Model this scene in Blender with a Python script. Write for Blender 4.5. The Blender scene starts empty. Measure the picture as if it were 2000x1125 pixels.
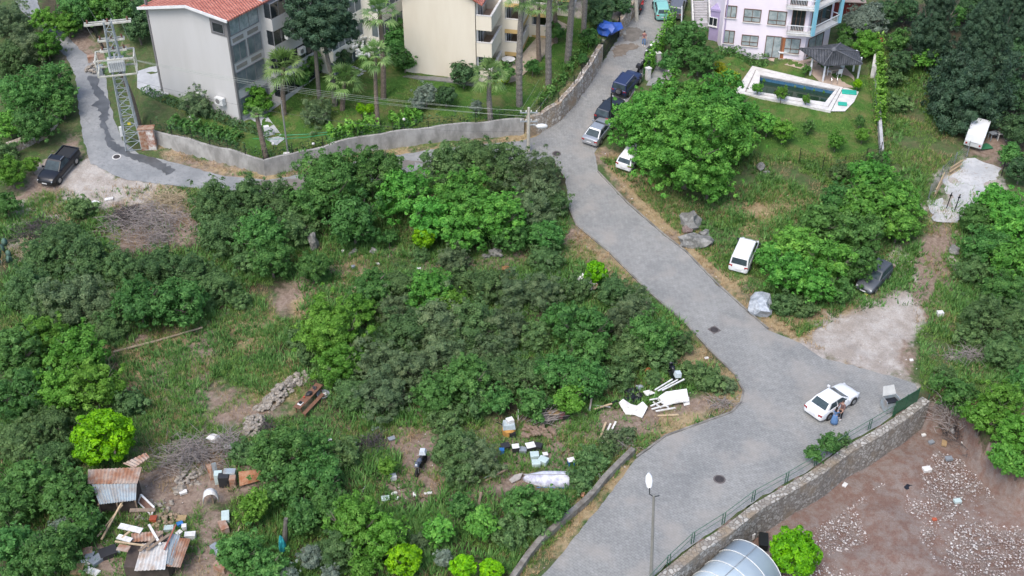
import bpy, math, random, bmesh
import numpy as np
from mathutils import Vector, Matrix, noise
from mathutils.geometry import delaunay_2d_cdt
R = math.radians
sc = bpy.context.scene
C = sc.collection
# ------------------------------------------------------------------ camera, sky, sun, exposure
F_PX = 2300.0; PITCH = 36.0; CAM_H = 60.0      # the photograph is 2000 px wide
cam_d = bpy.data.cameras.new('camera'); cam = bpy.data.objects.new('camera', cam_d); C.objects.link(cam)
cam.location = (0, 0, CAM_H); cam.rotation_euler = (R(90 - PITCH), 0, 0)
cam_d.sensor_width = 36; cam_d.lens = 36 * F_PX / 2000; cam_d.clip_end = 3000
sc.camera = cam
w = bpy.data.worlds.new('World'); sc.world = w; w.use_nodes = True
SUN_EL, SUN_AZ = 58, -150
nt = w.node_tree; sky = nt.nodes.new('ShaderNodeTexSky'); sky.sky_type = 'NISHITA'; sky.sun_disc = False
sky.sun_elevation = R(SUN_EL); sky.sun_rotation = R(SUN_AZ); sky.air_density = 1.0; sky.dust_density = 2.6; sky.ozone_density = 0.9
nt.links.new(sky.outputs[0], nt.nodes['Background'].inputs[0]); nt.nodes['Background'].inputs[1].default_value = 0.15
sd = bpy.data.lights.new('sun', 'SUN'); so = bpy.data.objects.new('sun', sd); C.objects.link(so)
sd.energy = 1.15; sd.angle = R(28); sd.color = (1.0, 0.96, 0.9)
so.rotation_euler = (R(90 - SUN_EL), 0, R(180) - R(SUN_AZ)); so.location = (-40, 40, 90)
sc.view_settings.view_transform = 'Standard'; sc.view_settings.look = 'None'; sc.view_settings.gamma = 1
sc.view_settings.exposure = 0.97
sc.cycles.max_bounces = 6; sc.cycles.diffuse_bounces = 3; sc.cycles.transmission_bounces = 3; sc.cycles.glossy_bounces = 2
# ------------------------------------------------------------------ tagging helpers
def tag(o, label=None, cat=None, group=None, kind=None):
    if label: o['label'] = label
    if cat: o['category'] = cat
    if group: o['group'] = group
    if kind: o['kind'] = kind
    return o
def thing(name, label, cat, loc=(0, 0, 0), rz=0, group=None, mat=None):
    o = bpy.data.objects.new(name, None); C.objects.link(o); o.empty_display_size = .3
    if mat is not None: o.matrix_world = mat
    else: o.location = loc; o.rotation_euler = (0, 0, rz)
    return tag(o, label, cat, group)
class MB:
    """collects vertices and faces of ONE mesh"""
    def __init__(s): s.v = []; s.f = []; s.m = Matrix.Identity(4)
    def add(s, vs, fs):
        b = len(s.v); s.v += [tuple(s.m @ Vector(p)) for p in vs]; s.f += [tuple(i + b for i in f) for f in fs]; return s
    def box(s, c, d, rot=None, taper=1.0):
        x, y, z = d[0] / 2, d[1] / 2, d[2] / 2
        vs = [Vector(p) for p in ((-x, -y, -z), (x, -y, -z), (x, y, -z), (-x, y, -z), (-x * taper, -y * taper, z), (x * taper, -y * taper, z), (x * taper, y * taper, z), (-x * taper, y * taper, z))]
        if rot is not None:
            if not isinstance(rot, Matrix): rot = Matrix.Rotation(rot, 3, 'Z')
            vs = [rot @ p for p in vs]
        c = Vector(c)
        return s.add([p + c for p in vs], [(0, 3, 2, 1), (4, 5, 6, 7), (0, 1, 5, 4), (1, 2, 6, 5), (2, 3, 7, 6), (3, 0, 4, 7)])
    def tube(s, pts, r, n=6, cap=True):
        pts = [Vector(p) for p in pts]; rs = r if isinstance(r, (list, tuple)) else [r] * len(pts)
        vs = []; fs = []
        for i, p in enumerate(pts):
            d = (pts[min(i + 1, len(pts) - 1)] - pts[max(i - 1, 0)]).normalized()
            a = d.orthogonal().normalized() if abs(d.z) > .95 else d.cross(Vector((0, 0, 1))).normalized()
            b = d.cross(a)
            for k in range(n):
                t = 2 * math.pi * k / n; vs.append(p + (a * math.cos(t) + b * math.sin(t)) * rs[i])
        for i in range(len(pts) - 1):
            for k in range(n):
                k2 = (k + 1) % n; fs.append((i * n + k, i * n + k2, (i + 1) * n + k2, (i + 1) * n + k))
        if cap: fs.append(tuple(range(n))[::-1]); fs.append(tuple((len(pts) - 1) * n + k for k in range(n)))
        return s.add(vs, fs)
    def bar(s, a, b, w=.05, h=None):
        a, b = Vector(a), Vector(b); d = b - a; L = d.length
        if L < 1e-5: return s
        q = d.to_track_quat('X', 'Z').to_matrix()
        return s.box((a + b) / 2, (L, w, h or w), q)
    def prism(s, poly, z0, z1):
        n = len(poly); vs = [(p[0], p[1], z0) for p in poly] + [(p[0], p[1], z1) for p in poly]
        return s.add(vs, [tuple(range(n))[::-1], tuple(range(n, 2 * n))] + [(i, (i + 1) % n, n + (i + 1) % n, n + i) for i in range(n)])
    def lathe(s, prof, n=12, axis='Z'):
        vs = []; fs = []
        for (r, z) in prof:
            for k in range(n):
                t = 2 * math.pi * k / n; x, y = r * math.cos(t), r * math.sin(t)
                vs.append((x, y, z) if axis == 'Z' else ((x, z, y) if axis == 'Y' else (z, x, y)))
        for i in range(len(prof) - 1):
            for k in range(n):
                k2 = (k + 1) % n; fs.append((i * n + k, i * n + k2, (i + 1) * n + k2, (i + 1) * n + k))
        fs.append(tuple(range(n))[::-1]); fs.append(tuple((len(prof) - 1) * n + k for k in range(n)))
        return s.add(vs, fs)
    def quad(s, a, b, c, d, t=0):
        """a quad, given thickness t along its normal"""
        a, b, c, d = map(Vector, (a, b, c, d))
        if not t: return s.add([a, b, c, d], [(0, 1, 2, 3)])
        n = (b - a).cross(d - a).normalized() * t
        return s.add([a, b, c, d, a + n, b + n, c + n, d + n], [(3, 2, 1, 0), (4, 5, 6, 7), (0, 1, 5, 4), (1, 2, 6, 5), (2, 3, 7, 6), (3, 0, 4, 7)])
    def rock(s, c, r, seed, squash=.7, jag=.35):
        bm = bmesh.new(); bmesh.ops.create_icosphere(bm, subdivisions=2, radius=1)
        rr = random.Random(seed); o = Vector((rr.uniform(-50, 50), rr.uniform(-50, 50), rr.uniform(-50, 50)))
        sx, sy = rr.uniform(.8, 1.3), rr.uniform(.75, 1.1); rz = Matrix.Rotation(rr.uniform(0, 6.3), 3, 'Z'); vs = []
        for v in bm.verts:
            p = v.co.copy(); k = 1 + jag * noise.noise(p * 1.3 + o) + jag * .5 * noise.cell(p * 1.6 + o)
            p = rz @ Vector((p.x * sx * k, p.y * sy * k, p.z * squash * k)); vs.append(Vector(c) + p * r)
        fs = [tuple(v.index for v in f.verts) for f in bm.faces]; bm.free()
        return s.add(vs, fs)
    def mesh(s, name):
        me = bpy.data.meshes.new(name); me.from_pydata(s.v, [], s.f); me.update()
        return me
def link(name, me, m, parent=None, smooth=False, flip=True):
    if flip and len(me.polygons) < 20000:
        bm = bmesh.new(); bm.from_mesh(me); bmesh.ops.recalc_face_normals(bm, faces=bm.faces); bm.to_mesh(me); bm.free()
    if m is not None and not me.materials: me.materials.append(m)
    if smooth: me.polygons.foreach_set('use_smooth', [True] * len(me.polygons))
    o = bpy.data.objects.new(name, me); C.objects.link(o)
    if parent is not None: o.parent = parent
    return o
def part(name, mb, m, parent=None, smooth=False, label=None):
    o = link(name, mb.mesh(name), m, parent, smooth)
    if label: o['label'] = label
    return o
def bevel(o, w=.03, n=2):
    md = o.modifiers.new('bevel', 'BEVEL'); md.width = w; md.segments = n; md.limit_method = 'ANGLE'; return o
# ------------------------------------------------------------------ materials
def srgb(r, g, b): return tuple(((c / 255) / 12.92 if c / 255 <= .04045 else ((c / 255 + .055) / 1.055) ** 2.4) for c in (r, g, b)) + (1,)
def nn(t, ty, **k):
    n = t.nodes.new('ShaderNode' + ty)
    for a, b in k.items(): setattr(n, a, b)
    return n
_mc = {}
def mat(name, col, rough=.8, metal=0, var=.0, vscale=2.0, col2=None, bump=0, bscale=20, spec=.5, obj=False, objvar=0, streak=0):
    """principled with procedural variation: col mixed to col2 by object space noise, plus bump"""
    if name in _mc: return _mc[name]
    m = bpy.data.materials.new(name); m.use_nodes = True; t = m.node_tree; p = t.nodes['Principled BSDF']
    p.inputs['Roughness'].default_value = rough; p.inputs['Metallic'].default_value = metal; p.inputs['Specular IOR Level'].default_value = spec
    tc = nn(t, 'TexCoord'); L = t.links.new
    if len(col) == 3: col = (*col, 1)
    if col2 is None:
        k = 1 - (var or .12); col2 = (col[0] * k, col[1] * k, col[2] * k, 1)
    if len(col2) == 3: col2 = (*col2, 1)
    nz = nn(t, 'TexNoise'); nz.inputs['Scale'].default_value = vscale; nz.inputs['Detail'].default_value = 5; nz.inputs['Roughness'].default_value = .65
    if streak:
        mp = nn(t, 'Mapping'); mp.inputs['Scale'].default_value = (1, 1, streak); L(tc.outputs['Object'], mp.inputs[0]); L(mp.outputs[0], nz.inputs['Vector'])
    else: L(tc.outputs['Object'], nz.inputs['Vector'])
    rp = nn(t, 'ValToRGB'); rp.color_ramp.elements[0].position = .38; rp.color_ramp.elements[1].position = .62
    rp.color_ramp.elements[0].color = col; rp.color_ramp.elements[1].color = col2; L(nz.outputs[0], rp.inputs[0])
    out = rp.outputs[0]
    if objvar:
        oi = nn(t, 'ObjectInfo'); hs = nn(t, 'HueSaturation'); mr = nn(t, 'MapRange'); mr.inputs[3].default_value = 1 - objvar; mr.inputs[4].default_value = 1 + objvar
        L(oi.outputs['Random'], mr.inputs[0]); L(mr.outputs[0], hs.inputs['Value']); L(out, hs.inputs['Color']); out = hs.outputs[0]
    L(out, p.inputs['Base Color'])
    if bump:
        n2 = nn(t, 'TexNoise'); n2.inputs['Scale'].default_value = bscale; n2.inputs['Detail'].default_value = 4; L(tc.outputs['Object'], n2.inputs['Vector'])
        b = nn(t, 'Bump'); b.inputs['Strength'].default_value = bump; b.inputs['Distance'].default_value = .05; L(n2.outputs[0], b.inputs['Height']); L(b.outputs[0], p.inputs['Normal'])
    _mc[name] = m; return m
def leafmat(name, dark, mid, light, trans=.34, rough=.6):
    """leaf colour differs from leaf to leaf and tuft to tuft (attribute 'lv'), and a little from plant to plant"""
    m = bpy.data.materials.new(name); m.use_nodes = True; t = m.node_tree; p = t.nodes['Principled BSDF']; L = t.links.new
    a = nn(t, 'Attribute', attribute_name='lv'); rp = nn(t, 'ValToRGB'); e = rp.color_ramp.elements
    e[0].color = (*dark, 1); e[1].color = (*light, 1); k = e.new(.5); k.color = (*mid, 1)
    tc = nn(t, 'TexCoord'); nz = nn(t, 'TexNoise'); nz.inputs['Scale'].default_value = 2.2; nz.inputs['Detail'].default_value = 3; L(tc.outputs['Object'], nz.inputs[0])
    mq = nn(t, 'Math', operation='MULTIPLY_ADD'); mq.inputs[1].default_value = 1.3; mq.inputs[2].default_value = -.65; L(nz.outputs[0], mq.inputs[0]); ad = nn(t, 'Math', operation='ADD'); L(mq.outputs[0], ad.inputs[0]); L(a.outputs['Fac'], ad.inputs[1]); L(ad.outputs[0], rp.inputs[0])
    oi = nn(t, 'ObjectInfo'); hs = nn(t, 'HueSaturation'); mr = nn(t, 'MapRange'); mr.inputs[3].default_value = 1.2; mr.inputs[4].default_value = 1.68; hs.inputs['Saturation'].default_value = 1.08
    mh = nn(t, 'MapRange'); mh.inputs[3].default_value = .483; mh.inputs[4].default_value = .504
    wn = nn(t, 'TexWhiteNoise', noise_dimensions='1D'); L(oi.outputs['Random'], wn.inputs['W'])
    L(oi.outputs['Random'], mr.inputs[0]); L(wn.outputs[0], mh.inputs[0]); L(mr.outputs[0], hs.inputs['Value']); L(mh.outputs[0], hs.inputs['Hue']); L(rp.outputs[0], hs.inputs['Color'])
    L(hs.outputs[0], p.inputs['Base Color']); p.inputs['Roughness'].default_value = rough; p.inputs['Specular IOR Level'].default_value = .35
    tr = nn(t, 'BsdfTranslucent'); L(hs.outputs[0], tr.inputs[0]); mx = nn(t, 'MixShader'); mx.inputs[0].default_value = trans
    L(p.outputs[0], mx.inputs[1]); L(tr.outputs[0], mx.inputs[2]); L(mx.outputs[0], t.nodes['Material Output'].inputs[0])
    return m
# ------------------------------------------------------------------ terrain heights
cp, sp_ = math.cos(R(PITCH)), math.sin(R(PITCH))
def ray(px, py):
    a = (px - 1000) / F_PX; b = (562.5 - py) / F_PX
    return Vector((a, cp + b * sp_, -sp_ + b * cp))
def ZB(X, Y):   # the hillside: level near the crossroads, rising behind it
    X = np.asarray(X, float); Y = np.asarray(Y, float)
    d = (Y - 84.0) / 5.0
    s = 5.0 * np.logaddexp(0, d) * .15
    return s - np.clip(Y - 175, 0, None) * .06
def zb(x, y): return float(ZB(x, y))
def GB(px, py, h=0):   # a point of the hillside from where it shows
    d = ray(px, py); t = (CAM_H - h) / -d.z
    for _ in range(60):
        q = d * t; t = t + .6 * ((CAM_H + q.z) - h - zb(q.x, q.y)) / (-d.z)
    q = d * t; return (q.x, q.y)
def inpoly(X, Y, P):
    X = np.asarray(X, float); Y = np.asarray(Y, float); ins = np.zeros(X.shape, bool); n = len(P)
    for i in range(n):
        x1, y1 = P[i]; x2, y2 = P[(i + 1) % n]
        if y1 == y2: continue
        c = ((y1 > Y) != (y2 > Y)) & (X < (x2 - x1) * (Y - y1) / (y2 - y1) + x1); ins ^= c
    return ins
def segdist(X, Y, P, closed=True):
    X = np.asarray(X, float); Y = np.asarray(Y, float); D = np.full(X.shape, 1e9); n = len(P)
    for i in range(n if closed else n - 1):
        x1, y1 = P[i]; x2, y2 = P[(i + 1) % n]; dx, dy = x2 - x1, y2 - y1
        t = np.clip(((X - x1) * dx + (Y - y1) * dy) / (dx * dx + dy * dy + 1e-9), 0, 1)
        D = np.minimum(D, np.hypot(X - x1 - t * dx, Y - y1 - t * dy))
    return D
def sdist(X, Y, P):   # positive inside
    d = segdist(X, Y, P); return np.where(inpoly(X, Y, P), d, -d)
def PW(pts): return [GB(*p) for p in pts]
# concrete wall and stone wall round the apartment gardens (foot of the wall)
CW = PW([(303, 283), (380, 303), (450, 322), (519, 342), (575, 331), (634, 316), (700, 297), (770, 288), (838, 279), (930, 270), (1023, 262)])
SW = PW([(1030, 266), (1055, 257), (1090, 236), (1120, 204), (1148, 165), (1172, 126)])
SW2 = PW([(1208, 72), (1225, 45), (1246, 18), (1262, -14), (1275, -40)])
GARDEN = CW + SW + SW2 + PW([(1275, -60), (150, -60), (235, 110), (262, 190), (272, 250)])
LW = PW([(1085, 1336), (1225, 1180), (1290, 1118), (1352, 1068), (1412, 1030), (1470, 985), (1535, 948), (1592, 915), (1650, 872), (1700, 845), (1752, 812), (1800, 775)])
LOT = LW + PW([(1880, 772), (1930, 860), (2010, 940), (2200, 1000), (2200, 1500), (1080, 1500)])
ZPOOL = zb(*GB(1560, 190)) + .1
def onplane(px, py, z):
    d = ray(px, py); t = (CAM_H - z) / -d.z; return (d.x * t, d.y * t)
POOLIN = [onplane(*p, ZPOOL) for p in ((1484, 149), (1632, 177), (1611, 203), (1481.5, 182.5))]
POOLOUT = [onplane(*p, ZPOOL) for p in ((1469, 131), (1645, 173), (1677, 181), (1648, 220), (1434, 181))]
NSM = {}
def NZ(X, Y, s, seed=0):   # cheap smooth noise -1..1
    r = random.Random(seed * 7 + 1); v = np.zeros(np.shape(X))
    for k in range(7):
        a = r.uniform(0, 6.28); f = s * r.uniform(.5, 1.9); p = r.uniform(0, 6.28); b = r.uniform(0, 6.28)
        v = v + np.sin((X * math.cos(a) + Y * math.sin(a)) * f + p + 1.7 * np.sin((X * math.cos(a + 1.9) + Y * math.sin(a + 1.9)) * f * .7 + b))
    return v / 3.2
def HT(X, Y, rough=False):
    X = np.asarray(X, float); Y = np.asarray(Y, float); Z = ZB(X, Y)
    Z = Z + 1.3 * np.clip((sdist(X, Y, GARDEN) - .05) / .4, 0, 1)
    Z = Z - 2.7 * np.clip((sdist(X, Y, LOT) - .05) / .45, 0, 1)
    wp = np.clip((sdist(X, Y, POOLOUT) + 1.6) / 1.5, 0, 1); Z = Z * (1 - wp) + (ZPOOL - .02) * wp
    Z = Z - np.where(inpoly(X, Y, POOLIN), 1.6, 0)
    return Z
def ht(x, y): return float(HT(np.array([x]), np.array([y]))[0])
def G(px, py, h=0):
    """point of the ground (raised by h) seen at this place"""
    d = ray(px, py); ts = np.linspace(45, 330, 400); 
    X = d.x * ts; Y = d.y * ts; Zr = CAM_H + d.z * ts - h - HT(X, Y)
    i = int(np.argmax(Zr < 0)); 
    if Zr[i] >= 0: i = 399
    a, b = ts[max(i - 1, 0)], ts[i]
    for _ in range(22):
        m = (a + b) / 2; q = d * m
        if CAM_H + q.z - h - ht(q.x, q.y) < 0: b = m
        else: a = m
    q = d * ((a + b) / 2); return Vector((q.x, q.y, CAM_H + q.z))
def gz(p, dz=0): return Vector((p[0], p[1], ht(p[0], p[1]) + dz))
def px_per_m(P): 
    v = Vector(P) - Vector((0, 0, CAM_H)); return F_PX / (v.y * cp - v.z * sp_)
def top_h(px, py, base):
    """height above base (a point) of the thing's top that shows at picture height py"""
    d = ray(px, py); t = base[1] / d.y; return CAM_H + d.z * t - base[2]
def upright(p, rz=0, tilt=True):
    """matrix standing on the slope at p, x axis along heading rz"""
    e = .6; n = Vector((-(zb(p[0] + e, p[1]) - zb(p[0] - e, p[1])) / (2 * e), -(zb(p[0], p[1] + e) - zb(p[0], p[1] - e)) / (2 * e), 1)).normalized()
    if not tilt: n = Vector((0, 0, 1))
    x = Vector((math.cos(rz), math.sin(rz), 0)); x = (x - n * x.dot(n)).normalized(); y = n.cross(x)
    M = Matrix((x, y, n)).transposed().to_4x4(); M.translation = Vector(p); return M
def heading(a, b): return math.atan2(b[1] - a[1], b[0] - a[0])
# ------------------------------------------------------------------ roads
MAIN = PW([(1262, -14), (1246, 18), (1225, 45), (1208, 72), (1172, 126), (1148, 165), (1120, 204), (1090, 236), (1060, 258), (1035, 275), (1040, 290), (1080, 312), (1105, 350), (1110, 400), (1126, 440), (1190, 492), (1232, 535), (1270, 572), (1340, 632), (1385, 682), (1436, 732), (1452, 765), (1446, 788), (1428, 806), (1300, 852), (1240, 898), (1175, 985), (1115, 1060), (1060, 1125), (1000, 1200), (860, 1370),
    (1075, 1340), (1215, 1182), (1290, 1114), (1352, 1064), (1412, 1026), (1470, 981), (1535, 944), (1592, 911), (1650, 868), (1700, 841), (1752, 808), (1792, 772), (1788, 750), (1740, 735), (1690, 722), (1640, 708), (1605, 700), (1565, 672), (1500, 645), (1462, 612), (1400, 556), (1340, 494), (1296, 460), (1225, 398), (1168, 338), (1162, 300), (1196, 236), (1232, 190), (1262, 140), (1300, 70), (1318, 30), (1345, -30)])
SIDE = PW([(1064, 262), (1020, 275), (930, 283), (838, 293), (770, 303), (700, 314), (634, 332), (575, 344), (519, 352), (440, 344), (370, 326), (310, 310), (275, 304), (240, 275), (222, 232), (212, 190), (206, 150), (190, 128), (160, 100), (120, 60), (80, 20), (60, -30),
    (10, -30), (40, 20), (92, 70), (135, 120), (148, 150), (152, 200), (160, 262), (170, 296), (178, 320), (240, 350), (330, 362), (420, 372), (520, 388), (620, 392), (720, 372), (830, 352), (960, 330), (1066, 322), (1085, 316)])
def sheet(name, P, m, dz=.03, step=1.0, rag=0, seed=3, zf=None):
    """a sheet draped over the ground inside a polygon"""
    rr = random.Random(seed); B = []
    for i in range(len(P)):
        a, b = Vector(P[i]), Vector(P[(i + 1) % len(P)]); n = max(1, int((b - a).length / (step * .5)))
        for k in range(n):
            q = a.lerp(b, k / n)
            if rag: q = q + Vector((rr.gauss(0, rag), rr.gauss(0, rag)))
            B.append(q)
    xs = [p.x for p in B]; ys = [p.y for p in B]; gx = np.arange(min(xs), max(xs), step); gy = np.arange(min(ys), max(ys), step)
    X, Y = np.meshgrid(gx, gy); X = X.ravel(); Y = Y.ravel(); BP = [(p.x, p.y) for p in B]
    k = sdist(X, Y, BP) > step * .4
    V = B + [Vector((x, y)) for x, y in zip(X[k], Y[k])]
    vo, _, fo, _, _, _ = delaunay_2d_cdt(V, [], [list(range(len(B)))], 1, 1e-4)
    Z = (zf or HT)(np.array([v.x for v in vo]), np.array([v.y for v in vo]))
    me = bpy.data.meshes.new(name); me.from_pydata([(v.x, v.y, z + dz) for v, z in zip(vo, Z)], [], [tuple(f) for f in fo]); me.update()
    o = link(name, me, m, flip=False)
    if sum(p.normal.z for p in me.polygons) < 0: me.flip_normals()
    return o
def paver_mat():
    m = bpy.data.materials.new('grey_pavers'); m.use_nodes = True; t = m.node_tree; p = t.nodes['Principled BSDF']; L = t.links.new
    g = nn(t, 'NewGeometry'); mp = nn(t, 'Mapping'); mp.inputs['Rotation'].default_value = (0, 0, R(38)); L(g.outputs['Position'], mp.inputs[0])
    br = nn(t, 'TexBrick'); br.inputs['Scale'].default_value = 1; br.inputs['Brick Width'].default_value = .34; br.inputs['Row Height'].default_value = .2; br.inputs['Mortar Size'].default_value = .018
    br.inputs['Mortar Smooth'].default_value = .3; br.inputs['Color1'].default_value = (.238, .240, .232, 1); br.inputs['Color2'].default_value = (.214, .215, .207, 1); br.inputs['Mortar'].default_value = (.165, .168, .166, 1); L(mp.outputs[0], br.inputs[0])
    n1 = nn(t, 'TexNoise'); n1.inputs['Scale'].default_value = .22; n1.inputs['Detail'].default_value = 6; n1.inputs['Roughness'].default_value = .62; L(g.outputs['Position'], n1.inputs[0])
    r1 = nn(t, 'ValToRGB'); r1.color_ramp.elements[0].position = .33; r1.color_ramp.elements[1].position = .7; r1.color_ramp.elements[0].color = (.88, .885, .89, 1); r1.color_ramp.elements[1].color = (1.22, 1.2, 1.17, 1); L(n1.outputs[0], r1.inputs[0])
    n2 = nn(t, 'TexNoise'); n2.inputs['Scale'].default_value = 2.6; n2.inputs['Detail'].default_value = 5; n2.inputs['Roughness'].default_value = .8; L(g.outputs['Position'], n2.inputs[0])
    r2 = nn(t, 'ValToRGB'); r2.color_ramp.elements[0].position = .3; r2.color_ramp.elements[1].position = .7; r2.color_ramp.elements[0].color = (.8, .8, .8, 1); r2.color_ramp.elements[1].color = (1.2, 1.2, 1.2, 1); L(n2.outputs[0], r2.inputs[0])
    m1 = nn(t, 'Mix', data_type='RGBA', blend_type='MULTIPLY'); m1.inputs[0].default_value = 1; L(br.outputs[0], m1.inputs[6]); L(r1.outputs[0], m1.inputs[7])
    m2 = nn(t, 'Mix', data_type='RGBA', blend_type='MULTIPLY'); m2.inputs[0].default_value = 1; L(m1.outputs[2], m2.inputs[6]); L(r2.outputs[0], m2.inputs[7])
    # dust brought in from the verges
    n3 = nn(t, 'TexNoise'); n3.inputs['Scale'].default_value = .35; n3.inputs['Detail'].default_value = 7; L(mp.outputs[0], n3.inputs[0])
    r3 = nn(t, 'ValToRGB'); r3.color_ramp.elements[0].position = .5; r3.color_ramp.elements[1].position = .68; r3.color_ramp.elements[1].color = (.6, .6, .6, 1); L(n3.outputs[0], r3.inputs[0])
    m3 = nn(t, 'Mix', data_type='RGBA'); L(r3.outputs[0], m3.inputs[0]); L(m2.outputs[2], m3.inputs[6]); m3.inputs[7].default_value = (.30, .275, .245, 1)
    L(m3.outputs[2], p.inputs['Base Color']); p.inputs['Roughness'].default_value = .85
    b = nn(t, 'Bump'); b.inputs['Strength'].default_value = .5; b.inputs['Distance'].default_value = .02; L(br.outputs['Fac'], b.inputs['Height']); b.invert = True; L(b.outputs[0], p.inputs['Normal'])
    return m
def wash_mat(name, c1, c2, c3, s1=.3, s2=3.5, rough=.85, lo=.4, hi=.62, bump=.3):
    """mineral surface in three tones, world scale"""
    m = bpy.data.materials.new(name); m.use_nodes = True; t = m.node_tree; p = t.nodes['Principled BSDF']; L = t.links.new
    g = nn(t, 'NewGeometry')
    n1 = nn(t, 'TexNoise'); n1.inputs['Scale'].default_value = s1; n1.inputs['Detail'].default_value = 8; n1.inputs['Roughness'].default_value = .65; L(g.outputs['Position'], n1.inputs[0])
    r1 = nn(t, 'ValToRGB'); r1.color_ramp.elements[0].position = lo; r1.color_ramp.elements[1].position = hi; r1.color_ramp.elements[0].color = (*c1, 1); r1.color_ramp.elements[1].color = (*c2, 1); L(n1.outputs[0], r1.inputs[0])
    n2 = nn(t, 'TexNoise'); n2.inputs['Scale'].default_value = s2; n2.inputs['Detail'].default_value = 6; n2.inputs['Roughness'].default_value = .75; L(g.outputs['Position'], n2.inputs[0])
    r2 = nn(t, 'ValToRGB'); r2.color_ramp.elements[0].position = .5; r2.color_ramp.elements[1].position = .68; L(n2.outputs[0], r2.inputs[0])
    mx = nn(t, 'Mix', data_type='RGBA'); L(r2.outputs[0], mx.inputs[0]); L(r1.outputs[0], mx.inputs[6]); mx.inputs[7].default_value = (*c3, 1)
    L(mx.outputs[2], p.inputs['Base Color']); p.inputs['Roughness'].default_value = rough
    b = nn(t, 'Bump'); b.inputs['Strength'].default_value = bump; b.inputs['Distance'].default_value = .06; L(n2.outputs[0], b.inputs['Height']); L(b.outputs[0], p.inputs['Normal'])
    return m
M_PAVER = paver_mat()
M_CONC = wash_mat('worn_concrete_road', (.19, .20, .205), (.27, .275, .275), (.16, .165, .17), .35, 3)
tag(sheet('road', MAIN, M_PAVER, .04, rag=.05), 'grey paved road', kind='structure')
tag(sheet('side_road', SIDE, M_CONC, .03, rag=.05), 'worn concrete side road', kind='structure')
# the wet streak that runs down the side road
WET = PW([(172, 150), (190, 150), (196, 172), (212, 192), (216, 215), (206, 238), (212, 258), (228, 282), (262, 300), (312, 312), (345, 334), (328, 342), (300, 326), (262, 312), (226, 298), (208, 280), (198, 246), (195, 215), (178, 207), (190, 196), (180, 174)])
tag(sheet('wet_streak', WET, mat('wet_concrete', (.10, .105, .11), rough=.45, var=.35, vscale=.8), .055, step=.6, rag=.12), kind='structure')
DAMP = PW([(560, 352), (640, 338), (720, 322), (800, 312), (830, 318), (760, 334), (690, 350), (600, 374), (540, 374), (470, 356)])
tag(sheet('damp_patch', DAMP, mat('damp_earth', (.13, .12, .11), rough=.6, var=.35, vscale=.8, col2=(.2, .185, .165)), .055, step=.6, rag=.15), kind='structure')
# ------------------------------------------------------------------ ground zones (what the soil carries)
Z_GRAVEL = [[(80, 330), (165, 300), (215, 345), (380, 372), (330, 385), (250, 395), (205, 410), (150, 400), (90, 380)],
    [(1548, 672), (1640, 610), (1700, 585), (1760, 560), (1800, 590), (1812, 610), (1780, 660), (1765, 700), (1790, 750), (1740, 735), (1640, 708)],
    [(1715, 505), (1740, 490), (1785, 515), (1775, 530), (1735, 528)],
    [(1840, 330), (1890, 308), (1950, 335), (1950, 370), (1920, 390), (1890, 425), (1850, 438), (1812, 425), (1820, 380)],
    [(1180, 92), (1205, 60), (1225, 30), (1165, 60), (1120, 20), (1080, 30), (1150, 60)],
    [(60, 400), (150, 420), (40, 500), (15, 440)]]
Z_DIRT = [[(60, 330), (110, 300), (140, 270), (165, 262), (150, 350), (90, 390), (40, 410), (10, 400)],
    [(310, 285), (519, 346), (700, 300), (1023, 266), (1035, 275), (1020, 285), (700, 325), (519, 365), (400, 335), (300, 300)],
    [(1035, 275), (1100, 235), (1150, 165), (1175, 128), (1180, 132), (1160, 170), (1110, 240), (1050, 282)],
    [(1165, 310), (1180, 290), (1260, 360), (1330, 430), (1370, 480), (1420, 530), (1500, 600), (1560, 660), (1520, 650), (1400, 560), (1280, 450)],
    [(640, 490), (700, 490), (740, 540), (700, 570), (650, 560), (560, 610), (500, 610), (560, 560)],
    [(780, 490), (860, 500), (960, 490), (1000, 510), (930, 530), (800, 525)],
    [(200, 640), (420, 620), (440, 690), (420, 760), (330, 780), (230, 760), (240, 700)],
    [(380, 760), (520, 780), (560, 830), (520, 850), (420, 850), (380, 830)],
    [(690, 830), (830, 820), (880, 870), (900, 960), (950, 970), (900, 1010), (760, 980), (720, 930), (720, 870)],
    [(960, 830), (1120, 800), (1300, 790), (1440, 740), (1450, 790), (1320, 850), (1240, 895), (1200, 880), (1130, 880), (1110, 960), (960, 960), (950, 880)],
    [(1110, 440), (1200, 495), (1250, 560), (1190, 540), (1100, 490)],
    [(240, 870), (380, 850), (440, 870), (510, 900), (520, 960), (440, 1000), (450, 1125), (170, 1125), (160, 1080), (230, 1000), (260, 930)],
    [(1790, 470), (1850, 435), (1880, 470), (1860, 540), (1830, 600), (1770, 590), (1750, 520)], [(200, 380), (375, 375), (380, 495), (220, 490)], [(380, 940), (455, 930), (445, 1125), (370, 1125)],
    [(1430, 1060), (1600, 985), (1760, 880), (1850, 810), (1920, 850), (2040, 960), (2040, 1150), (1400, 1150)],
    [(1540, 640), (1640, 600), (1760, 560), (1800, 500), (1850, 560), (1820, 620), (1780, 640), (1790, 700), (1760, 740), (1600, 690)],
    [(1910, 280), (1950, 260), (1985, 330), (1940, 330), (1900, 310)],
    [(160, 60), (215, 90), (235, 125), (200, 135), (150, 130), (120, 90)]]
Z_LAWN = [[(275, 195), (519, 335), (1020, 258), (1175, 110), (1160, 20), (1080, 60), (960, 140), (700, 120), (600, 150), (480, 250), (330, 190)],
    [(1395, 105), (1560, 120), (1700, 150), (1720, 290), (1700, 300), (1620, 330), (1480, 300), (1440, 260), (1380, 200)]]
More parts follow.
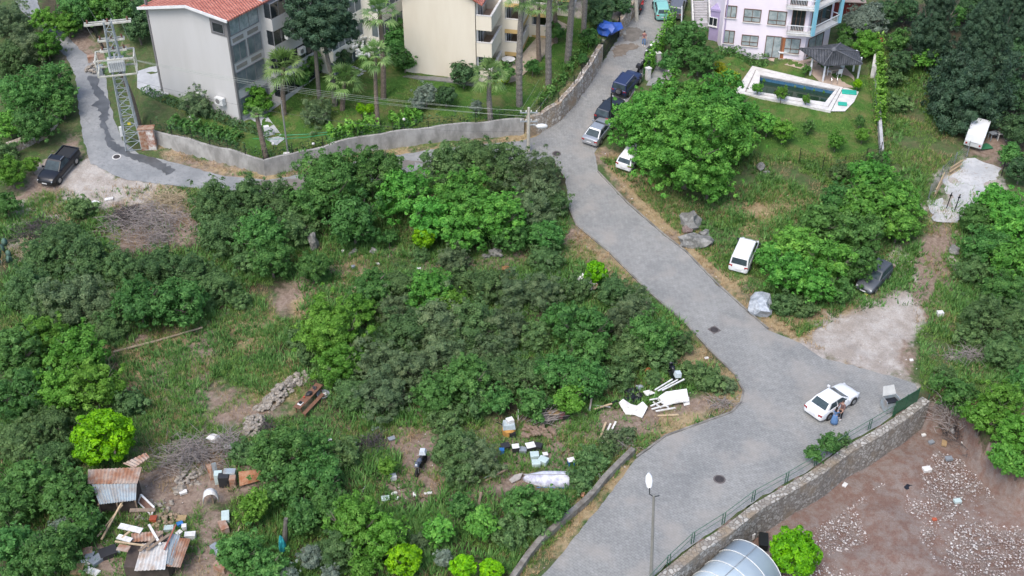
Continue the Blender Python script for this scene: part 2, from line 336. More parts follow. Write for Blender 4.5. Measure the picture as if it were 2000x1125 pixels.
Z_DRY = [[(210, 350), (380, 368), (370, 400), (300, 410), (220, 400)], [(90, 380), (200, 400), (150, 440), (40, 430)],
    [(310, 290), (519, 350), (700, 305), (1023, 268), (1020, 280), (700, 318), (519, 356), (320, 305)],
    [(1048, 280), (1110, 235), (1160, 160), (1178, 124), (1172, 120), (1140, 160), (1090, 232), (1040, 268)],
    [(1170, 300), (1240, 300), (1300, 360), (1345, 425), (1410, 500), (1450, 560), (1560, 645), (1620, 690), (1540, 670), (1400, 557), (1250, 422)],
    [(1430, 410), (1540, 360), (1600, 400), (1500, 460), (1440, 460)],
    [(1120, 440), (1180, 470), (1260, 545), (1230, 560), (1120, 500)], [(1330, 640), (1390, 690), (1450, 740), (1460, 790), (1400, 815), (1270, 870), (1240, 900), (1180, 985), (1060, 1130), (1010, 1130), (1130, 960), (1230, 870), (1320, 820), (1400, 760), (1360, 700)],
    [(480, 720), (600, 700), (590, 780), (500, 800)], [(1180, 300), (1225, 300), (1260, 370), (1330, 440), (1420, 560), (1500, 640), (1400, 560), (1230, 405)], [(560, 600), (640, 560), (700, 500), (740, 540), (660, 590), (600, 640)], [(1560, 640), (1600, 600), (1680, 590), (1610, 640)], [(440, 620), (540, 600), (560, 680), (480, 700)], [(240, 680), (330, 640), (400, 650), (300, 720), (300, 790), (240, 760)],
    [(1500, 640), (1600, 600), (1680, 600), (1580, 670)], [(260, 850), (340, 840), (330, 880), (280, 885)]]
Z_HUMUS = [[(380, 380), (1100, 300), (1110, 420), (900, 490), (700, 480), (620, 560), (380, 480)], [(560, 560), (1180, 540), (1330, 640), (1350, 700), (1180, 800), (1000, 830), (700, 860), (560, 740)],
    [(1740, 0), (2100, 0), (2100, 320), (1960, 320), (1840, 250), (1760, 120)], [(1840, 760), (1900, 780), (2020, 960), (1960, 950), (1850, 850)], [(0, 420), (600, 450), (440, 640), (200, 650), (0, 700)],
    [(0, 850), (200, 900), (180, 1125), (0, 1125)], [(400, 860), (720, 860), (1000, 980), (1000, 1125), (420, 1125)], [(0, -40), (1000, -40), (700, 60), (120, 60)]]
def zone(X, Y, polys, soft=1.6, seed=0, amp=1.3):
    w_ = np.zeros(np.shape(X)); nz = NZ(X, Y, .9, seed) * amp * .7 + NZ(X, Y, 3.0, seed + 5) * amp * .35
    for pl in polys:
        d = sdist(X, Y, PW(pl)); w_ = np.maximum(w_, np.clip((d + nz) / soft * .5 + .5, 0, 1))
    return w_
def axis(a, b, st, far):
    v = list(np.arange(a, b + .01, st)); s = st; q = a
    L_ = []; 
    while q > -far: s *= 1.5; q -= s; L_.append(q)
    s = st; q = v[-1]; U = []
    while q < far: s *= 1.5; q += s; U.append(q)
    return np.array(L_[::-1] + v + U)
gx = axis(-72, 74, .45, 900); gy = axis(42, 172, .45, 1200); gy = gy[gy > -60]
X, Y = np.meshgrid(gx, gy); nx, ny = len(gx), len(gy); Xf, Yf = X.ravel(), Y.ravel()
Z = HT(Xf, Yf)
dm = sdist(Xf, Yf, MAIN); ds = sdist(Xf, Yf, SIDE); on = np.maximum(dm, ds)
rough_ = NZ(Xf, Yf, .8, 11) * .07 + NZ(Xf, Yf, 2.6, 12) * .05
Z = Z + np.where(on < -.3, rough_ * np.clip((-on - .3) / 1.5, 0, 1), 0) - np.where(on > .3, .12, 0)
LOTM = inpoly(Xf, Yf, LOT); Z = Z + np.where(LOTM, NZ(Xf, Yf, .5, 21) * .22, 0)
me = bpy.data.meshes.new('ground')
idx = np.arange(nx * ny).reshape(ny, nx)
F = np.stack([idx[:-1, :-1], idx[:-1, 1:], idx[1:, 1:], idx[1:, :-1]], -1).reshape(-1, 4)
me.from_pydata(np.stack([Xf, Yf, Z], -1).tolist(), [], F.tolist()); me.update()
W = {}
W['gravel'] = zone(Xf, Yf, Z_GRAVEL, 1.2, 1); W['dirt'] = zone(Xf, Yf, Z_DIRT, 1.8, 2); W['lawn'] = zone(Xf, Yf, Z_LAWN, .8, 3, .4); W['dry'] = zone(Xf, Yf, Z_DRY, 1.5, 4, 1.5); W['humus'] = zone(Xf, Yf, Z_HUMUS, 3, 5, 2)
W['lot'] = LOTM.astype(float)
for k, v in W.items():
    at = me.attributes.new(k, 'FLOAT', 'POINT'); at.data.foreach_set('value', v.astype(np.float32))
def ground_mat():
    m = bpy.data.materials.new('soil_and_turf'); m.use_nodes = True; t = m.node_tree; p = t.nodes['Principled BSDF']; L = t.links.new
    g = nn(t, 'NewGeometry')
    def noi(s, d=6, r=.65, off=0):
        n = nn(t, 'TexNoise', noise_dimensions='4D'); n.inputs['Scale'].default_value = s; n.inputs['Detail'].default_value = d; n.inputs['Roughness'].default_value = r; n.inputs['W'].default_value = off; L(g.outputs['Position'], n.inputs[0]); return n.outputs[0]
    def ramp(f, els):
        r = nn(t, 'ValToRGB'); e = r.color_ramp.elements; e[0].position = els[0][0]; e[0].color = (*els[0][1], 1); e[1].position = els[-1][0]; e[1].color = (*els[-1][1], 1)
        for q, c in els[1:-1]: x = e.new(q); x.color = (*c, 1)
        L(f, r.inputs[0]); return r.outputs[0]
    def mix(f, a, b):
        x = nn(t, 'Mix', data_type='RGBA'); L(f, x.inputs[0]); L(a, x.inputs[6]); L(b, x.inputs[7]); return x.outputs[2]
    def att(n, brk, lo=.3, hi=.7):
        a = nn(t, 'Attribute', attribute_name=n); s = nn(t, 'Math', operation='ADD'); L(a.outputs['Fac'], s.inputs[0]); q = nn(t, 'Math', operation='MULTIPLY_ADD'); L(brk, q.inputs[0]); q.inputs[1].default_value = 1.4; q.inputs[2].default_value = -.7; L(q.outputs[0], s.inputs[1])
        r = nn(t, 'MapRange'); r.inputs[1].default_value = lo; r.inputs[2].default_value = hi; L(s.outputs[0], r.inputs[0])
        z_ = nn(t, 'Math', operation='MULTIPLY'); L(r.outputs[0], z_.inputs[0]); c = nn(t, 'Math', operation='MINIMUM'); c.inputs[1].default_value = 1; k = nn(t, 'Math', operation='MULTIPLY'); k.inputs[1].default_value = 8; L(a.outputs['Fac'], k.inputs[0]); L(k.outputs[0], c.inputs[0]); L(c.outputs[0], z_.inputs[1]); return z_.outputs[0]
    A = noi(.5); B = noi(3.2, 7, .75, 2); D = noi(9, 4, .8, 5); E = noi(1.3, 6, .7, 8)
    base = mix(ramp(E, [(.4, (0, 0, 0)), (.6, (1, 1, 1))]), ramp(B, [(.35, (.035, .068, .022)), (.65, (.075, .13, .04))]), ramp(B, [(.3, (.10, .075, .05)), (.5, (.08, .095, .04)), (.7, (.17, .15, .09))]))
    dirt = ramp(B, [(.32, (.13, .092, .07)), (.5, (.22, .165, .13)), (.68, (.31, .25, .20))])
    grav = mix(ramp(A, [(.42, (0, 0, 0)), (.6, (1, 1, 1))]), ramp(D, [(.3, (.21, .18, .155)), (.7, (.36, .32, .28))]), ramp(D, [(.3, (.29, .265, .24)), (.7, (.50, .465, .425))]))
    lawn = mix(ramp(A, [(.45, (0, 0, 0)), (.62, (1, 1, 1))]), ramp(B, [(.3, (.035, .085, .016)), (.7, (.068, .155, .028))]), ramp(B, [(.3, (.09, .12, .035)), (.7, (.16, .15, .06))]))
    dry = ramp(B, [(.3, (.2, .15, .08)), (.7, (.38, .30, .18))])
    hum = ramp(B, [(.35, (.035, .035, .02)), (.65, (.085, .07, .045))])
    lot = mix(ramp(E, [(.42, (0, 0, 0)), (.58, (1, 1, 1))]), ramp(D, [(.3, (.13, .08, .062)), (.7, (.22, .145, .118))]), ramp(D, [(.3, (.16, .125, .108)), (.72, (.27, .225, .20))]))
    c = mix(att('humus', E), base, hum); c = mix(att('lawn', B, .45, .55), c, lawn); c = mix(att('dirt', E), c, dirt); c = mix(att('lot', B, .4, .6), c, lot); c = mix(att('dry', E, .35, .75), c, dry); c = mix(att('gravel', E), c, grav)
    L(c, p.inputs['Base Color']); p.inputs['Roughness'].default_value = .95; p.inputs['Specular IOR Level'].default_value = .2
    b = nn(t, 'Bump'); b.inputs['Strength'].default_value = .7; b.inputs['Distance'].default_value = .12; L(B, b.inputs['Height']); L(b.outputs[0], p.inputs['Normal'])
    return m
gr = link('ground', me, ground_mat(), smooth=True, flip=False); tag(gr, 'soil and turf of the hillside plots', kind='structure')
# kerbs along the paved road
def strip(name, P, w_, h0, h1, m, parent=None, side=0, zf=None, steps=None, cap=None, jag=0):
    """a wall or kerb along a world polyline: w_ thick, from h0 below to h1 above the reference ground"""
    mb = MB(); zf = zf or zb; Q = []
    for i in range(len(P) - 1):
        a, b = Vector(P[i]), Vector(P[i + 1]); n = max(1, int((b - a).length / 1.0))
        for k in range(n): Q.append(a.lerp(b, k / n))
    Q.append(Vector(P[-1])); vs = []; N = len(Q)
    for i, q in enumerate(Q):
        d = (Q[min(i + 1, N - 1)] - Q[max(i - 1, 0)]).normalized(); n = Vector((-d.y, d.x)); z = zf(q.x, q.y)
        f = i / (N - 1); hh = h1(f) if callable(h1) else h1; lo = h0(f) if callable(h0) else h0
        if jag: hh += random.Random(i * 13).uniform(-jag, jag)
        a, b = q + n * (w_ / 2 + side), q - n * (w_ / 2 - side)
        vs += [(a.x, a.y, z + lo), (a.x, a.y, z + hh), (b.x, b.y, z + hh), (b.x, b.y, z + lo)]
    fs = []
    for i in range(N - 1):
        for k in range(4): fs.append((i * 4 + k, i * 4 + (k + 1) % 4, i * 4 + 4 + (k + 1) % 4, i * 4 + 4 + k))
    fs += [(3, 2, 1, 0), tuple((N - 1) * 4 + k for k in range(4))]
    mb.add(vs, fs); return part(name, mb, m, parent)
M_KERB = mat('kerb_concrete', (.25, .235, .21), var=.45, vscale=1.2, bump=.3)
K1 = PW([(1168, 336), (1225, 396), (1296, 458), (1340, 492), (1400, 554), (1462, 610), (1500, 643)])
K2 = PW([(1110, 402), (1126, 441), (1190, 493), (1232, 536), (1270, 573), (1340, 633), (1385, 683), (1436, 733), (1452, 765), (1446, 788), (1428, 806), (1300, 852), (1243, 893)])
for K, lb in ((K1, 'low concrete kerb on the van side of the paved road'), (K2, 'low concrete kerb round the rubbish plot corner')):
    tag(strip('kerb', K, .15, -.1, .12, M_KERB), lb, kind='structure')
# ------------------------------------------------------------------ vegetation
def leaves_mesh(name, P, N, S, LV, elong=1.7):
    """one kite-shaped leaf (or sprig) per row: place P, normal N, size S"""
    n = len(P); rg = np.random.default_rng(abs(hash(name)) % 1000 if False else sum(map(ord, name)))
    N = N / (np.linalg.norm(N, axis=1, keepdims=True) + 1e-9)
    a = rg.normal(size=(n, 3)); a -= (a * N).sum(1, keepdims=True) * N; a /= np.linalg.norm(a, axis=1, keepdims=True) + 1e-9
    b = np.cross(N, a); S = S[:, None]
    V = np.empty((n, 4, 3)); V[:, 0] = P - a * S * elong * .5; V[:, 1] = P + b * S * .42 + N * S * .12; V[:, 2] = P + a * S * elong * .5; V[:, 3] = P - b * S * .42 + N * S * .12
    me = bpy.data.meshes.new(name); me.vertices.add(4 * n); me.vertices.foreach_set('co', V.ravel())
    me.loops.add(4 * n); me.loops.foreach_set('vertex_index', np.arange(4 * n)); me.polygons.add(n)
    me.polygons.foreach_set('loop_start', np.arange(n) * 4); me.polygons.foreach_set('loop_total', np.full(n, 4)); me.update(calc_edges=True)
    at = me.attributes.new('lv', 'FLOAT', 'POINT'); at.data.foreach_set('value', np.repeat(np.clip(LV, 0, 1), 4).astype(np.float32))
    return me
def crown_mesh(name, seed, nc, cr, nl, leaf, shape='ball', ragged=.12, inner=.12):
    rg = np.random.default_rng(seed)
    i = np.arange(nc) + .5; ph = np.arccos(1 - 1.75 * i / nc); th = math.pi * (1 + 5 ** .5) * i + rg.uniform(0, 6)
    D = np.stack([np.cos(th) * np.sin(ph), np.sin(th) * np.sin(ph), np.cos(ph)], 1) + rg.normal(size=(nc, 3)) * .16
    D /= np.linalg.norm(D, axis=1, keepdims=True)
    lump = 1 + ragged * 2.4 * np.array([noise.noise(Vector(d) * 1.6 + Vector((seed, 0, 0))) for d in D])
    r = cr * np.exp(rg.normal(size=nc) * .32); Cn = D * ((1 - r * .9) * lump)[:, None] * rg.uniform(.74, 1.1, (nc, 1))
    sp = rg.random(nc) < (.24 if ragged > .1 else 0); r = np.where(sp, r * .5, r); Cn = np.where(sp[:, None], D * (lump * rg.uniform(.95, 1.2, nc))[:, None], Cn)
    if shape == 'cone':
        z = rg.uniform(-1, 1, nc); q = rg.uniform(0, 6.28, nc); rad = np.clip((1 - z) * .75, 0, 1) ** .7 * .86 * rg.uniform(.75, 1, nc)
        Cn = np.stack([np.cos(q) * rad, np.sin(q) * rad, z * .9], 1); r = r * (.6 + .4 * (1 - z) / 2); D = np.stack([np.cos(q), np.sin(q), z * 0 + .3], 1)
    clv = rg.uniform(.15, .85, nc)
    k = rg.choice(nc, nl, p=(r ** 2) / (r ** 2).sum())
    d = rg.normal(size=(nl, 3)) + D[k] * .9 + np.array([0, 0, .35]); d /= np.linalg.norm(d, axis=1, keepdims=True)
    rad = r[k] * (.72 + .34 * rg.random(nl) + (rg.random(nl) < .12) * rg.random(nl) * ragged * 2.4)
    P = Cn[k] + d * rad[:, None] * np.array([1, 1, .85])
    # drop leaves buried in other clumps
    keep = np.ones(nl, bool)
    for c in range(nc):
        keep &= ~((((P - Cn[c]) ** 2).sum(1) < (r[c] * .5) ** 2) & (k != c))
    P, d, k = P[keep], d[keep], k[keep]
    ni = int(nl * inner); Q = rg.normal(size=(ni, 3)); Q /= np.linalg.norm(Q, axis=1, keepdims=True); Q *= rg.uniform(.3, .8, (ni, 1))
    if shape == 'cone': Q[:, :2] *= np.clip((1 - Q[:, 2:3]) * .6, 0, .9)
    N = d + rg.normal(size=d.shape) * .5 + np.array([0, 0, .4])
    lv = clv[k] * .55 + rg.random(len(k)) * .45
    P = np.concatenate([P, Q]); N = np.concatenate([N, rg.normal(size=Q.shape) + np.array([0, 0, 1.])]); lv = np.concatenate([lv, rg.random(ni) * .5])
    return leaves_mesh(name, P, N, leaf * rg.uniform(.6, 1.35, len(P)), lv)
def trunk_mesh(seed, limbs=6, r0=.05, fork=.45, top=1.0):
    """unit height trunk (z 0..1 is the crown's centre), limbs spreading to about unit radius"""
    rr = random.Random(seed); mb = MB(); bend = Vector((rr.uniform(-.06, .06), rr.uniform(-.06, .06), 0))
    mb.tube([(0, 0, -.12), (0, 0, .05), bend + Vector((0, 0, fork))], [r0 * 1.5, r0 * 1.1, r0 * .85], 7)
    for k in range(limbs):
        a = 6.283 * k / limbs + rr.uniform(-.3, .3); q = rr.uniform(.5, .95); z = rr.uniform(.8, 1.5)
        p0 = bend + Vector((0, 0, fork * rr.uniform(.8, 1))); p1 = p0 + Vector((math.cos(a) * q * .45, math.sin(a) * q * .45, (z - fork) * .55)); p2 = Vector((math.cos(a) * q, math.sin(a) * q, z))
        mb.tube([p0, p1, p2], [r0 * .6, r0 * .4, r0 * .12], 5)
        for j in range(6):
            b = a + rr.uniform(-1, 1); s = p1.lerp(p2, rr.uniform(.1, .7)); mb.tube([s, s + Vector((math.cos(b) * .36, math.sin(b) * .36, rr.uniform(.05, .5)))], [r0 * .25, r0 * .06], 4)
    return mb.mesh('trunk')
M_BARK = mat('bark', (.17, .145, .12), var=.4, vscale=6, bump=.4, objvar=.25)
M_BARKG = mat('grey_bark', (.16, .145, .125), var=.4, vscale=6, bump=.4)
LM = dict(
    scrub=leafmat('scrub_leaves', (.040, .082, .030), (.072, .138, .050), (.14, .225, .09)),
    thorn=leafmat('thorn_leaves', (.055, .085, .044), (.088, .138, .064), (.165, .215, .112)),
    mid=leafmat('green_leaves', (.026, .078, .018), (.054, .142, .038), (.115, .235, .07)),
    fig=leafmat('fig_leaves', (.028, .078, .02), (.058, .142, .036), (.10, .21, .065)),
    bright=leafmat('citrus_leaves', (.045, .15, .008), (.095, .26, .012), (.20, .42, .025), .3),
    mulb=leafmat('mulberry_leaves', (.032, .108, .016), (.070, .20, .040), (.15, .325, .07), .3),
    lime=leafmat('young_leaves', (.035, .105, .012), (.072, .18, .030), (.15, .295, .065), .3),
    olive=leafmat('olive_leaves', (.075, .10, .075), (.13, .17, .13), (.22, .26, .21)),
    pine=leafmat('pine_needles', (.014, .032, .018), (.028, .056, .032), (.052, .092, .05), .1),
    dark=leafmat('dark_leaves', (.018, .045, .018), (.034, .078, .03), (.065, .125, .05), .15),
    gold=leafmat('golden_leaves', (.12, .18, .015), (.22, .28, .03), (.38, .42, .06), .3))
# kind: clump count, clump radius, leaf size at unit radius 1 m (metres), raggedness
KS = dict(scrub=(100, .18, .14, .36), thorn=(110, .165, .115, .44), mid=(76, .21, .17, .34), fig=(64, .23, .22, .26), bright=(60, .22, .19, .07), mulb=(84, .19, .21, .28), lime=(70, .21, .17, .3), olive=(46, .26, .15, .28), pine=(50, .24, .15, .3), dark=(55, .25, .18, .25), gold=(30, .3, .2, .3), cone=(170, .15, .11, .1))
_pc = {}
def crown_proto(kind, Rm, shape='ball'):
    cls = 0 if Rm < 1.3 else (1 if Rm < 2.4 else (2 if Rm < 4.2 else 3)); var = random.Random(len(crown_log)).randint(0, 1)
    key = (kind, cls, var, shape)
    if key not in _pc:
        nc, cr, leaf, rg = KS['cone' if shape == 'cone' else kind]; R0 = (1.0, 2.0, 3.2, 5.4)[cls]
        nc = int(nc * (.9, 1.7, 2.6, 4.2)[cls]); cr = cr * (1.05, .78, .62, .48)[cls]; leaf_u = leaf * (.7, .8, .88, .95)[cls] / R0
        nl = int(min(34000 if cls < 3 else 60000, 4 * 3.14 / (leaf_u ** 2 * .55) * 2.0))
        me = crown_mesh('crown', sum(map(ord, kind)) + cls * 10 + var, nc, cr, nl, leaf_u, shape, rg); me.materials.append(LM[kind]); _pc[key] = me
    return _pc[key]
crown_log = []
_tk = [trunk_mesh(s, 5 + s % 3, .06, .35 + .1 * (s % 3)) for s in range(4)]
for t_ in _tk: t_.materials.append(M_BARK)
DESC = dict(scrub='dull green scrub bush', thorn='grey-green thorny bush', mid='mid green leafy tree', fig='deep green fig tree', bright='bright green round citrus tree', mulb='lush green broadleaf tree', lime='yellow-green leafy tree', olive='silvery grey-green olive tree', pine='dark needled pine', dark='dark green dense tree', gold='golden yellow shrub')
def plant(px, py, rpx, kind, where, name=None, rz=.9, clear=None, cat=None, group=None, shape='ball', label=None, base=None):
    """a tree or bush whose crown centre shows at px,py with radius rpx"""
    rr = random.Random(px * 7 + py); low = kind in ('scrub', 'thorn', 'gold')
    P = G(px, py, 2.0)
    Rm = rpx * (.92 if kind in ('bright', 'mulb') else .87) / px_per_m(P); Rz = Rm * rz
    cl = clear if clear is not None else (Rz * .0 - .2 if low else .5 + .12 * Rm)
    hc = max(.4, Rz * .85 + cl)
    P = G(px, py, hc)
    nm = name or ('bush' if low else 'tree')
    o = thing(nm, label or (DESC[kind] + ' ' + where), cat or ('bush' if low else 'tree'), (P.x, P.y, P.z - hc), rr.uniform(0, 6.28), group)
    crown_log.append(where)
    c = bpy.data.objects.new('crown', crown_proto(kind, Rm, shape)); C.objects.link(c); c.parent = o; c.location = (0, 0, hc); c.scale = (Rm * rr.uniform(.95, 1.08), Rm * rr.uniform(.92, 1.05), Rz)
    t = bpy.data.objects.new('trunk', rr.choice(_tk)); C.objects.link(t); t.parent = o; t.scale = (Rm, Rm, hc)
    return o
def PW_all(L_): return [PW(p) for p in L_]
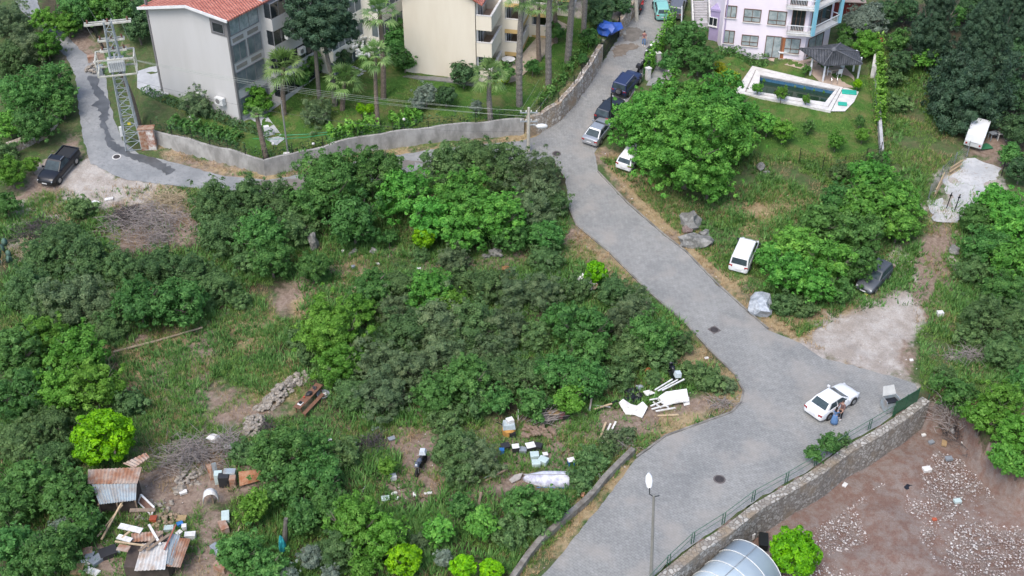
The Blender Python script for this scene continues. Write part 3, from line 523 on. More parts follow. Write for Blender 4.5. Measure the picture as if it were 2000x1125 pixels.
# ------------------------------------------------------------------ the plants, one by one: x, y, radius, kind, where it stands
GT = 'scrub thicket of the middle plot'; GL = 'scrub along the left edge'; GRt = 'trees of the right hand thicket'; GB_ = 'trees along the bottom edge'
V = [
# thicket under the side road
(655, 350, 76, 'mid', 'with pale tips, largest below the concrete wall bend', GT), (725, 335, 62, 'mid', 'touching the side road, right of the tallest', GT), (612, 395, 48, 'mid', 'at the left foot of the tree below the wall bend', GT),
(690, 430, 60, 'fig', 'hanging over the bare soil near the grey boulder slab', GT), (790, 375, 55, 'mulb', 'between the two bush masses below the side road gap', GT), (760, 462, 16, 'mid', 'tiny, left of the round lemon tree', GT),
(870, 325, 52, 'scrub', 'right below the gap where the side road shows', GT), (925, 305, 45, 'scrub', 'reaching over the side road edge, left of the concrete pole', GT), (985, 330, 62, 'scrub', 'left of the foot of the concrete lamp pole', GT),
(1050, 350, 58, 'thorn', 'overhanging the paved road beside the manhole', GT), (905, 390, 62, 'mulb', 'in the middle of the thicket above the lemon tree', GT), (965, 425, 62, 'mulb', 'facing the grey rocks of the thicket', GT), (850, 425, 50, 'mulb', 'just behind the small lemon tree', GT),
(1035, 410, 55, 'thorn', 'brownish, between broadleaf trees and paved road', GT), (1075, 400, 40, 'scrub', 'at the dry grass verge near the road bend', GT), (1070, 460, 38, 'mid', 'low, at the corner of the dry verge', GT),
(910, 450, 48, 'mulb', 'low, right of the lemon tree', GT), (1000, 460, 36, 'mid', 'behind the grey rocks', GT),
(828, 466, 25, 'bright', 'on a thin trunk, standing alone before the thicket', None), (1065, 505, 36, 'scrub', 'low, between the dry verge and the orange scrap', GT), (890, 510, 38, 'thorn', 'low, below the round lemon tree', GT),
(820, 500, 20, 'scrub', 'small, on the stony strip left of the lemon tree foot', GT),
# slope between side road and the left mass
(420, 395, 52, 'scrub', 'right of the dry branch pile', GL), (490, 385, 48, 'scrub', 'at the lower edge of the side road', GL), (550, 395, 48, 'scrub', 'at the side road left of the tall tree', GL), (440, 455, 56, 'scrub', 'below the dry branch pile, right side', GL),
(510, 455, 56, 'mid', 'leafy, in the slope left of the boulder slab', GL), (570, 450, 50, 'scrub', 'above left of the boulder slab', GL), (530, 505, 46, 'mid', 'at the lower end of the slope below the side road', GL), (610, 520, 36, 'mid', 'low, just below the boulder slab', GL), (480, 510, 34, 'scrub', 'at the lower tip of the slope thicket', GL),
(160, 408, 30, 'scrub', 'low, between the two brushwood heaps', GL), (120, 470, 46, 'scrub', 'right of the dead reeds', GL), (80, 510, 50, 'scrub', 'behind the prickly pear', GL),
(170, 510, 58, 'scrub', 'top middle of the left mass', GL), (60, 570, 55, 'scrub', 'low left, above the fig trees', GL), (140, 585, 62, 'thorn', 'greyish, centre of the left mass', GL), (235, 525, 44, 'scrub', 'below the ash heap', GL), (310, 525, 48, 'scrub', 'in the row above the long pole', GL),
(375, 540, 50, 'scrub', 'at the right end of the left mass', GL), (270, 590, 58, 'mid', 'with a dark hollow under it', GL), (350, 590, 55, 'mid', 'round, upper neighbour of the long wooden pole', GL), (420, 560, 45, 'scrub', 'loose, at the open meadow corner', GL), (200, 600, 48, 'thorn', 'deep in the left mass', GL),
(215, 640, 40, 'scrub', 'low, left of the end of the long pole', GL), (470, 590, 26, 'scrub', 'small, in the open grass', GL), (90, 610, 44, 'scrub', 'above the yellow-green trees', GL),
(85, 655, 50, 'lime', 'above the left fig tree', GL), (150, 690, 60, 'lime', 'largest, left of the open meadow', GL), (190, 750, 56, 'lime', 'above the round citrus tree', GL), (115, 760, 50, 'lime', 'between the fig and the round citrus tree', GL),
(30, 690, 60, 'fig', 'at the left edge, beside the yellow-green trees', GL), (60, 760, 52, 'fig', 'at the left edge, lower of the upper pair', GL), (15, 780, 46, 'fig', 'cut by the left edge at mid height', GL), (95, 830, 46, 'scrub', 'left of the round citrus tree', GL),
(202, 852, 64, 'bright', 'very dense, above the tin shack', None), (40, 860, 50, 'scrub', 'at the left edge, above the lower figs', GL), (110, 895, 44, 'scrub', 'left of the tin shack roof', GL), (255, 790, 36, 'scrub', 'right above the round citrus tree', GL),
(60, 945, 58, 'fig', 'spreading left of the tin shack', GL), (130, 965, 58, 'fig', 'touching the tin shack roof', GL), (160, 1020, 42, 'fig', 'below the tin shack corner', GL), (20, 990, 48, 'fig', 'at the left edge near the bottom', GL), (120, 1030, 26, 'olive', 'small, between two fig trees', GL),
(95, 1080, 58, 'mid', 'bright tips, left of the scrap heap at the bottom', GL), (25, 1060, 45, 'mid', 'in the bottom left corner', GL), (30, 1120, 30, 'mid', 'cut by the bottom edge at the far left', GL),
# middle mass
(648, 645, 72, 'lime', 'tallest left of the middle thicket', GT), (610, 690, 34, 'scrub', 'in front of the tall yellow-green tree', GT), (700, 600, 36, 'lime', 'right shoulder of the tall yellow-green tree', GT), (660, 710, 48, 'lime', 'low skirt above the wooden picnic table', GT), (585, 665, 30, 'scrub', 'left of the yellow-green tree', GT),
(725, 560, 42, 'mid', 'round, at the right end of the bare soil strip', GT), (780, 560, 44, 'scrub', 'between bare soil and middle thicket', GT), (840, 565, 44, 'mulb', 'with a pale crest, in the upper middle thicket', GT), (880, 590, 30, 'lime', 'small and shiny, in the upper middle thicket', GT),
(900, 550, 32, 'scrub', 'low, left of the orange scrap', GT), (950, 560, 44, 'scrub', 'below the orange scrap', GT), (1010, 570, 44, 'thorn', 'misty grey, left of the deep green fig', GT), (1060, 570, 42, 'thorn', 'bare twigged, above the deep green fig', GT), (770, 610, 40, 'thorn', 'at the left shoulder of the central scrub', GT),
(790, 650, 58, 'scrub', 'left part of the central scrub', GT), (860, 640, 62, 'thorn', 'centre of the central scrub', GT), (930, 640, 62, 'scrub', 'right centre of the central scrub', GT), (990, 640, 52, 'thorn', 'brownish, left of the dark gap by the fig', GT), (880, 690, 46, 'thorn', 'lower rim of the central scrub', GT), (960, 690, 44, 'thorn', 'brown twigged lower rim of the central scrub', GT),
(1140, 640, 58, 'fig', 'tall, deep green, below the white rubbish', GT), (1090, 620, 32, 'fig', 'small shoulder left of the tall fig', GT), (1145, 690, 48, 'fig', 'lower skirt of the tall fig', GT), (1045, 660, 36, 'scrub', 'left below the small fig shoulder', GT),
(1163, 532, 25, 'bright', 'beside the white rubbish near the road', None), (1130, 565, 34, 'scrub', 'under the white rubbish', GT), (1200, 570, 38, 'scrub', 'low, at the road verge right of the citrus ball', GT), (1245, 605, 42, 'thorn', 'thin and brown, leaning to the paved road', GT), (1215, 635, 46, 'thorn', 'right of the tall fig', GT),
(1270, 650, 50, 'mid', 'rightmost broad one by the paved road', GT), (1320, 670, 34, 'scrub', 'touching the road edge across from the manhole', GT), (1225, 690, 46, 'scrub', 'above the black moped', GT), (1290, 700, 34, 'scrub', 'behind the black moped', GT),
(730, 715, 56, 'thorn', 'pale grey, upper left of the grey pair', GT), (810, 720, 54, 'thorn', 'pale grey, right of the grey pair', GT), (750, 775, 55, 'thorn', 'pale grey, above the bare yard', GT), (690, 770, 42, 'scrub', 'right of the tyre on the ground', GT), (845, 770, 44, 'fig', 'on a dark trunk above the bare yard', GT),
(910, 735, 52, 'mid', 'leafy, above the yellow machine', GT), (975, 730, 50, 'scrub', 'in the row above the log heap', GT), (1035, 735, 50, 'scrub', 'above the log heap, to the right', GT), (1095, 725, 48, 'mid', 'below the fig skirt', GT), (1150, 740, 46, 'mid', 'above the black rubbish bags, left', GT), (1205, 735, 36, 'scrub', 'above the black rubbish bags', GT),
(925, 790, 38, 'scrub', 'left of the yellow machine', GT), (970, 780, 34, 'mid', 'right behind the yellow machine', GT), (1040, 785, 36, 'mid', 'behind the log heap', GT), (1110, 780, 34, 'lime', 'left of the grey scrap poles', GT), (870, 820, 36, 'scrub', 'low, below the dark trunked tree', GT),
(1385, 745, 34, 'scrub', 'on the dry corner inside the road bend', GT), (1350, 730, 28, 'scrub', 'right of the black moped', GT), (1420, 755, 22, 'thorn', 'at the very tip of the road bend', GT), (1275, 740, 20, 'scrub', 'between the moped and the rubbish', GT),
# yard, lower middle
(545, 885, 58, 'mid', 'dense, right of the rusty sheet metal', GB_), (600, 870, 46, 'mid', 'dense, upper right of the yard trees', GB_), (625, 930, 52, 'mid', 'below the two dense yard trees', GB_), (675, 885, 38, 'scrub', 'round, beside the bare yard', GB_), (565, 950, 50, 'fig', 'shaded, below the rusty sheet metal', GB_), (480, 885, 34, 'scrub', 'right of the withered brush', GB_),
(497, 990, 38, 'lime', 'right of the upturned white chair', GB_), (755, 912, 22, 'lime', 'small and yellow, beside a white bucket', None), (890, 880, 52, 'scrub', 'right of the parked trail motorbike', GB_), (935, 900, 48, 'thorn', 'left of the box stack', GB_), (900, 925, 38, 'scrub', 'low, behind the yard boards', GB_),
(590, 1005, 42, 'mid', 'above the turquoise net', GB_), (640, 985, 44, 'mid', 'in the bottom row, left middle', GB_), (690, 1020, 62, 'lime', 'with reddish tips, tallest of the bottom row', GB_), (750, 1050, 52, 'lime', 'right slope of the tallest bottom tree', GB_), (660, 1075, 52, 'scrub', 'under the tallest bottom tree', GB_),
(710, 1105, 34, 'lime', 'golden tipped, bottom edge middle', GB_), (790, 1095, 38, 'bright', 'bottom edge, right of the golden tipped one', GB_), (470, 1080, 52, 'fig', 'left of the turquoise net', GB_), (520, 1110, 42, 'mid', 'bottom edge, left of the silvery trees', GB_), (605, 1090, 26, 'olive', 'taller of the bottom edge pair', GB_), (560, 1120, 22, 'olive', 'lower of the bottom edge pair', GB_), (645, 1120, 20, 'olive', 'third, right of the pair', GB_),
(858, 1035, 32, 'mulb', 'pear shaped, in the lower yard', GB_), (940, 1020, 32, 'mulb', 'glossy, beside the tall weeds', GB_), (900, 985, 28, 'mid', 'small, above the glossy one', GB_), (865, 1090, 20, 'olive', 'small, at the bottom right of the yard', GB_), (905, 1108, 30, 'bright', 'bottom edge, left of the low roadside wall', GB_), (960, 1112, 26, 'bright', 'bottom edge, against the low roadside wall', GB_), (820, 1060, 24, 'thorn', 'in the shade left of the pear shaped tree', GB_),
(1020, 985, 40, 'mid', 'weedy, below the upturned boat', GB_), (1075, 985, 38, 'mid', 'weedy, left of the low roadside wall', GB_), (1000, 1040, 42, 'scrub', 'in the tall weeds by the roadside wall', GB_), (1050, 1035, 28, 'scrub', 'low, leaning on the roadside wall', GB_), (1155, 900, 34, 'scrub', 'at the upper end of the low roadside wall', GB_), (1135, 940, 30, 'scrub', 'between boat and roadside wall', GB_),
(1195, 860, 26, 'thorn', 'over the leaning planks', GB_), (1225, 850, 20, 'thorn', 'at the dry verge right of the planks', GB_), (1185, 880, 24, 'scrub', 'in front of the leaning planks', GB_),
# upper left
(20, 40, 42, 'thorn', 'in the top left corner', 'trees of the top left slope'), (65, 95, 44, 'thorn', 'beside the rising track', 'trees of the top left slope'), (20, 110, 40, 'scrub', 'on the slope below the corner', 'trees of the top left slope'), (85, 40, 30, 'lime', 'at the top, beside the rising track', 'trees of the top left slope'), (90, 85, 34, 'lime', 'overhanging the rising track', 'trees of the top left slope'),
(95, 165, 50, 'mid', 'drooping over the side road wall', 'trees of the top left slope'), (40, 180, 46, 'mid', 'left of the drooping tree', 'trees of the top left slope'), (65, 240, 44, 'mid', 'over the rubble wall', 'trees of the top left slope'), (15, 240, 34, 'mulb', 'at the left edge above the pickup', 'trees of the top left slope'), (120, 205, 28, 'mid', 'at the side road edge opposite the pylon', 'trees of the top left slope'),
(20, 335, 36, 'lime', 'reaching to the pickup bonnet', 'trees of the top left slope'), (12, 400, 28, 'fig', 'at the left edge below the pickup', 'trees of the top left slope'), (60, 320, 18, 'lime', 'small, just behind the pickup', 'trees of the top left slope'), (5, 300, 30, 'scrub', 'at the left edge, behind the pickup', 'trees of the top left slope'),
(150, 20, 44, 'mid', 'at the top, left of the pylon', 'trees of the top left slope'), (190, 10, 40, 'mulb', 'at the top, behind the pylon arm', 'trees of the top left slope'), (130, 45, 30, 'lime', 'at the track, upper left of the pylon', 'trees of the top left slope'), (240, 20, 36, 'fig', 'behind the pylon head', 'trees of the top left slope'), (270, 55, 32, 'dark', 'in the shade left of the grey house', 'trees of the top left slope'), (280, 20, 34, 'dark', 'against the roof of the grey house', 'trees of the top left slope'),
# apartment gardens
(388, 204, 36, 'thorn', 'before the gable of the grey house', 'garden trees'), (604, 122, 30, 'mid', 'under the tall pine', 'garden trees'), (590, 150, 22, 'mid', 'low, left foot of the tall pine', 'garden trees'), (668, 113, 24, 'dark', 'clipped, right of the pine trunks', 'garden trees'), (780, 85, 40, 'mid', 'bushy, left of the cream gable', 'garden trees'), (765, 55, 30, 'mid', 'behind the bushy tree by the cream gable', 'garden trees'), (790, 115, 26, 'mid', 'low, at the foot of the cream gable', 'garden trees'),
(905, 145, 27, 'dark', 'clipped, before the lowest cream balcony', 'garden trees'), (985, 140, 22, 'mid', 'right of the palm by the cream house', 'garden trees'), (832, 183, 25, 'olive', 'round, in front of the cream house', 'garden trees'), (815, 200, 17, 'olive', 'small, beside the round olive', 'garden trees'), (618, 222, 34, 'thorn', 'sparse, on the lawn beside the hose', 'garden trees'),
(870, 185, 24, 'dark', 'flowering, right of the round olive', 'garden trees'), (930, 208, 15, 'olive', 'slim, left of the short palm', 'garden trees'), (760, 25, 26, 'dark', 'at the top between the grey and cream houses', 'garden trees'), (700, 20, 26, 'dark', 'between the second palm and the glazed stairwell', 'garden trees'), (705, 212, 12, 'bright', 'tiny clipped ball, left of two', 'clipped balls'), (722, 212, 11, 'bright', 'tiny clipped ball by the palm trunk', 'clipped balls'),
(1170, 22, 34, 'dark', 'behind the blue tarpaulin', 'garden trees'), (1215, 8, 24, 'dark', 'at the top, left of the upper street', 'garden trees'), (1150, 70, 20, 'mid', 'inside the fence by the blue tarpaulin', 'garden trees'), (1040, 128, 16, 'mid', 'at the lone tall palm foot', 'garden trees'), (1085, 60, 20, 'mid', 'between the tall palms', 'garden trees'), (1000, 10, 20, 'mid', 'at the top over the cream house', 'garden trees'),
(985, 155, 14, 'gold', 'low, right of the palm by the cream house', 'garden trees'), (1140, 115, 12, 'mid', 'low, at the stone wall fence', 'garden trees'),
# the big broadleaf and its neighbours
(1345, 285, 100, 'mulb', 'biggest crown, over the half hidden white car', None), (1258, 240, 66, 'mulb', 'left crown reaching over the parked cars', None), (1400, 205, 66, 'mulb', 'right crown next to the pool', None), (1290, 215, 60, 'mulb', 'top crown behind the parked silver saloon', None), (1272, 305, 36, 'mulb', 'low front skirt right of the half hidden white car', None), (1385, 345, 50, 'mulb', 'low right skirt above the boulders', None), (1440, 270, 46, 'mulb', 'shaded right skirt on the lawn', None), (1330, 200, 58, 'mulb', 'top middle crown', None),
(1342, 80, 46, 'fig', 'feathery, between the upper street and the lilac house', 'lilac house garden plants'), (1365, 115, 34, 'mid', 'feathery, right below the one by the lilac house stairs', 'lilac house garden plants'), (1308, 120, 24, 'mid', 'at the kerb of the upper street by the motorbikes', 'lilac house garden plants'), (1425, 150, 20, 'gold', 'at the left pool corner', 'lilac house garden plants'), (1405, 132, 14, 'gold', 'small, further left of the pool', 'lilac house garden plants'),
(1480, 172, 12, 'lime', 'sparse, before the left end of the pool', 'lilac house garden plants'), (1527, 182, 15, 'lime', 'sparse, before the middle of the pool', 'lilac house garden plants'), (1575, 194, 10, 'lime', 'small, before the right half of the pool', 'lilac house garden plants'), (1530, 255, 26, 'lime', 'thin, in the middle of the pool lawn', 'lilac house garden plants'), (1500, 240, 24, 'mulb', 'loose, left of the thin lawn tree', 'lilac house garden plants'), (1460, 225, 30, 'mulb', 'between big crown and pool lawn', 'lilac house garden plants'),
(1633, 275, 20, 'lime', 'pale, right part of the pool lawn', 'lilac house garden plants'), (1685, 262, 16, 'lime', 'round, beside the vine wall', 'lilac house garden plants'), (1680, 235, 12, 'mid', 'small, beside the vine wall', 'lilac house garden plants'), (1580, 245, 14, 'mid', 'small, centre right of the pool lawn', 'lilac house garden plants'), (1675, 163, 10, 'bright', 'tiny clipped ball beside the gazebo patio', 'lilac house garden plants'), (1575, 134, 10, 'mid', 'tiny ball left of the gazebo post', 'lilac house garden plants'),
# upper right
(1690, 40, 44, 'olive', 'tall, behind the gazebo', 'trees of the upper right wood'), (1655, 60, 20, 'mid', 'against the red shed', 'trees of the upper right wood'), (1695, 85, 32, 'lime', 'behind the vine wall end', 'trees of the upper right wood'), (1650, 85, 18, 'fig', 'right of the gazebo roof', 'trees of the upper right wood'), (1730, 25, 32, 'dark', 'behind the tall olive', 'trees of the upper right wood'), (1770, 20, 32, 'dark', 'left flank of the first conifer', 'trees of the upper right wood'),
(1812, 112, 26, 'mulb', 'glowing between the two conifers', 'trees of the upper right wood'), (1755, 80, 26, 'mid', 'at the head of the grass path', 'trees of the upper right wood'), (1760, 120, 28, 'dark', 'left of the glowing tree', 'trees of the upper right wood'), (1745, 155, 24, 'scrub', 'at the grass path, right of the vine wall', 'trees of the upper right wood'), (1755, 205, 26, 'scrub', 'low on the grass path beside the vine wall', 'trees of the upper right wood'),
(1955, 60, 50, 'dark', 'right of the largest conifer top', 'trees of the upper right wood'), (1985, 20, 44, 'dark', 'in the top right corner', 'trees of the upper right wood'), (1990, 110, 46, 'dark', 'at the right edge, below the corner', 'trees of the upper right wood'), (1955, 130, 50, 'pine', 'right shoulder of the largest conifer', 'trees of the upper right wood'), (1945, 190, 44, 'pine', 'above the caravan, to the right', 'trees of the upper right wood'), (1985, 190, 44, 'dark', 'at the right edge above the brown clearing', 'trees of the upper right wood'),
(1990, 250, 36, 'dark', 'at the right edge beside the brown clearing', 'trees of the upper right wood'), (1975, 300, 26, 'mid', 'right of the caravan clearing', 'trees of the upper right wood'), (1995, 330, 32, 'dark', 'at the right edge beside the paved patch', 'trees of the upper right wood'), (1900, 5, 40, 'dark', 'at the top behind the largest conifer', 'trees of the upper right wood'), (1860, 30, 28, 'mid', 'between the conifer tops', 'trees of the upper right wood'),
# right thicket over the grey car
(1700, 345, 46, 'mulb', 'topmost, at the lower end of the vine wall', GRt), (1750, 390, 50, 'mulb', 'right end, beside the grass path', GRt), (1690, 400, 54, 'mulb', 'centre top', GRt), (1640, 390, 42, 'mid', 'left top, above the dry meadow', GRt), (1755, 440, 38, 'mulb', 'lower right, over the reddish soil', GRt), (1610, 440, 52, 'fig', 'left centre beside the dry meadow', GRt), (1680, 455, 50, 'mid', 'centre, over the reddish soil', GRt),
(1560, 480, 50, 'mulb', 'pointed tips, right of the white van', GRt), (1620, 510, 50, 'mulb', 'middle of the lower half', GRt), (1540, 530, 46, 'mulb', 'lower left, nearest the white van', GRt), (1590, 555, 42, 'mulb', 'lower middle front', GRt), (1680, 515, 42, 'fig', 'reaching over the grey car roof', GRt), (1640, 565, 30, 'mid', 'low, left of the grey car', GRt),
(1535, 595, 32, 'scrub', 'low, right of the big wrapped rock', GRt), (1570, 605, 28, 'scrub', 'low, at the gravel yard edge', GRt), (1500, 500, 28, 'mulb', 'narrow, beside the van roof', GRt), (1720, 315, 22, 'scrub', 'at the foot of the vine wall', GRt), (1640, 340, 26, 'scrub', 'under the wire fence', GRt),
# right edge
(1950, 400, 46, 'mulb', 'right of the paved patch', 'bushes of the right bank'), (1905, 425, 36, 'mid', 'below the paved patch', 'bushes of the right bank'), (1985, 440, 50, 'mulb', 'at the right edge beside the paved patch bushes', 'bushes of the right bank'), (1925, 480, 46, 'mid', 'over the grey boulder', 'bushes of the right bank'), (1980, 510, 50, 'mulb', 'at the right edge, middle height', 'bushes of the right bank'), (1900, 530, 38, 'scrub', 'facing the track below the boulder', 'bushes of the right bank'), (1960, 560, 42, 'mid', 'dark hollowed, middle right edge', 'bushes of the right bank'),
(1930, 625, 54, 'scrub', 'wide and dull, above the white box', 'bushes of the right bank'), (1980, 630, 48, 'scrub', 'wide and dull, at the right edge', 'bushes of the right bank'), (1960, 690, 44, 'scrub', 'below the wide dull pair', 'bushes of the right bank'), (1890, 660, 32, 'scrub', 'low, edge of the grass bank', 'bushes of the right bank'), (1845, 730, 20, 'scrub', 'small, above the skip', 'bushes of the right bank'), (1830, 745, 18, 'mid', 'small, behind the green fence panel', 'bushes of the right bank'),
(1870, 768, 38, 'mid', 'at the end of the stone retaining wall', 'bushes of the right bank'), (1955, 780, 46, 'lime', 'top of the corner group over the rubble lot', 'bushes of the right bank'), (1920, 815, 38, 'lime', 'left of the corner group over the rubble lot', 'bushes of the right bank'), (1985, 840, 44, 'lime', 'right edge of the corner group', 'bushes of the right bank'), (1965, 890, 34, 'mulb', 'lowest of the corner group', 'bushes of the right bank'), (1995, 740, 30, 'mid', 'right edge, over the corner group', 'bushes of the right bank'), (1992, 910, 26, 'mulb', 'lowest at the right edge', 'bushes of the right bank'),
(1620, 865, 24, 'mid', 'weedy, between road and green railing', 'weeds by the railing'), (1590, 885, 18, 'mid', 'weedy, lower clump by the green railing', 'weeds by the railing'), (1645, 860, 18, 'scrub', 'small, right clump by the green railing', 'weeds by the railing'),
(1553, 1078, 56, 'bright', 'standing in the rubble lot beside the greenhouse', None)]
for a in V:
    px, py, r_, kd, wh, gp = a
    kw = {}
    if kd == 'bright': kw = dict(name='citrus_tree', rz=.95)
    if kd == 'olive': kw = dict(name='olive_tree')
    if kd == 'fig': kw = dict(name='fig_tree')
    if r_ <= 26 and kd not in ('bright', 'olive', 'fig'): kw = dict(name='bush', cat='bush')
    if kw.get('cat') == 'bush' and kd != 'gold' : kw['label'] = DESC[kd].replace('tree', 'bush') + ' ' + wh
    plant(px, py, r_, kd, wh, group=gp, **kw)
# two conifers of the upper right wood, and the tall pine of the grey house
def conifer(px, py, top, R_, label):
    P = G(px, py); h = top_h(px, top, P); o = thing('conifer', label, 'conifer', P, 0, 'tall conifers of the upper right wood')
    rr = random.Random(px); n = 9
    for k in range(n):
        f = k / (n - 1); q = R_ * (1.0 - .80 * f ** .95) * rr.uniform(.9, 1.08) * (.85 if k == 0 else 1); crown_log.append(k)
        c = bpy.data.objects.new('crown', crown_proto('pine', 3.0)); C.objects.link(c); c.parent = o; c.location = (rr.uniform(-.3, .3), rr.uniform(-.3, .3), h * (.14 + .8 * f)); c.scale = (q, q, q * 1.25); c.rotation_euler = (0, 0, rr.uniform(0, 6))
    t = bpy.data.objects.new('trunk', _tk[0]); C.objects.link(t); t.parent = o; t.scale = (2.5, 2.5, h * .45)
conifer(1883, 236, -40, 3.9, 'largest dark conifer, standing over the white caravan')
conifer(1806, 130, -110, 2.3, 'dark conifer behind the glowing bush, left of the largest')
conifer(1955, 130, -100, 2.3, 'dark conifer behind the largest, to the right')
P = G(654, 205); o = thing('pine', 'tall twin trunked pine before the balconies of the grey house', 'pine', P)
h = top_h(648, -20, P)
for dx, dy, hh, rr_ in ((-1.2, .4, 1, 2.2), (.9, 0, .93, 2.0), (0, -.7, .84, 2.1), (-2.2, 0, .8, 1.6), (1.9, .5, .76, 1.5), (-.4, .2, .7, 1.6)):
    c = bpy.data.objects.new('crown', crown_proto('pine', 2.2)); C.objects.link(c); c.parent = o; c.location = (dx - .3, dy, h * hh - 1.2); c.scale = (rr_, rr_, rr_ * .85)
mb = MB(); mb.tube([(0, 0, -.3), (.1, 0, 2), (-.3, 0, h * .45), (-.7, .2, h * .9)], [.33, .27, .2, .08], 8); mb.tube([(-1.6, .5, -.2), (-1.5, .5, h * .4), (-1.2, .3, h * .92)], [.24, .2, .07], 8)
for k in range(7): mb.tube([(-.5 - k * .05, .1, h * (.6 + k * .045)), (-.5 + 1.9 * math.cos(k * 2.1), 1.5 * math.sin(k * 2.1), h * (.68 + k * .045))], [.07, .02], 5)
part('trunk', mb, M_BARKG, o)
# ------------------------------------------------------------------ palms
def fan_mesh(seed, n=26):
    rg = random.Random(seed); P = []; fs = []; LV = []
    for k in range(n):
        az = k * 2.4 + rg.uniform(-.2, .2); el = R(78 - 118 * k / n + rg.uniform(-8, 8)); pl = .48 + .1 * rg.random()
        d = Vector((math.cos(az) * math.cos(el), math.sin(az) * math.cos(el), math.sin(el))); side = Vector((-math.sin(az), math.cos(az), 0)); up = side.cross(d) * -1
        hub = d * pl; v = rg.uniform(.25, 1) - (.25 if el < -.3 else 0)
        b = len(P); w_ = .012; P += [Vector((0, 0, 0)) + side * w_, hub + side * w_, hub - side * w_, -side * w_]; fs.append((b, b + 1, b + 2, b + 3)); LV += [v * .5] * 4
        for j in range(-6, 7):
            a = j * R(13) + rg.uniform(-.05, .05); dd = (d * math.cos(a) + side * math.sin(a)); L_ = .55 * (1 - abs(j) * .035) * rg.uniform(.85, 1.1); nrm = up
            q = dd.cross(nrm).normalized() * .026; b = len(P); droop = Vector((0, 0, -.16)) * rg.uniform(.5, 1.5) * math.cos(el)
            P += [hub, hub + dd * L_ * .55 + q, hub + dd * L_ + droop, hub + dd * L_ * .55 - q]; fs.append((b, b + 1, b + 2, b + 3)); LV += [min(1, max(0, v + rg.uniform(-.2, .2)))] * 4
    me = bpy.data.meshes.new('crown'); me.from_pydata([tuple(p) for p in P], [], fs); me.update()
    at = me.attributes.new('lv', 'FLOAT', 'POINT'); at.data.foreach_set('value', np.array(LV, np.float32)); me.materials.append(LM['palm']); return me
LM['palm'] = leafmat('palm_fronds', (.035, .075, .02), (.085, .16, .05), (.17, .26, .10), .2, .45)
LM['deadpalm'] = leafmat('dead_fronds', (.12, .085, .05), (.2, .15, .09), (.3, .23, .14), .1)
_fans = [fan_mesh(s) for s in range(3)]
M_PALM = mat('palm_trunk', (.20, .155, .12), var=.5, vscale=9, bump=.6, bscale=14); M_PALM2 = mat('shaggy_palm_trunk', (.24, .215, .19), var=.5, vscale=9, bump=.7, bscale=12)
def palm(bx, by, tx, ty, label, r0=.2, Rc=1.9, m=None, shag=0):
    P = G(bx, by); h = top_h(tx, ty, P); k = px_per_m(P + Vector((0, 0, h))); dx = GB(tx, by)[0]
    d = ray(tx, ty); t = P[1] / d.y; tx_ = d.x * t - P.x
    o = thing('palm_tree', label, 'palm', P, 0, 'palms of the apartment gardens'); mb = MB(); rr = random.Random(bx)
    pts = []; rs = []; n = max(8, int(h / .28))
    for i in range(n + 1):
        f = i / n; pts.append((tx_ * f + .12 * math.sin(f * 3 + bx), .1 * math.sin(f * 2.2), h * f - .15 * (i == 0))); rs.append(r0 * (1.35 - .5 * f) * (1 + .09 * (i % 2)) + (shag * .5 * r0 * rr.random() if f > .25 else 0))
    mb.tube(pts, rs, 9); part('trunk', mb, m or M_PALM, o)
    c = bpy.data.objects.new('crown', rr.choice(_fans)); C.objects.link(c); c.parent = o; c.location = pts[-1]; c.scale = (Rc * .76, Rc * .76, Rc * .72); c.rotation_euler = (0, 0, rr.uniform(0, 6))
    return o
palm(557, 224, 551, 132, 'fan palm with a short thick trunk before the grey facade', .2, 3.1)
palm(671, 214, 669, 160, 'short fan palm on the lawn right of the pine', .2, 2.9)
palm(738, 246, 734, 112, 'slender fan palm at the garden wall left of the olive', .17, 2.5)
palm(748, 192, 742, 28, 'tall fan palm behind the slender one, beside the bushy tree', .22, 2.8)
palm(958, 238, 957, 150, 'short shaggy fan palm near the end of the concrete wall', .21, 2.8, M_PALM2, .3)
palm(1015, 206, 1019, -6, 'tallest shaggy palm in front of the cream balconies', .25, 2.6, M_PALM2, .5)
palm(1052, 118, 1054, 12, 'slim palm behind the tallest, beside the cream terrace', .2, 2.3)
palm(1071, 165, 1076, -30, 'tall palm standing alone on the open lawn', .25, 2.6, M_PALM2, .35)
palm(1082, 83, 1086, 8, 'short palm at the edge of the cream terrace', .22, 2.4)
palm(1111, 121, 1117, -45, 'tall grey palm nearest the stone wall fence', .27, 2.6, M_PALM2, .3)
palm(1141, 77, 1148, -60, 'tall palm left of the blue tarpaulin', .22, 2.6, M_PALM2, .3)
palm(517, 308, 503, 222, 'stubby palm trunk in the wall corner, crown merged with a leafy tree', .21, .9)
plant(500, 196, 38, 'lime', 'leafy, over the palm trunk at the concrete wall corner', name='tree', clear=.1)
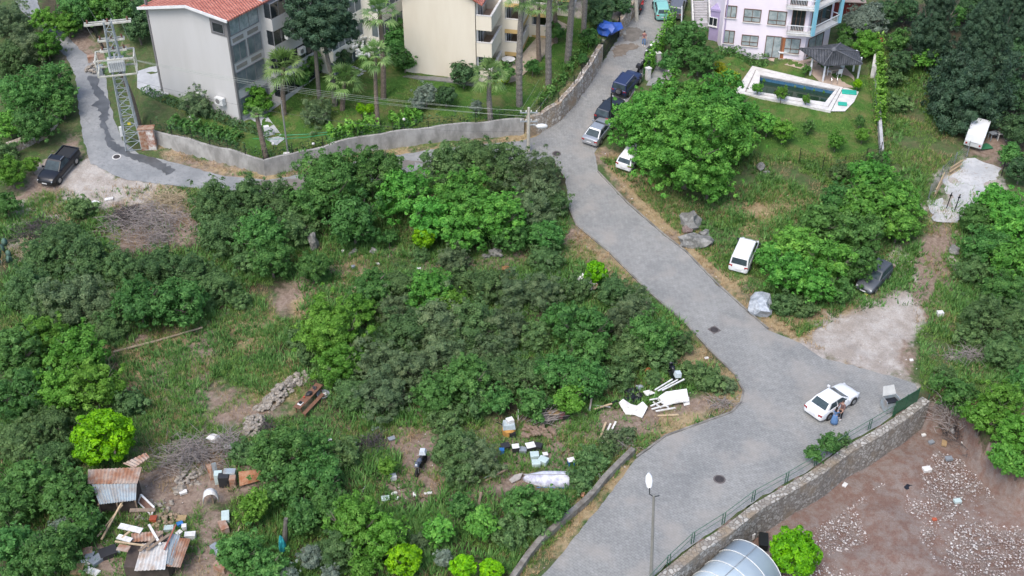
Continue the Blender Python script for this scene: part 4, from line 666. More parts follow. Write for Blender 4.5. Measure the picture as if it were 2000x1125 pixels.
# ------------------------------------------------------------------ hedges, vine wall, weeds
def leaf_strip(name, P, w_, h_, kind, label, cat='hedge', dens=90, leaf=.16, z0=0, lumps=.25, zf=None, seed=1, group=None):
    rg = np.random.default_rng(seed); PP = []; NN = []; LV = []
    for i in range(len(P) - 1):
        a, b = np.array(P[i][:2]), np.array(P[i + 1][:2]); L_ = np.hypot(*(b - a)); n = int(L_ * dens * (w_ + 2 * h_))
        t = rg.random(n); s = rg.random(n) * (w_ + 2 * h_); d = (b - a) / L_; nr = np.array([-d[1], d[0]])
        lump = 1 + lumps * np.sin(t * L_ * 2.3 + i) * np.sin(t * L_ * 5.1 + 2 * i) + rg.normal(size=n) * .06
        u = np.where(s < h_, -w_ / 2, np.where(s > h_ + w_, w_ / 2, s - h_ - w_ / 2)); zz = np.where(s < h_, s, np.where(s > h_ + w_, s - h_ - w_, h_))
        X_ = a[0] + d[0] * t * L_ + nr[0] * u * lump; Y_ = a[1] + d[1] * t * L_ + nr[1] * u * lump; B = (zf or HT)(X_, Y_)
        PP.append(np.stack([X_, Y_, B + z0 + zz * lump], 1)); nn_ = np.stack([nr[0] * np.sign(u) * (zz < h_ * .99), nr[1] * np.sign(u) * (zz < h_ * .99), (zz >= h_ * .99) + .4], 1); NN.append(nn_ + rg.normal(size=(n, 3)) * .5); LV.append(rg.random(n) * .5 + .5 * (lump > 1))
    PP = np.concatenate(PP); NN = np.concatenate(NN); LV = np.concatenate(LV); me = leaves_mesh(name, PP, NN, leaf * rg.uniform(.6, 1.3, len(PP)), LV); me.materials.append(LM[kind])
    o = bpy.data.objects.new(name, me); C.objects.link(o); tag(o, label, cat, group); return o
def GP(pts): return [tuple(G(*p))[:2] for p in pts]
leaf_strip('hedge', GP([(282, 180), (345, 208), (410, 226), (470, 250), (530, 270)]), .8, .55, 'dark', 'low dark hedge along the foot of the grey gable', leaf=.14)
leaf_strip('hedge', GP([(335, 244), (385, 256), (432, 268), (470, 278)]), 1.1, .7, 'mid', 'loose shrubs inside the concrete wall, left of the palm corner', cat='hedge', lumps=.5, leaf=.2, seed=3)
leaf_strip('hedge', GP([(640, 270), (690, 262), (736, 246)]), 1.2, .9, 'mulb', 'bright shrubs inside the concrete wall, left of the slender palm', lumps=.5, leaf=.2, seed=4)
leaf_strip('hedge', GP([(765, 250), (800, 238), (822, 230)]), 1.2, 1.0, 'mulb', 'bushy shrubs inside the concrete wall, right of the slender palm', lumps=.5, leaf=.2, seed=5)
_in = [tuple(Vector(p) + Vector((0, .45))) for p in CW]
leaf_strip('creeper', _in[3:], .5, .7, 'dark', 'dark creepers on the wire fence over the concrete wall, right of the bend', cat='creeper', lumps=.8, dens=26, leaf=.16, z0=.3, seed=6)
leaf_strip('creeper', _in[:4], .5, .7, 'dark', 'dark creepers on the wire fence between rusty cabinet and wall bend', cat='creeper', lumps=.8, dens=26, leaf=.16, z0=.3, seed=16)
leaf_strip('hedge', GP([(1050, 215), (1095, 165), (1135, 110), (1160, 80)]), .7, .9, 'mid', 'loose green hedge on top of the stone wall', lumps=.6, dens=45, leaf=.18, seed=7)
leaf_strip('hedge', GP([(1402, 107), (1450, 113), (1500, 121)]), 1.0, .7, 'mid', 'clipped green hedge at the foot of the lilac facade', leaf=.14, seed=8)
leaf_strip('climbing_vine', GP([(1712, 100), (1714, 150), (1716, 200), (1718, 252)]), .55, 1.7, 'lime', 'yellow-green vine climbing over the boundary wall of the pool garden', cat='vine', dens=60, leaf=.22, lumps=.6, seed=9)
leaf_strip('climbing_vine', GP([(1312, 48), (1296, 85), (1275, 125), (1262, 150)]), .6, 1.6, 'lime', 'vine on the fence beside the parked motorbikes', cat='vine', dens=55, leaf=.2, lumps=.6, seed=10)
leaf_strip('oleander', GP([(690, 118), (705, 98), (722, 80)]), 1.4, 1.6, 'dark', 'oleander hedge behind the clipped shrub, with white flowers', cat='shrub', dens=50, leaf=.2, lumps=.5, seed=12)
rg = np.random.default_rng(5); Pc = [G(random.Random(i).uniform(688, 724), 0 + random.Random(i + 99).uniform(70, 110), 1.9) for i in range(60)]
M_WF = mat('white_flowers', (.75, .75, .7))
mb = MB()
for p in Pc: mb.box(p, (.22, .22, .16), rg.uniform(0, 3))
part('blossom', mb, M_WF, [o for o in C.objects if o.name.startswith('oleander')][0])
# grass and weeds nobody could count
def scatter(name, label, polys, n, hgt, wid, m, seed, excl=(), thr=-2, ns=.8, blades=4, cat='grass', spread=.12):
    rg = np.random.default_rng(seed); A = [PW(p) for p in polys]; xs = np.array([q[0] for p in A for q in p]); ys = np.array([q[1] for p in A for q in p])
    X = rg.uniform(max(xs.min(), -80), min(xs.max(), 80), n * 3); Y = rg.uniform(ys.min(), ys.max(), n * 3); k = np.zeros(len(X), bool)
    for p in A: k |= inpoly(X, Y, p)
    k &= NZ(X, Y, ns, seed) > thr
    for i_, p in enumerate(excl): k &= (sdist(X, Y, p) < -.15) if i_ < 2 else ((sdist(X, Y, p) + NZ(X, Y, 1.2, 77) * .8 < 0) | (rg.random(len(X)) < .12))
    X, Y = X[k][:n], Y[k][:n]; Z = HT(X, Y) - .02; n_ = len(X); Vv = []; LV = []
    base = np.stack([X, Y, Z], 1); pl = rg.uniform(.5, 1.4, n_); lv0 = rg.random(n_)
    for b in range(blades):
        a = rg.uniform(0, 6.28, n_); d = np.stack([np.cos(a), np.sin(a), np.zeros(n_)], 1); s = np.stack([-np.sin(a), np.cos(a), np.zeros(n_)], 1)
        r0 = base + d * rg.uniform(0, spread, (n_, 1)); tip = r0 + d * (hgt * pl * rg.uniform(.3, .9, n_))[:, None] + np.array([0, 0, 1]) * (hgt * pl * rg.uniform(.6, 1.1, n_))[:, None]
        Vv.append(np.stack([r0 - s * wid, r0 + s * wid, tip], 1)); LV.append(np.clip(lv0 * .6 + rg.random(n_) * .4, 0, 1))
    Vv = np.concatenate(Vv).reshape(-1, 3); LV = np.repeat(np.concatenate(LV), 3); nt_ = len(Vv) // 3
    me = bpy.data.meshes.new(name); me.vertices.add(len(Vv)); me.vertices.foreach_set('co', Vv.ravel()); me.loops.add(len(Vv)); me.loops.foreach_set('vertex_index', np.arange(len(Vv))); me.polygons.add(nt_)
    me.polygons.foreach_set('loop_start', np.arange(nt_) * 3); me.polygons.foreach_set('loop_total', np.full(nt_, 3)); me.update(calc_edges=True)
    at = me.attributes.new('lv', 'FLOAT', 'POINT'); at.data.foreach_set('value', LV.astype(np.float32)); me.materials.append(m)
    o = bpy.data.objects.new(name, me); C.objects.link(o); tag(o, label, cat, kind='stuff'); return o
GM = leafmat('grass_blades', (.05, .115, .025), (.095, .19, .045), (.19, .28, .09), .3); GD = leafmat('straw', (.17, .125, .06), (.28, .21, .115), (.42, .33, .2), .2); GW = leafmat('weed_leaves', (.035, .095, .024), (.07, .165, .045), (.14, .25, .085), .25)
EX = [MAIN, SIDE] + PW_all([[(1575, 665), (1650, 612), (1700, 588), (1770, 568), (1800, 480), (1830, 440), (1865, 440), (1850, 520), (1822, 570), (1815, 610), (1785, 655), (1770, 700), (1790, 750), (1740, 735)], [(385, 950), (450, 940), (440, 1010), (420, 1125), (380, 1125), (375, 1030)], [(270, 930), (430, 935), (440, 985), (300, 1010)], [(85, 345), (170, 305), (215, 345), (360, 372), (250, 395), (205, 408), (130, 395)], [(215, 385), (365, 380), (370, 490), (230, 480)], [(720, 845), (870, 860), (880, 930), (760, 900)], [(1110, 800), (1300, 810), (1430, 755), (1440, 795), (1320, 845), (1200, 840)], [(1808, 393), (1839, 352), (1889, 305), (1955, 325), (1926, 385), (1867, 440), (1822, 438)]])
FIELD = [[(-20, 380), (380, 360), (640, 300), (1040, 300), (1110, 440), (1250, 560), (1440, 740), (1440, 800), (1240, 890), (1010, 1140), (850, 1320), (-40, 1320)], [(1170, 310), (1480, 300), (1720, 300), (1840, 230), (1960, 430), (2020, 560), (2020, 900), (1800, 760), (1780, 560), (1700, 590), (1560, 660)], [(1690, 100), (1830, 100), (1860, 250), (1830, 440), (1740, 480), (1715, 300)]]
scatter('grass', 'green and seeding grass of the open plots', FIELD, 80000, .36, .022, GM, 31, EX, thr=-.15, ns=.7)
scatter('weeds', 'leafy weeds of the open plots', FIELD + [[(960, 960), (1110, 930), (1180, 900), (1010, 1110)]], 40000, .36, .045, GW, 32, EX, thr=-.15, ns=.45, blades=5, cat='weeds')
scatter('dry_grass', 'straw coloured dry grass of the verges', Z_DRY, 26000, .3, .02, GD, 33, EX)
scatter('tall_weeds', 'rank tall weeds between boat and roadside wall', [[(940, 990), (1110, 940), (1170, 930), (1060, 1060), (1000, 1125), (930, 1060)], [(200, 560), (330, 640), (560, 560), (620, 700), (520, 780), (380, 760), (240, 780), (210, 680)], [(1440, 300), (1620, 320), (1600, 380), (1440, 440), (1400, 400)], [(1800, 560), (1930, 560), (2010, 700), (1880, 740), (1800, 700)]], 15000, .6, .05, GW, 34, EX, thr=.1, blades=5, cat='weeds')
scatter('seeding_grass', 'thin straw coloured seeding grass among the green of the open plots', FIELD, 26000, .42, .016, GD, 37, EX[:2], thr=.1, ns=.6)
scatter('lawn_grass', 'mown grass of the gardens', Z_LAWN, 24000, .14, .02, GM, 35, [PW([(1430, 128), (1476, 125), (1685, 178), (1655, 225), (1430, 186)])], blades=3)
scatter('undergrowth', 'rank undergrowth beneath the thickets', [[(380, 380), (1100, 300), (1110, 470), (900, 520), (700, 500), (620, 560), (380, 500)], [(560, 540), (1180, 520), (1350, 640), (1420, 760), (1180, 810), (1000, 830), (700, 840), (560, 720)], [(0, 420), (600, 450), (440, 620), (0, 700)], [(0, 820), (260, 800), (180, 1125), (0, 1125)], [(440, 860), (720, 860), (1000, 980), (1000, 1125), (450, 1125)], [(1480, 440), (1800, 320), (1800, 600), (1500, 620)], [(1860, 380), (2000, 380), (2000, 760), (1860, 740)]], 18000, .55, .06, GW, 36, EX, thr=-.4, blades=5, cat='undergrowth', spread=.3)
# ------------------------------------------------------------------ walls and fences
M_WALLC = mat('old_concrete_wall', (.38, .37, .35), col2=(.22, .215, .20), rough=.9, vscale=.9, bump=.4, streak=.5)
def stone_mat(name, c1, c2, mort, s=3.2):
    m = bpy.data.materials.new(name); m.use_nodes = True; t = m.node_tree; p = t.nodes['Principled BSDF']; L = t.links.new; g = nn(t, 'NewGeometry')
    v = nn(t, 'TexVoronoi', feature='DISTANCE_TO_EDGE'); v.inputs['Scale'].default_value = s; v2 = nn(t, 'TexVoronoi'); v2.inputs['Scale'].default_value = s
    n = nn(t, 'TexNoise'); n.inputs['Scale'].default_value = 2; mx0 = nn(t, 'Mix', data_type='RGBA'); mx0.inputs[0].default_value = .12; L(g.outputs['Position'], mx0.inputs[6]); L(n.outputs[1], mx0.inputs[7]); L(g.outputs['Position'], n.inputs[0])
    L(mx0.outputs[2], v.inputs['Vector']); L(mx0.outputs[2], v2.inputs['Vector'])
    r = nn(t, 'ValToRGB'); r.color_ramp.elements[0].position = .03; r.color_ramp.elements[1].position = .1; L(v.outputs['Distance'], r.inputs[0])
    sp = nn(t, 'SeparateColor'); L(v2.outputs['Color'], sp.inputs[0]); rc = nn(t, 'ValToRGB'); rc.color_ramp.elements[0].color = (*c1, 1); rc.color_ramp.elements[1].color = (*c2, 1); L(sp.outputs[0], rc.inputs[0])
    n2 = nn(t, 'TexNoise'); n2.inputs['Scale'].default_value = .6; n2.inputs['Detail'].default_value = 5; L(g.outputs['Position'], n2.inputs[0]); r2 = nn(t, 'ValToRGB'); r2.color_ramp.elements[0].position = .5; r2.color_ramp.elements[1].position = .66; L(n2.outputs[0], r2.inputs[0])
    m1 = nn(t, 'Mix', data_type='RGBA'); L(r.outputs[0], m1.inputs[0]); m1.inputs[6].default_value = (*mort, 1); L(rc.outputs[0], m1.inputs[7])
    m2 = nn(t, 'Mix', data_type='RGBA'); L(r2.outputs[0], m2.inputs[0]); L(m1.outputs[2], m2.inputs[6]); m2.inputs[7].default_value = (mort[0] * 1.3, mort[1] * 1.2, mort[2] * 1.05, 1); L(m2.outputs[2], p.inputs['Base Color']); p.inputs['Roughness'].default_value = .9
    b = nn(t, 'Bump'); b.inputs['Strength'].default_value = .8; b.inputs['Distance'].default_value = .06; L(r.outputs[0], b.inputs['Height']); L(b.outputs[0], p.inputs['Normal']); return m
M_STONE = stone_mat('rubble_stone', (.28, .24, .2), (.6, .56, .5), (.26, .21, .16)); M_STONE2 = stone_mat('grey_rubble_stone', (.20, .18, .155), (.42, .40, .36), (.19, .165, .135), 3.6)
def steps(n, a, b, st): return lambda f: a + (b - a) * f + st * (int(f * n) % 2)
tag(strip('concrete_wall', CW, .28, -.4, steps(14, 1.62, 1.75, .13), M_WALLC, jag=.02), 'long streaked concrete retaining wall with a bend, below the apartment gardens', 'wall')
tag(strip('stone_wall', SW, .5, -.4, lambda f: 2.1 + .25 * f, M_STONE, jag=.12), 'rubble stone wall climbing beside the paved road to the dark gate', 'wall')
tag(strip('stone_wall', SW2, .5, -.4, 1.9, M_STONE, jag=.1), 'rubble stone wall of the upper street beyond the dark gate', 'wall')
tag(strip('retaining_wall', LW[::-1], .7, -2.9, .06, M_STONE2, side=.38), 'tall rubble stone retaining wall under the green railing, above the rubble lot', 'wall')
LOWW = PW([(1236, 886), (1208, 912), (1180, 942), (1149, 980), (1100, 1022), (1060, 1057), (1032, 1090), (1005, 1130), (985, 1160), (840, 1340)])
tag(strip('low_wall', LOWW, .38, -.2, .55, mat('mossy_concrete', (.24, .225, .2), col2=(.12, .105, .085), vscale=1.6, bump=.5), jag=.05), 'low mossy concrete wall between the lower road and the yard', 'wall')
tag(strip('rubble_wall', PW([(20, 300), (50, 285), (88, 268), (108, 245), (112, 222)]), .6, -.3, 1.0, M_STONE, jag=.2), 'curved dry rubble wall behind the black pickup', 'wall')
M_DKMET = mat('dark_fence_metal', (.03, .035, .035), rough=.5, metal=.6); M_GREENM = mat('green_painted_metal', (.025, .10, .05), rough=.45, var=.3); M_RAILG = mat('worn_green_rail', (.10, .17, .12), rough=.5, var=.3)
def wire_fence(P, h, label, post=2.5, m=M_DKMET, zoff=0, zf=None, name='wire_fence', mesh=True, spacing=.3):
    zf = zf or (lambda x, y: ht(x, y)); a = Vector(P[0]); o = thing(name, label, 'fence', (a.x, a.y, zf(a.x, a.y) + zoff)); Q = []
    for i in range(len(P) - 1):
        a, b = Vector(P[i]), Vector(P[i + 1]); n = max(1, round((b - a).length / post))
        for k in range(n): Q.append(a.lerp(b, k / n))
    Q.append(Vector(P[-1])); O = Vector(o.location); W3 = [Vector((q.x, q.y, zf(q.x, q.y) + zoff)) - O for q in Q]
    for q in W3: part('post', MB().box(q + Vector((0, 0, h / 2)), (.06, .06, h + .1)), m, o)
    if mesh:
        mb = MB()
        for a, b in zip(W3, W3[1:]):
            for k in range(int(h / spacing) + 1): mb.bar(a + Vector((0, 0, .05 + k * spacing)), b + Vector((0, 0, .05 + k * spacing)), .012)
            n = int((b - a).length / spacing)
            for k in range(n): c = a.lerp(b, (k + .5) / n); mb.bar(c, c + Vector((0, 0, h)), .012)
        part('wire_mesh', mb, m, o)
    return o
cwt = lambda x, y: zb(x, y) + 1.72
wire_fence([tuple(Vector(p) + Vector((0, .04))) for p in CW], 1.0, 'dark wire fence on top of the concrete wall', 2.6, zf=cwt)
wire_fence(SW, 1.0, 'dark wire fence on top of the climbing stone wall', 2.4, zf=lambda x, y: zb(x, y) + 2.2)
wire_fence(GP([(1560, 318), (1605, 336), (1647, 334), (1690, 318), (1718, 306)]), 1.6, 'thin wire fence at the lower end of the pool garden', 3)
wire_fence(GP([(1812, 392), (1835, 355), (1862, 328), (1888, 306)]), 1.7, 'wire fence along the left side of the paved patch', 2.5, mat('galvanised_wire', (.3, .32, .33), rough=.5, metal=.5))
wire_fence(GP([(1955, 345), (1975, 330), (1990, 312)]), 1.6, 'wire fence at the right side of the paved patch', 2.5)
wire_fence(GP([(180, 60), (202, 100), (215, 140), (232, 190)]), 1.8, 'dark fence along the rising track behind the pylon', 2.4, spacing=.2)
wire_fence(GP([(1255, 160), (1280, 122), (1300, 82), (1320, 40)]), 1.3, 'green fence under the vine beside the motorbikes', 2.2, M_GREENM)
# green railing over the retaining wall
RL = [Vector(p) for p in PW([(1122, 1304), (1200, 1214), (1262, 1152), (1305, 1106), (1352, 1062), (1412, 1024), (1470, 980), (1535, 944), (1592, 910), (1650, 868), (1697, 840), (1745, 812)])]
o = thing('railing', 'green pipe railing along the top of the retaining wall', 'railing', (RL[0].x, RL[0].y, 0)); O = Vector(o.location)
for q in RL[1:]:
    for e in (-.09, .09):
        c = Vector((q.x + e, q.y + e * .6, 0)) - O; part('post', MB().tube([c, c + Vector((0, 0, 1.12))], .032, 6), M_GREENM, o)
for z, r_ in ((1.1, .03), (.62, .022)):
    mb = MB()
    for a, b in zip(RL, RL[1:]): mb.tube([Vector((a.x, a.y, z)) - O, Vector((b.x, b.y, z)) - O], r_, 6)
    part('rail', mb, M_RAILG, o)

a, b = GP([(1745, 812), (1788, 789)]); a = Vector((*a, 0)); b = Vector((*b, 0)); zt = ht(a.x, a.y) * 0
o = thing('fence_panel', 'solid green metal fence panel beside the open skip', 'fence', a); mb = MB(); d = b - a
for k in range(int(d.length / .16)): c = d * ((k + .5) * .16 / d.length); mb.box(c + Vector((0, 0, .75)), (.15, .03, 1.3), math.atan2(d.y, d.x))
part('panel', mb, M_GREENM, o)
for f in (0, .5, 1): part('post', MB().box(d * f + Vector((0, 0, .7)), (.07, .07, 1.55), math.atan2(d.y, d.x)), M_GREENM, o)
wire_fence(GP([(1790, 785), (1810, 792)]), 1.1, 'short green fence end beyond the fence panel', 1.2, M_GREENM, spacing=.5)
# the boundary wall of the pool garden, white above the blue net
M_WHW = mat('white_render', (.62, .61, .58), col2=(.45, .44, .42), vscale=1.2, bump=.2)
tag(strip('boundary_wall', GP([(1704, 152), (1709, 120), (1712, 108)]), .5, -.2, 1.3, M_WHW), 'white end of the boundary wall right of the gazebo', 'wall')
tag(strip('boundary_wall', GP([(1709, 150), (1713, 200), (1717, 262), (1720, 306)]), .3, -.2, .9, mat('grey_render', (.42, .42, .42), var=.3)), 'long grey boundary wall under the climbing vine', 'wall')
p = G(1714, 104); tag(part('red_box', MB().box(gz(p, 1.5), (.5, .4, .4), .3), mat('red_plastic', (.45, .08, .06))), 'small red box on the white wall end by the gazebo', 'box')
# dark gate of the upper street
def gate(a, b, h, label, m=M_DKMET, n=18, zoff=0):
    a, b = G(*a), G(*b); a.z = zb(a.x, a.y); b.z = zb(b.x, b.y); o = thing('gate', label, 'gate', a); d = b - a; mb = MB(); u = Vector((0, 0, 1))
    for z in (.15, h * .5, h): mb.bar(u * z, d + u * z, .06)
    part('gate_frame', mb, m, o); mb = MB()
    for k in range(n): c = d * ((k + .5) / n); mb.bar(c + u * .15, c + u * h, .035)
    part('bars', mb, m, o)
    for f in (0, 1): part('post', MB().box(d * f + u * (h * .5 + .1), (.16, .16, h + .4)), m, o)
    return o
gate((1174, 124), (1208, 73), 2.1, 'dark metal gate in the stone wall of the upper street', n=26)
# ------------------------------------------------------------------ house helpers
M_GLASS = mat('window_glass', (.10, .13, .145), rough=.12, spec=.5, col2=(.17, .2, .21), vscale=.8); M_GLASSD = mat('dark_glass', (.025, .03, .035), rough=.1, spec=.8); M_CURT = mat('curtained_glass', (.36, .4, .4), rough=.25, col2=(.2, .25, .26), vscale=1.5, spec=.7)
M_FRG = mat('grey_frame', (.2, .2, .21), rough=.5); M_FRB = mat('brown_frame', (.12, .06, .035), rough=.5); M_FRW = mat('white_frame', (.7, .7, .7), rough=.5)
class Wall:
    """a vertical wall plane through ground points a-b, for reading off places on it"""
    def __init__(s, a, b, z0=None):
        s.a = Vector(a); s.b = Vector(b); s.d = Vector((s.b.x - s.a.x, s.b.y - s.a.y, 0)); s.L = s.d.length; s.d.normalize(); s.n = Vector((s.d.y, -s.d.x, 0)); s.z0 = s.a.z if z0 is None else z0
    def at(s, px, py):
        r = ray(px, py); c = Vector((0, 0, CAM_H)); t = (s.a - c).dot(s.n) / r.dot(s.n); q = c + r * t; return ((q - s.a).dot(s.d), q.z - s.z0)
    def P(s, u, z, out=0): return Vector((s.a.x, s.a.y, s.z0)) + s.d * u + Vector((0, 0, z)) + s.n * out
def window(w_, u0, z0, u1, z1, parent, fr=M_FRG, gl=M_GLASS, mull=1, sill=True, trans=0, label=None, name='window', out=.0):
    O = Vector(parent.location); mb = MB(); t = .07; q = lambda u, z, o_=0: w_.P(u, z, o_ + out) - O
    def slab(a0, b0, a1, b1, o0, o1): 
        vs = [q(a0, b0, o0), q(a1, b0, o0), q(a1, b1, o0), q(a0, b1, o0), q(a0, b0, o1), q(a1, b0, o1), q(a1, b1, o1), q(a0, b1, o1)]; mb.add(vs, [(0, 3, 2, 1), (4, 5, 6, 7), (0, 1, 5, 4), (1, 2, 6, 5), (2, 3, 7, 6), (3, 0, 4, 7)])
    slab(u0 - t, z0 - t, u0, z1 + t, -.1, .07); slab(u1, z0 - t, u1 + t, z1 + t, -.1, .07); slab(u0, z1, u1, z1 + t, -.1, .07); slab(u0, z0 - t, u1, z0, -.1, .07)
    for k in range(mull): c = u0 + (u1 - u0) * (k + 1) / (mull + 1); slab(c - .03, z0, c + .03, z1, -.1, .05)
    if trans: c = z0 + (z1 - z0) * trans; slab(u0, c - .03, u1, c + .03, -.1, .052)
    f = part(name, mb, fr, parent, label=label); mb = MB(); slab(u0, z0, u1, z1, -.05, .02); part('pane', mb, gl, f)
    if sill: mb = MB(); slab(u0 - .12, z0 - t - .08, u1 + .12, z0 - t, -.05, .16); part('sill', mb, M_WHW, f)
    return f
def wbox(mb, w_, O, u0, z0, u1, z1, o0, o1):
    q = lambda u, z, o_: w_.P(u, z, o_) - O
    vs = [q(u0, z0, o0), q(u1, z0, o0), q(u1, z1, o0), q(u0, z1, o0), q(u0, z0, o1), q(u1, z0, o1), q(u1, z1, o1), q(u0, z1, o1)]
    return mb.add(vs, [(0, 3, 2, 1), (4, 5, 6, 7), (0, 1, 5, 4), (1, 2, 6, 5), (2, 3, 7, 6), (3, 0, 4, 7)])
M_TILE = bpy.data.materials.new('red_roof_tiles'); M_TILE.use_nodes = True
def tile_mat(m, c1, c2, s=4.0, rz=0):
    t = m.node_tree; p = t.nodes['Principled BSDF']; L = t.links.new; tc = nn(t, 'TexCoord'); mp = nn(t, 'Mapping'); mp.inputs['Rotation'].default_value = (0, 0, rz); L(tc.outputs['Object'], mp.inputs[0])
    w1 = nn(t, 'TexWave'); w1.inputs['Scale'].default_value = s * .28; w1.inputs['Distortion'].default_value = .3; L(mp.outputs[0], w1.inputs[0]); w2 = nn(t, 'TexWave', bands_direction='Y'); w2.inputs['Scale'].default_value = s * .2; L(mp.outputs[0], w2.inputs[0])
    n = nn(t, 'TexNoise'); n.inputs['Scale'].default_value = 1.5; n.inputs['Detail'].default_value = 6; L(tc.outputs['Object'], n.inputs[0]); r = nn(t, 'ValToRGB'); r.color_ramp.elements[0].color = (*c1, 1); r.color_ramp.elements[1].color = (*c2, 1); r.color_ramp.elements[0].position = .35; r.color_ramp.elements[1].position = .65; L(n.outputs[0], r.inputs[0]); L(r.outputs[0], p.inputs['Base Color'])
    ad = nn(t, 'Math', operation='ADD'); L(w1.outputs[1], ad.inputs[0]); L(w2.outputs[1], ad.inputs[1]); b = nn(t, 'Bump'); b.inputs['Strength'].default_value = 1; b.inputs['Distance'].default_value = .08; L(ad.outputs[0], b.inputs['Height']); L(b.outputs[0], p.inputs['Normal']); p.inputs['Roughness'].default_value = .8
# ------------------------------------------------------------------ the grey house
A0 = G(318, 178); B0 = G(471, 240); B0.z = A0.z = min(A0.z, B0.z); Wg = Wall(A0, B0); O = B0.copy()
tile_mat(M_TILE, (.36, .11, .075), (.48, .18, .13), 4, math.atan2(Wg.d.y, Wg.d.x))
GH = thing('apartment_building', 'grey gabled apartment house with red tiled roof, left of the pine', 'building', B0)
hL = Wg.at(298, 16)[1]; hR = Wg.at(452, 36)[1]; um, hM = Wg.at(370, 11); v_ = -Wg.n; H1 = (hL + hR) / 2
M_GREY = mat('grey_render_wall', (.48, .475, .47), col2=(.452, .446, .438), rough=.9, vscale=.5, bump=.05, streak=.2); M_GREYD = mat('dark_grey_trim', (.17, .165, .165), rough=.8); M_CRM = mat('cream_render', (.68, .62, .51), col2=(.64, .575, .465), rough=.9, vscale=.6, bump=.1, streak=.2); M_CRML = mat('light_cream_render', (.80, .77, .68), rough=.9, vscale=.5)
def LP(x, y, z): return Wg.d * x + v_ * y + Vector((0, 0, z))      # x outward of the right facade, y away from the gable
Lg = Wg.L
mb = MB(); y1 = 22
pro = [(-Lg, 0), (0, 0), (0, hR), (um - Lg, hM), (-Lg, hL)]
mb.add([LP(x, 0, z) for x, z in pro] + [LP(x, y1, z) for x, z in pro], [(0, 1, 2, 3, 4), (9, 8, 7, 6, 5)] + [(i, 5 + i, 5 + (i + 1) % 5, (i + 1) % 5) for i in range(5)])
part('wall', mb, M_GREY, GH)
def obox(mb, x0, x1, y0, y1_, z0, z1): 
    vs = [LP(x, y, z) for z in (z0, z1) for x, y in ((x0, y0), (x1, y0), (x1, y1_), (x0, y1_))]; return mb.add(vs, [(0, 3, 2, 1), (4, 5, 6, 7), (0, 1, 5, 4), (1, 2, 6, 5), (2, 3, 7, 6), (3, 0, 4, 7)])
for sx, (xa, za), (xb, zb_) in ((0, (-Lg - .7, hL - .18), (um - Lg, hM + .06)), (1, (um - Lg, hM + .06), (.75, hR - .2))):
    mb = MB(); t_ = .16; vs = [LP(xa, -.55, za), LP(xb, -.55, zb_), LP(xb, y1, zb_), LP(xa, y1, za)]; mb.add(vs + [v + Vector((0, 0, t_)) for v in vs], [(3, 2, 1, 0), (4, 5, 6, 7), (0, 1, 5, 4), (1, 2, 6, 5), (2, 3, 7, 6), (3, 0, 4, 7)])
    rf = part('roof', mb, M_TILE, GH); mb = MB(); mb.bar(LP(xa, -.6, za + .06), LP(xb, -.6, zb_ + .06), .1, .26); part('verge_board', mb, M_FRW, rf)
for x, y in ((.02, .02), (-Lg, -.02)): part('corner_trim', obox(MB(), x - .14, x + .06, y - .06, y + .18, 0, hR - .3), M_GREYD, GH)
u0, z0 = Wg.at(418, 60); u1, z1 = Wg.at(436, 48); part('surround', wbox(MB(), Wg, O, u0 - .35, z0 - .3, u1 + .35, z1 + .3, -.02, .05), M_GREYD, GH); window(Wg, u0, z0, u1, z1, GH, M_FRG, M_GLASSD, 0, False, out=.06)
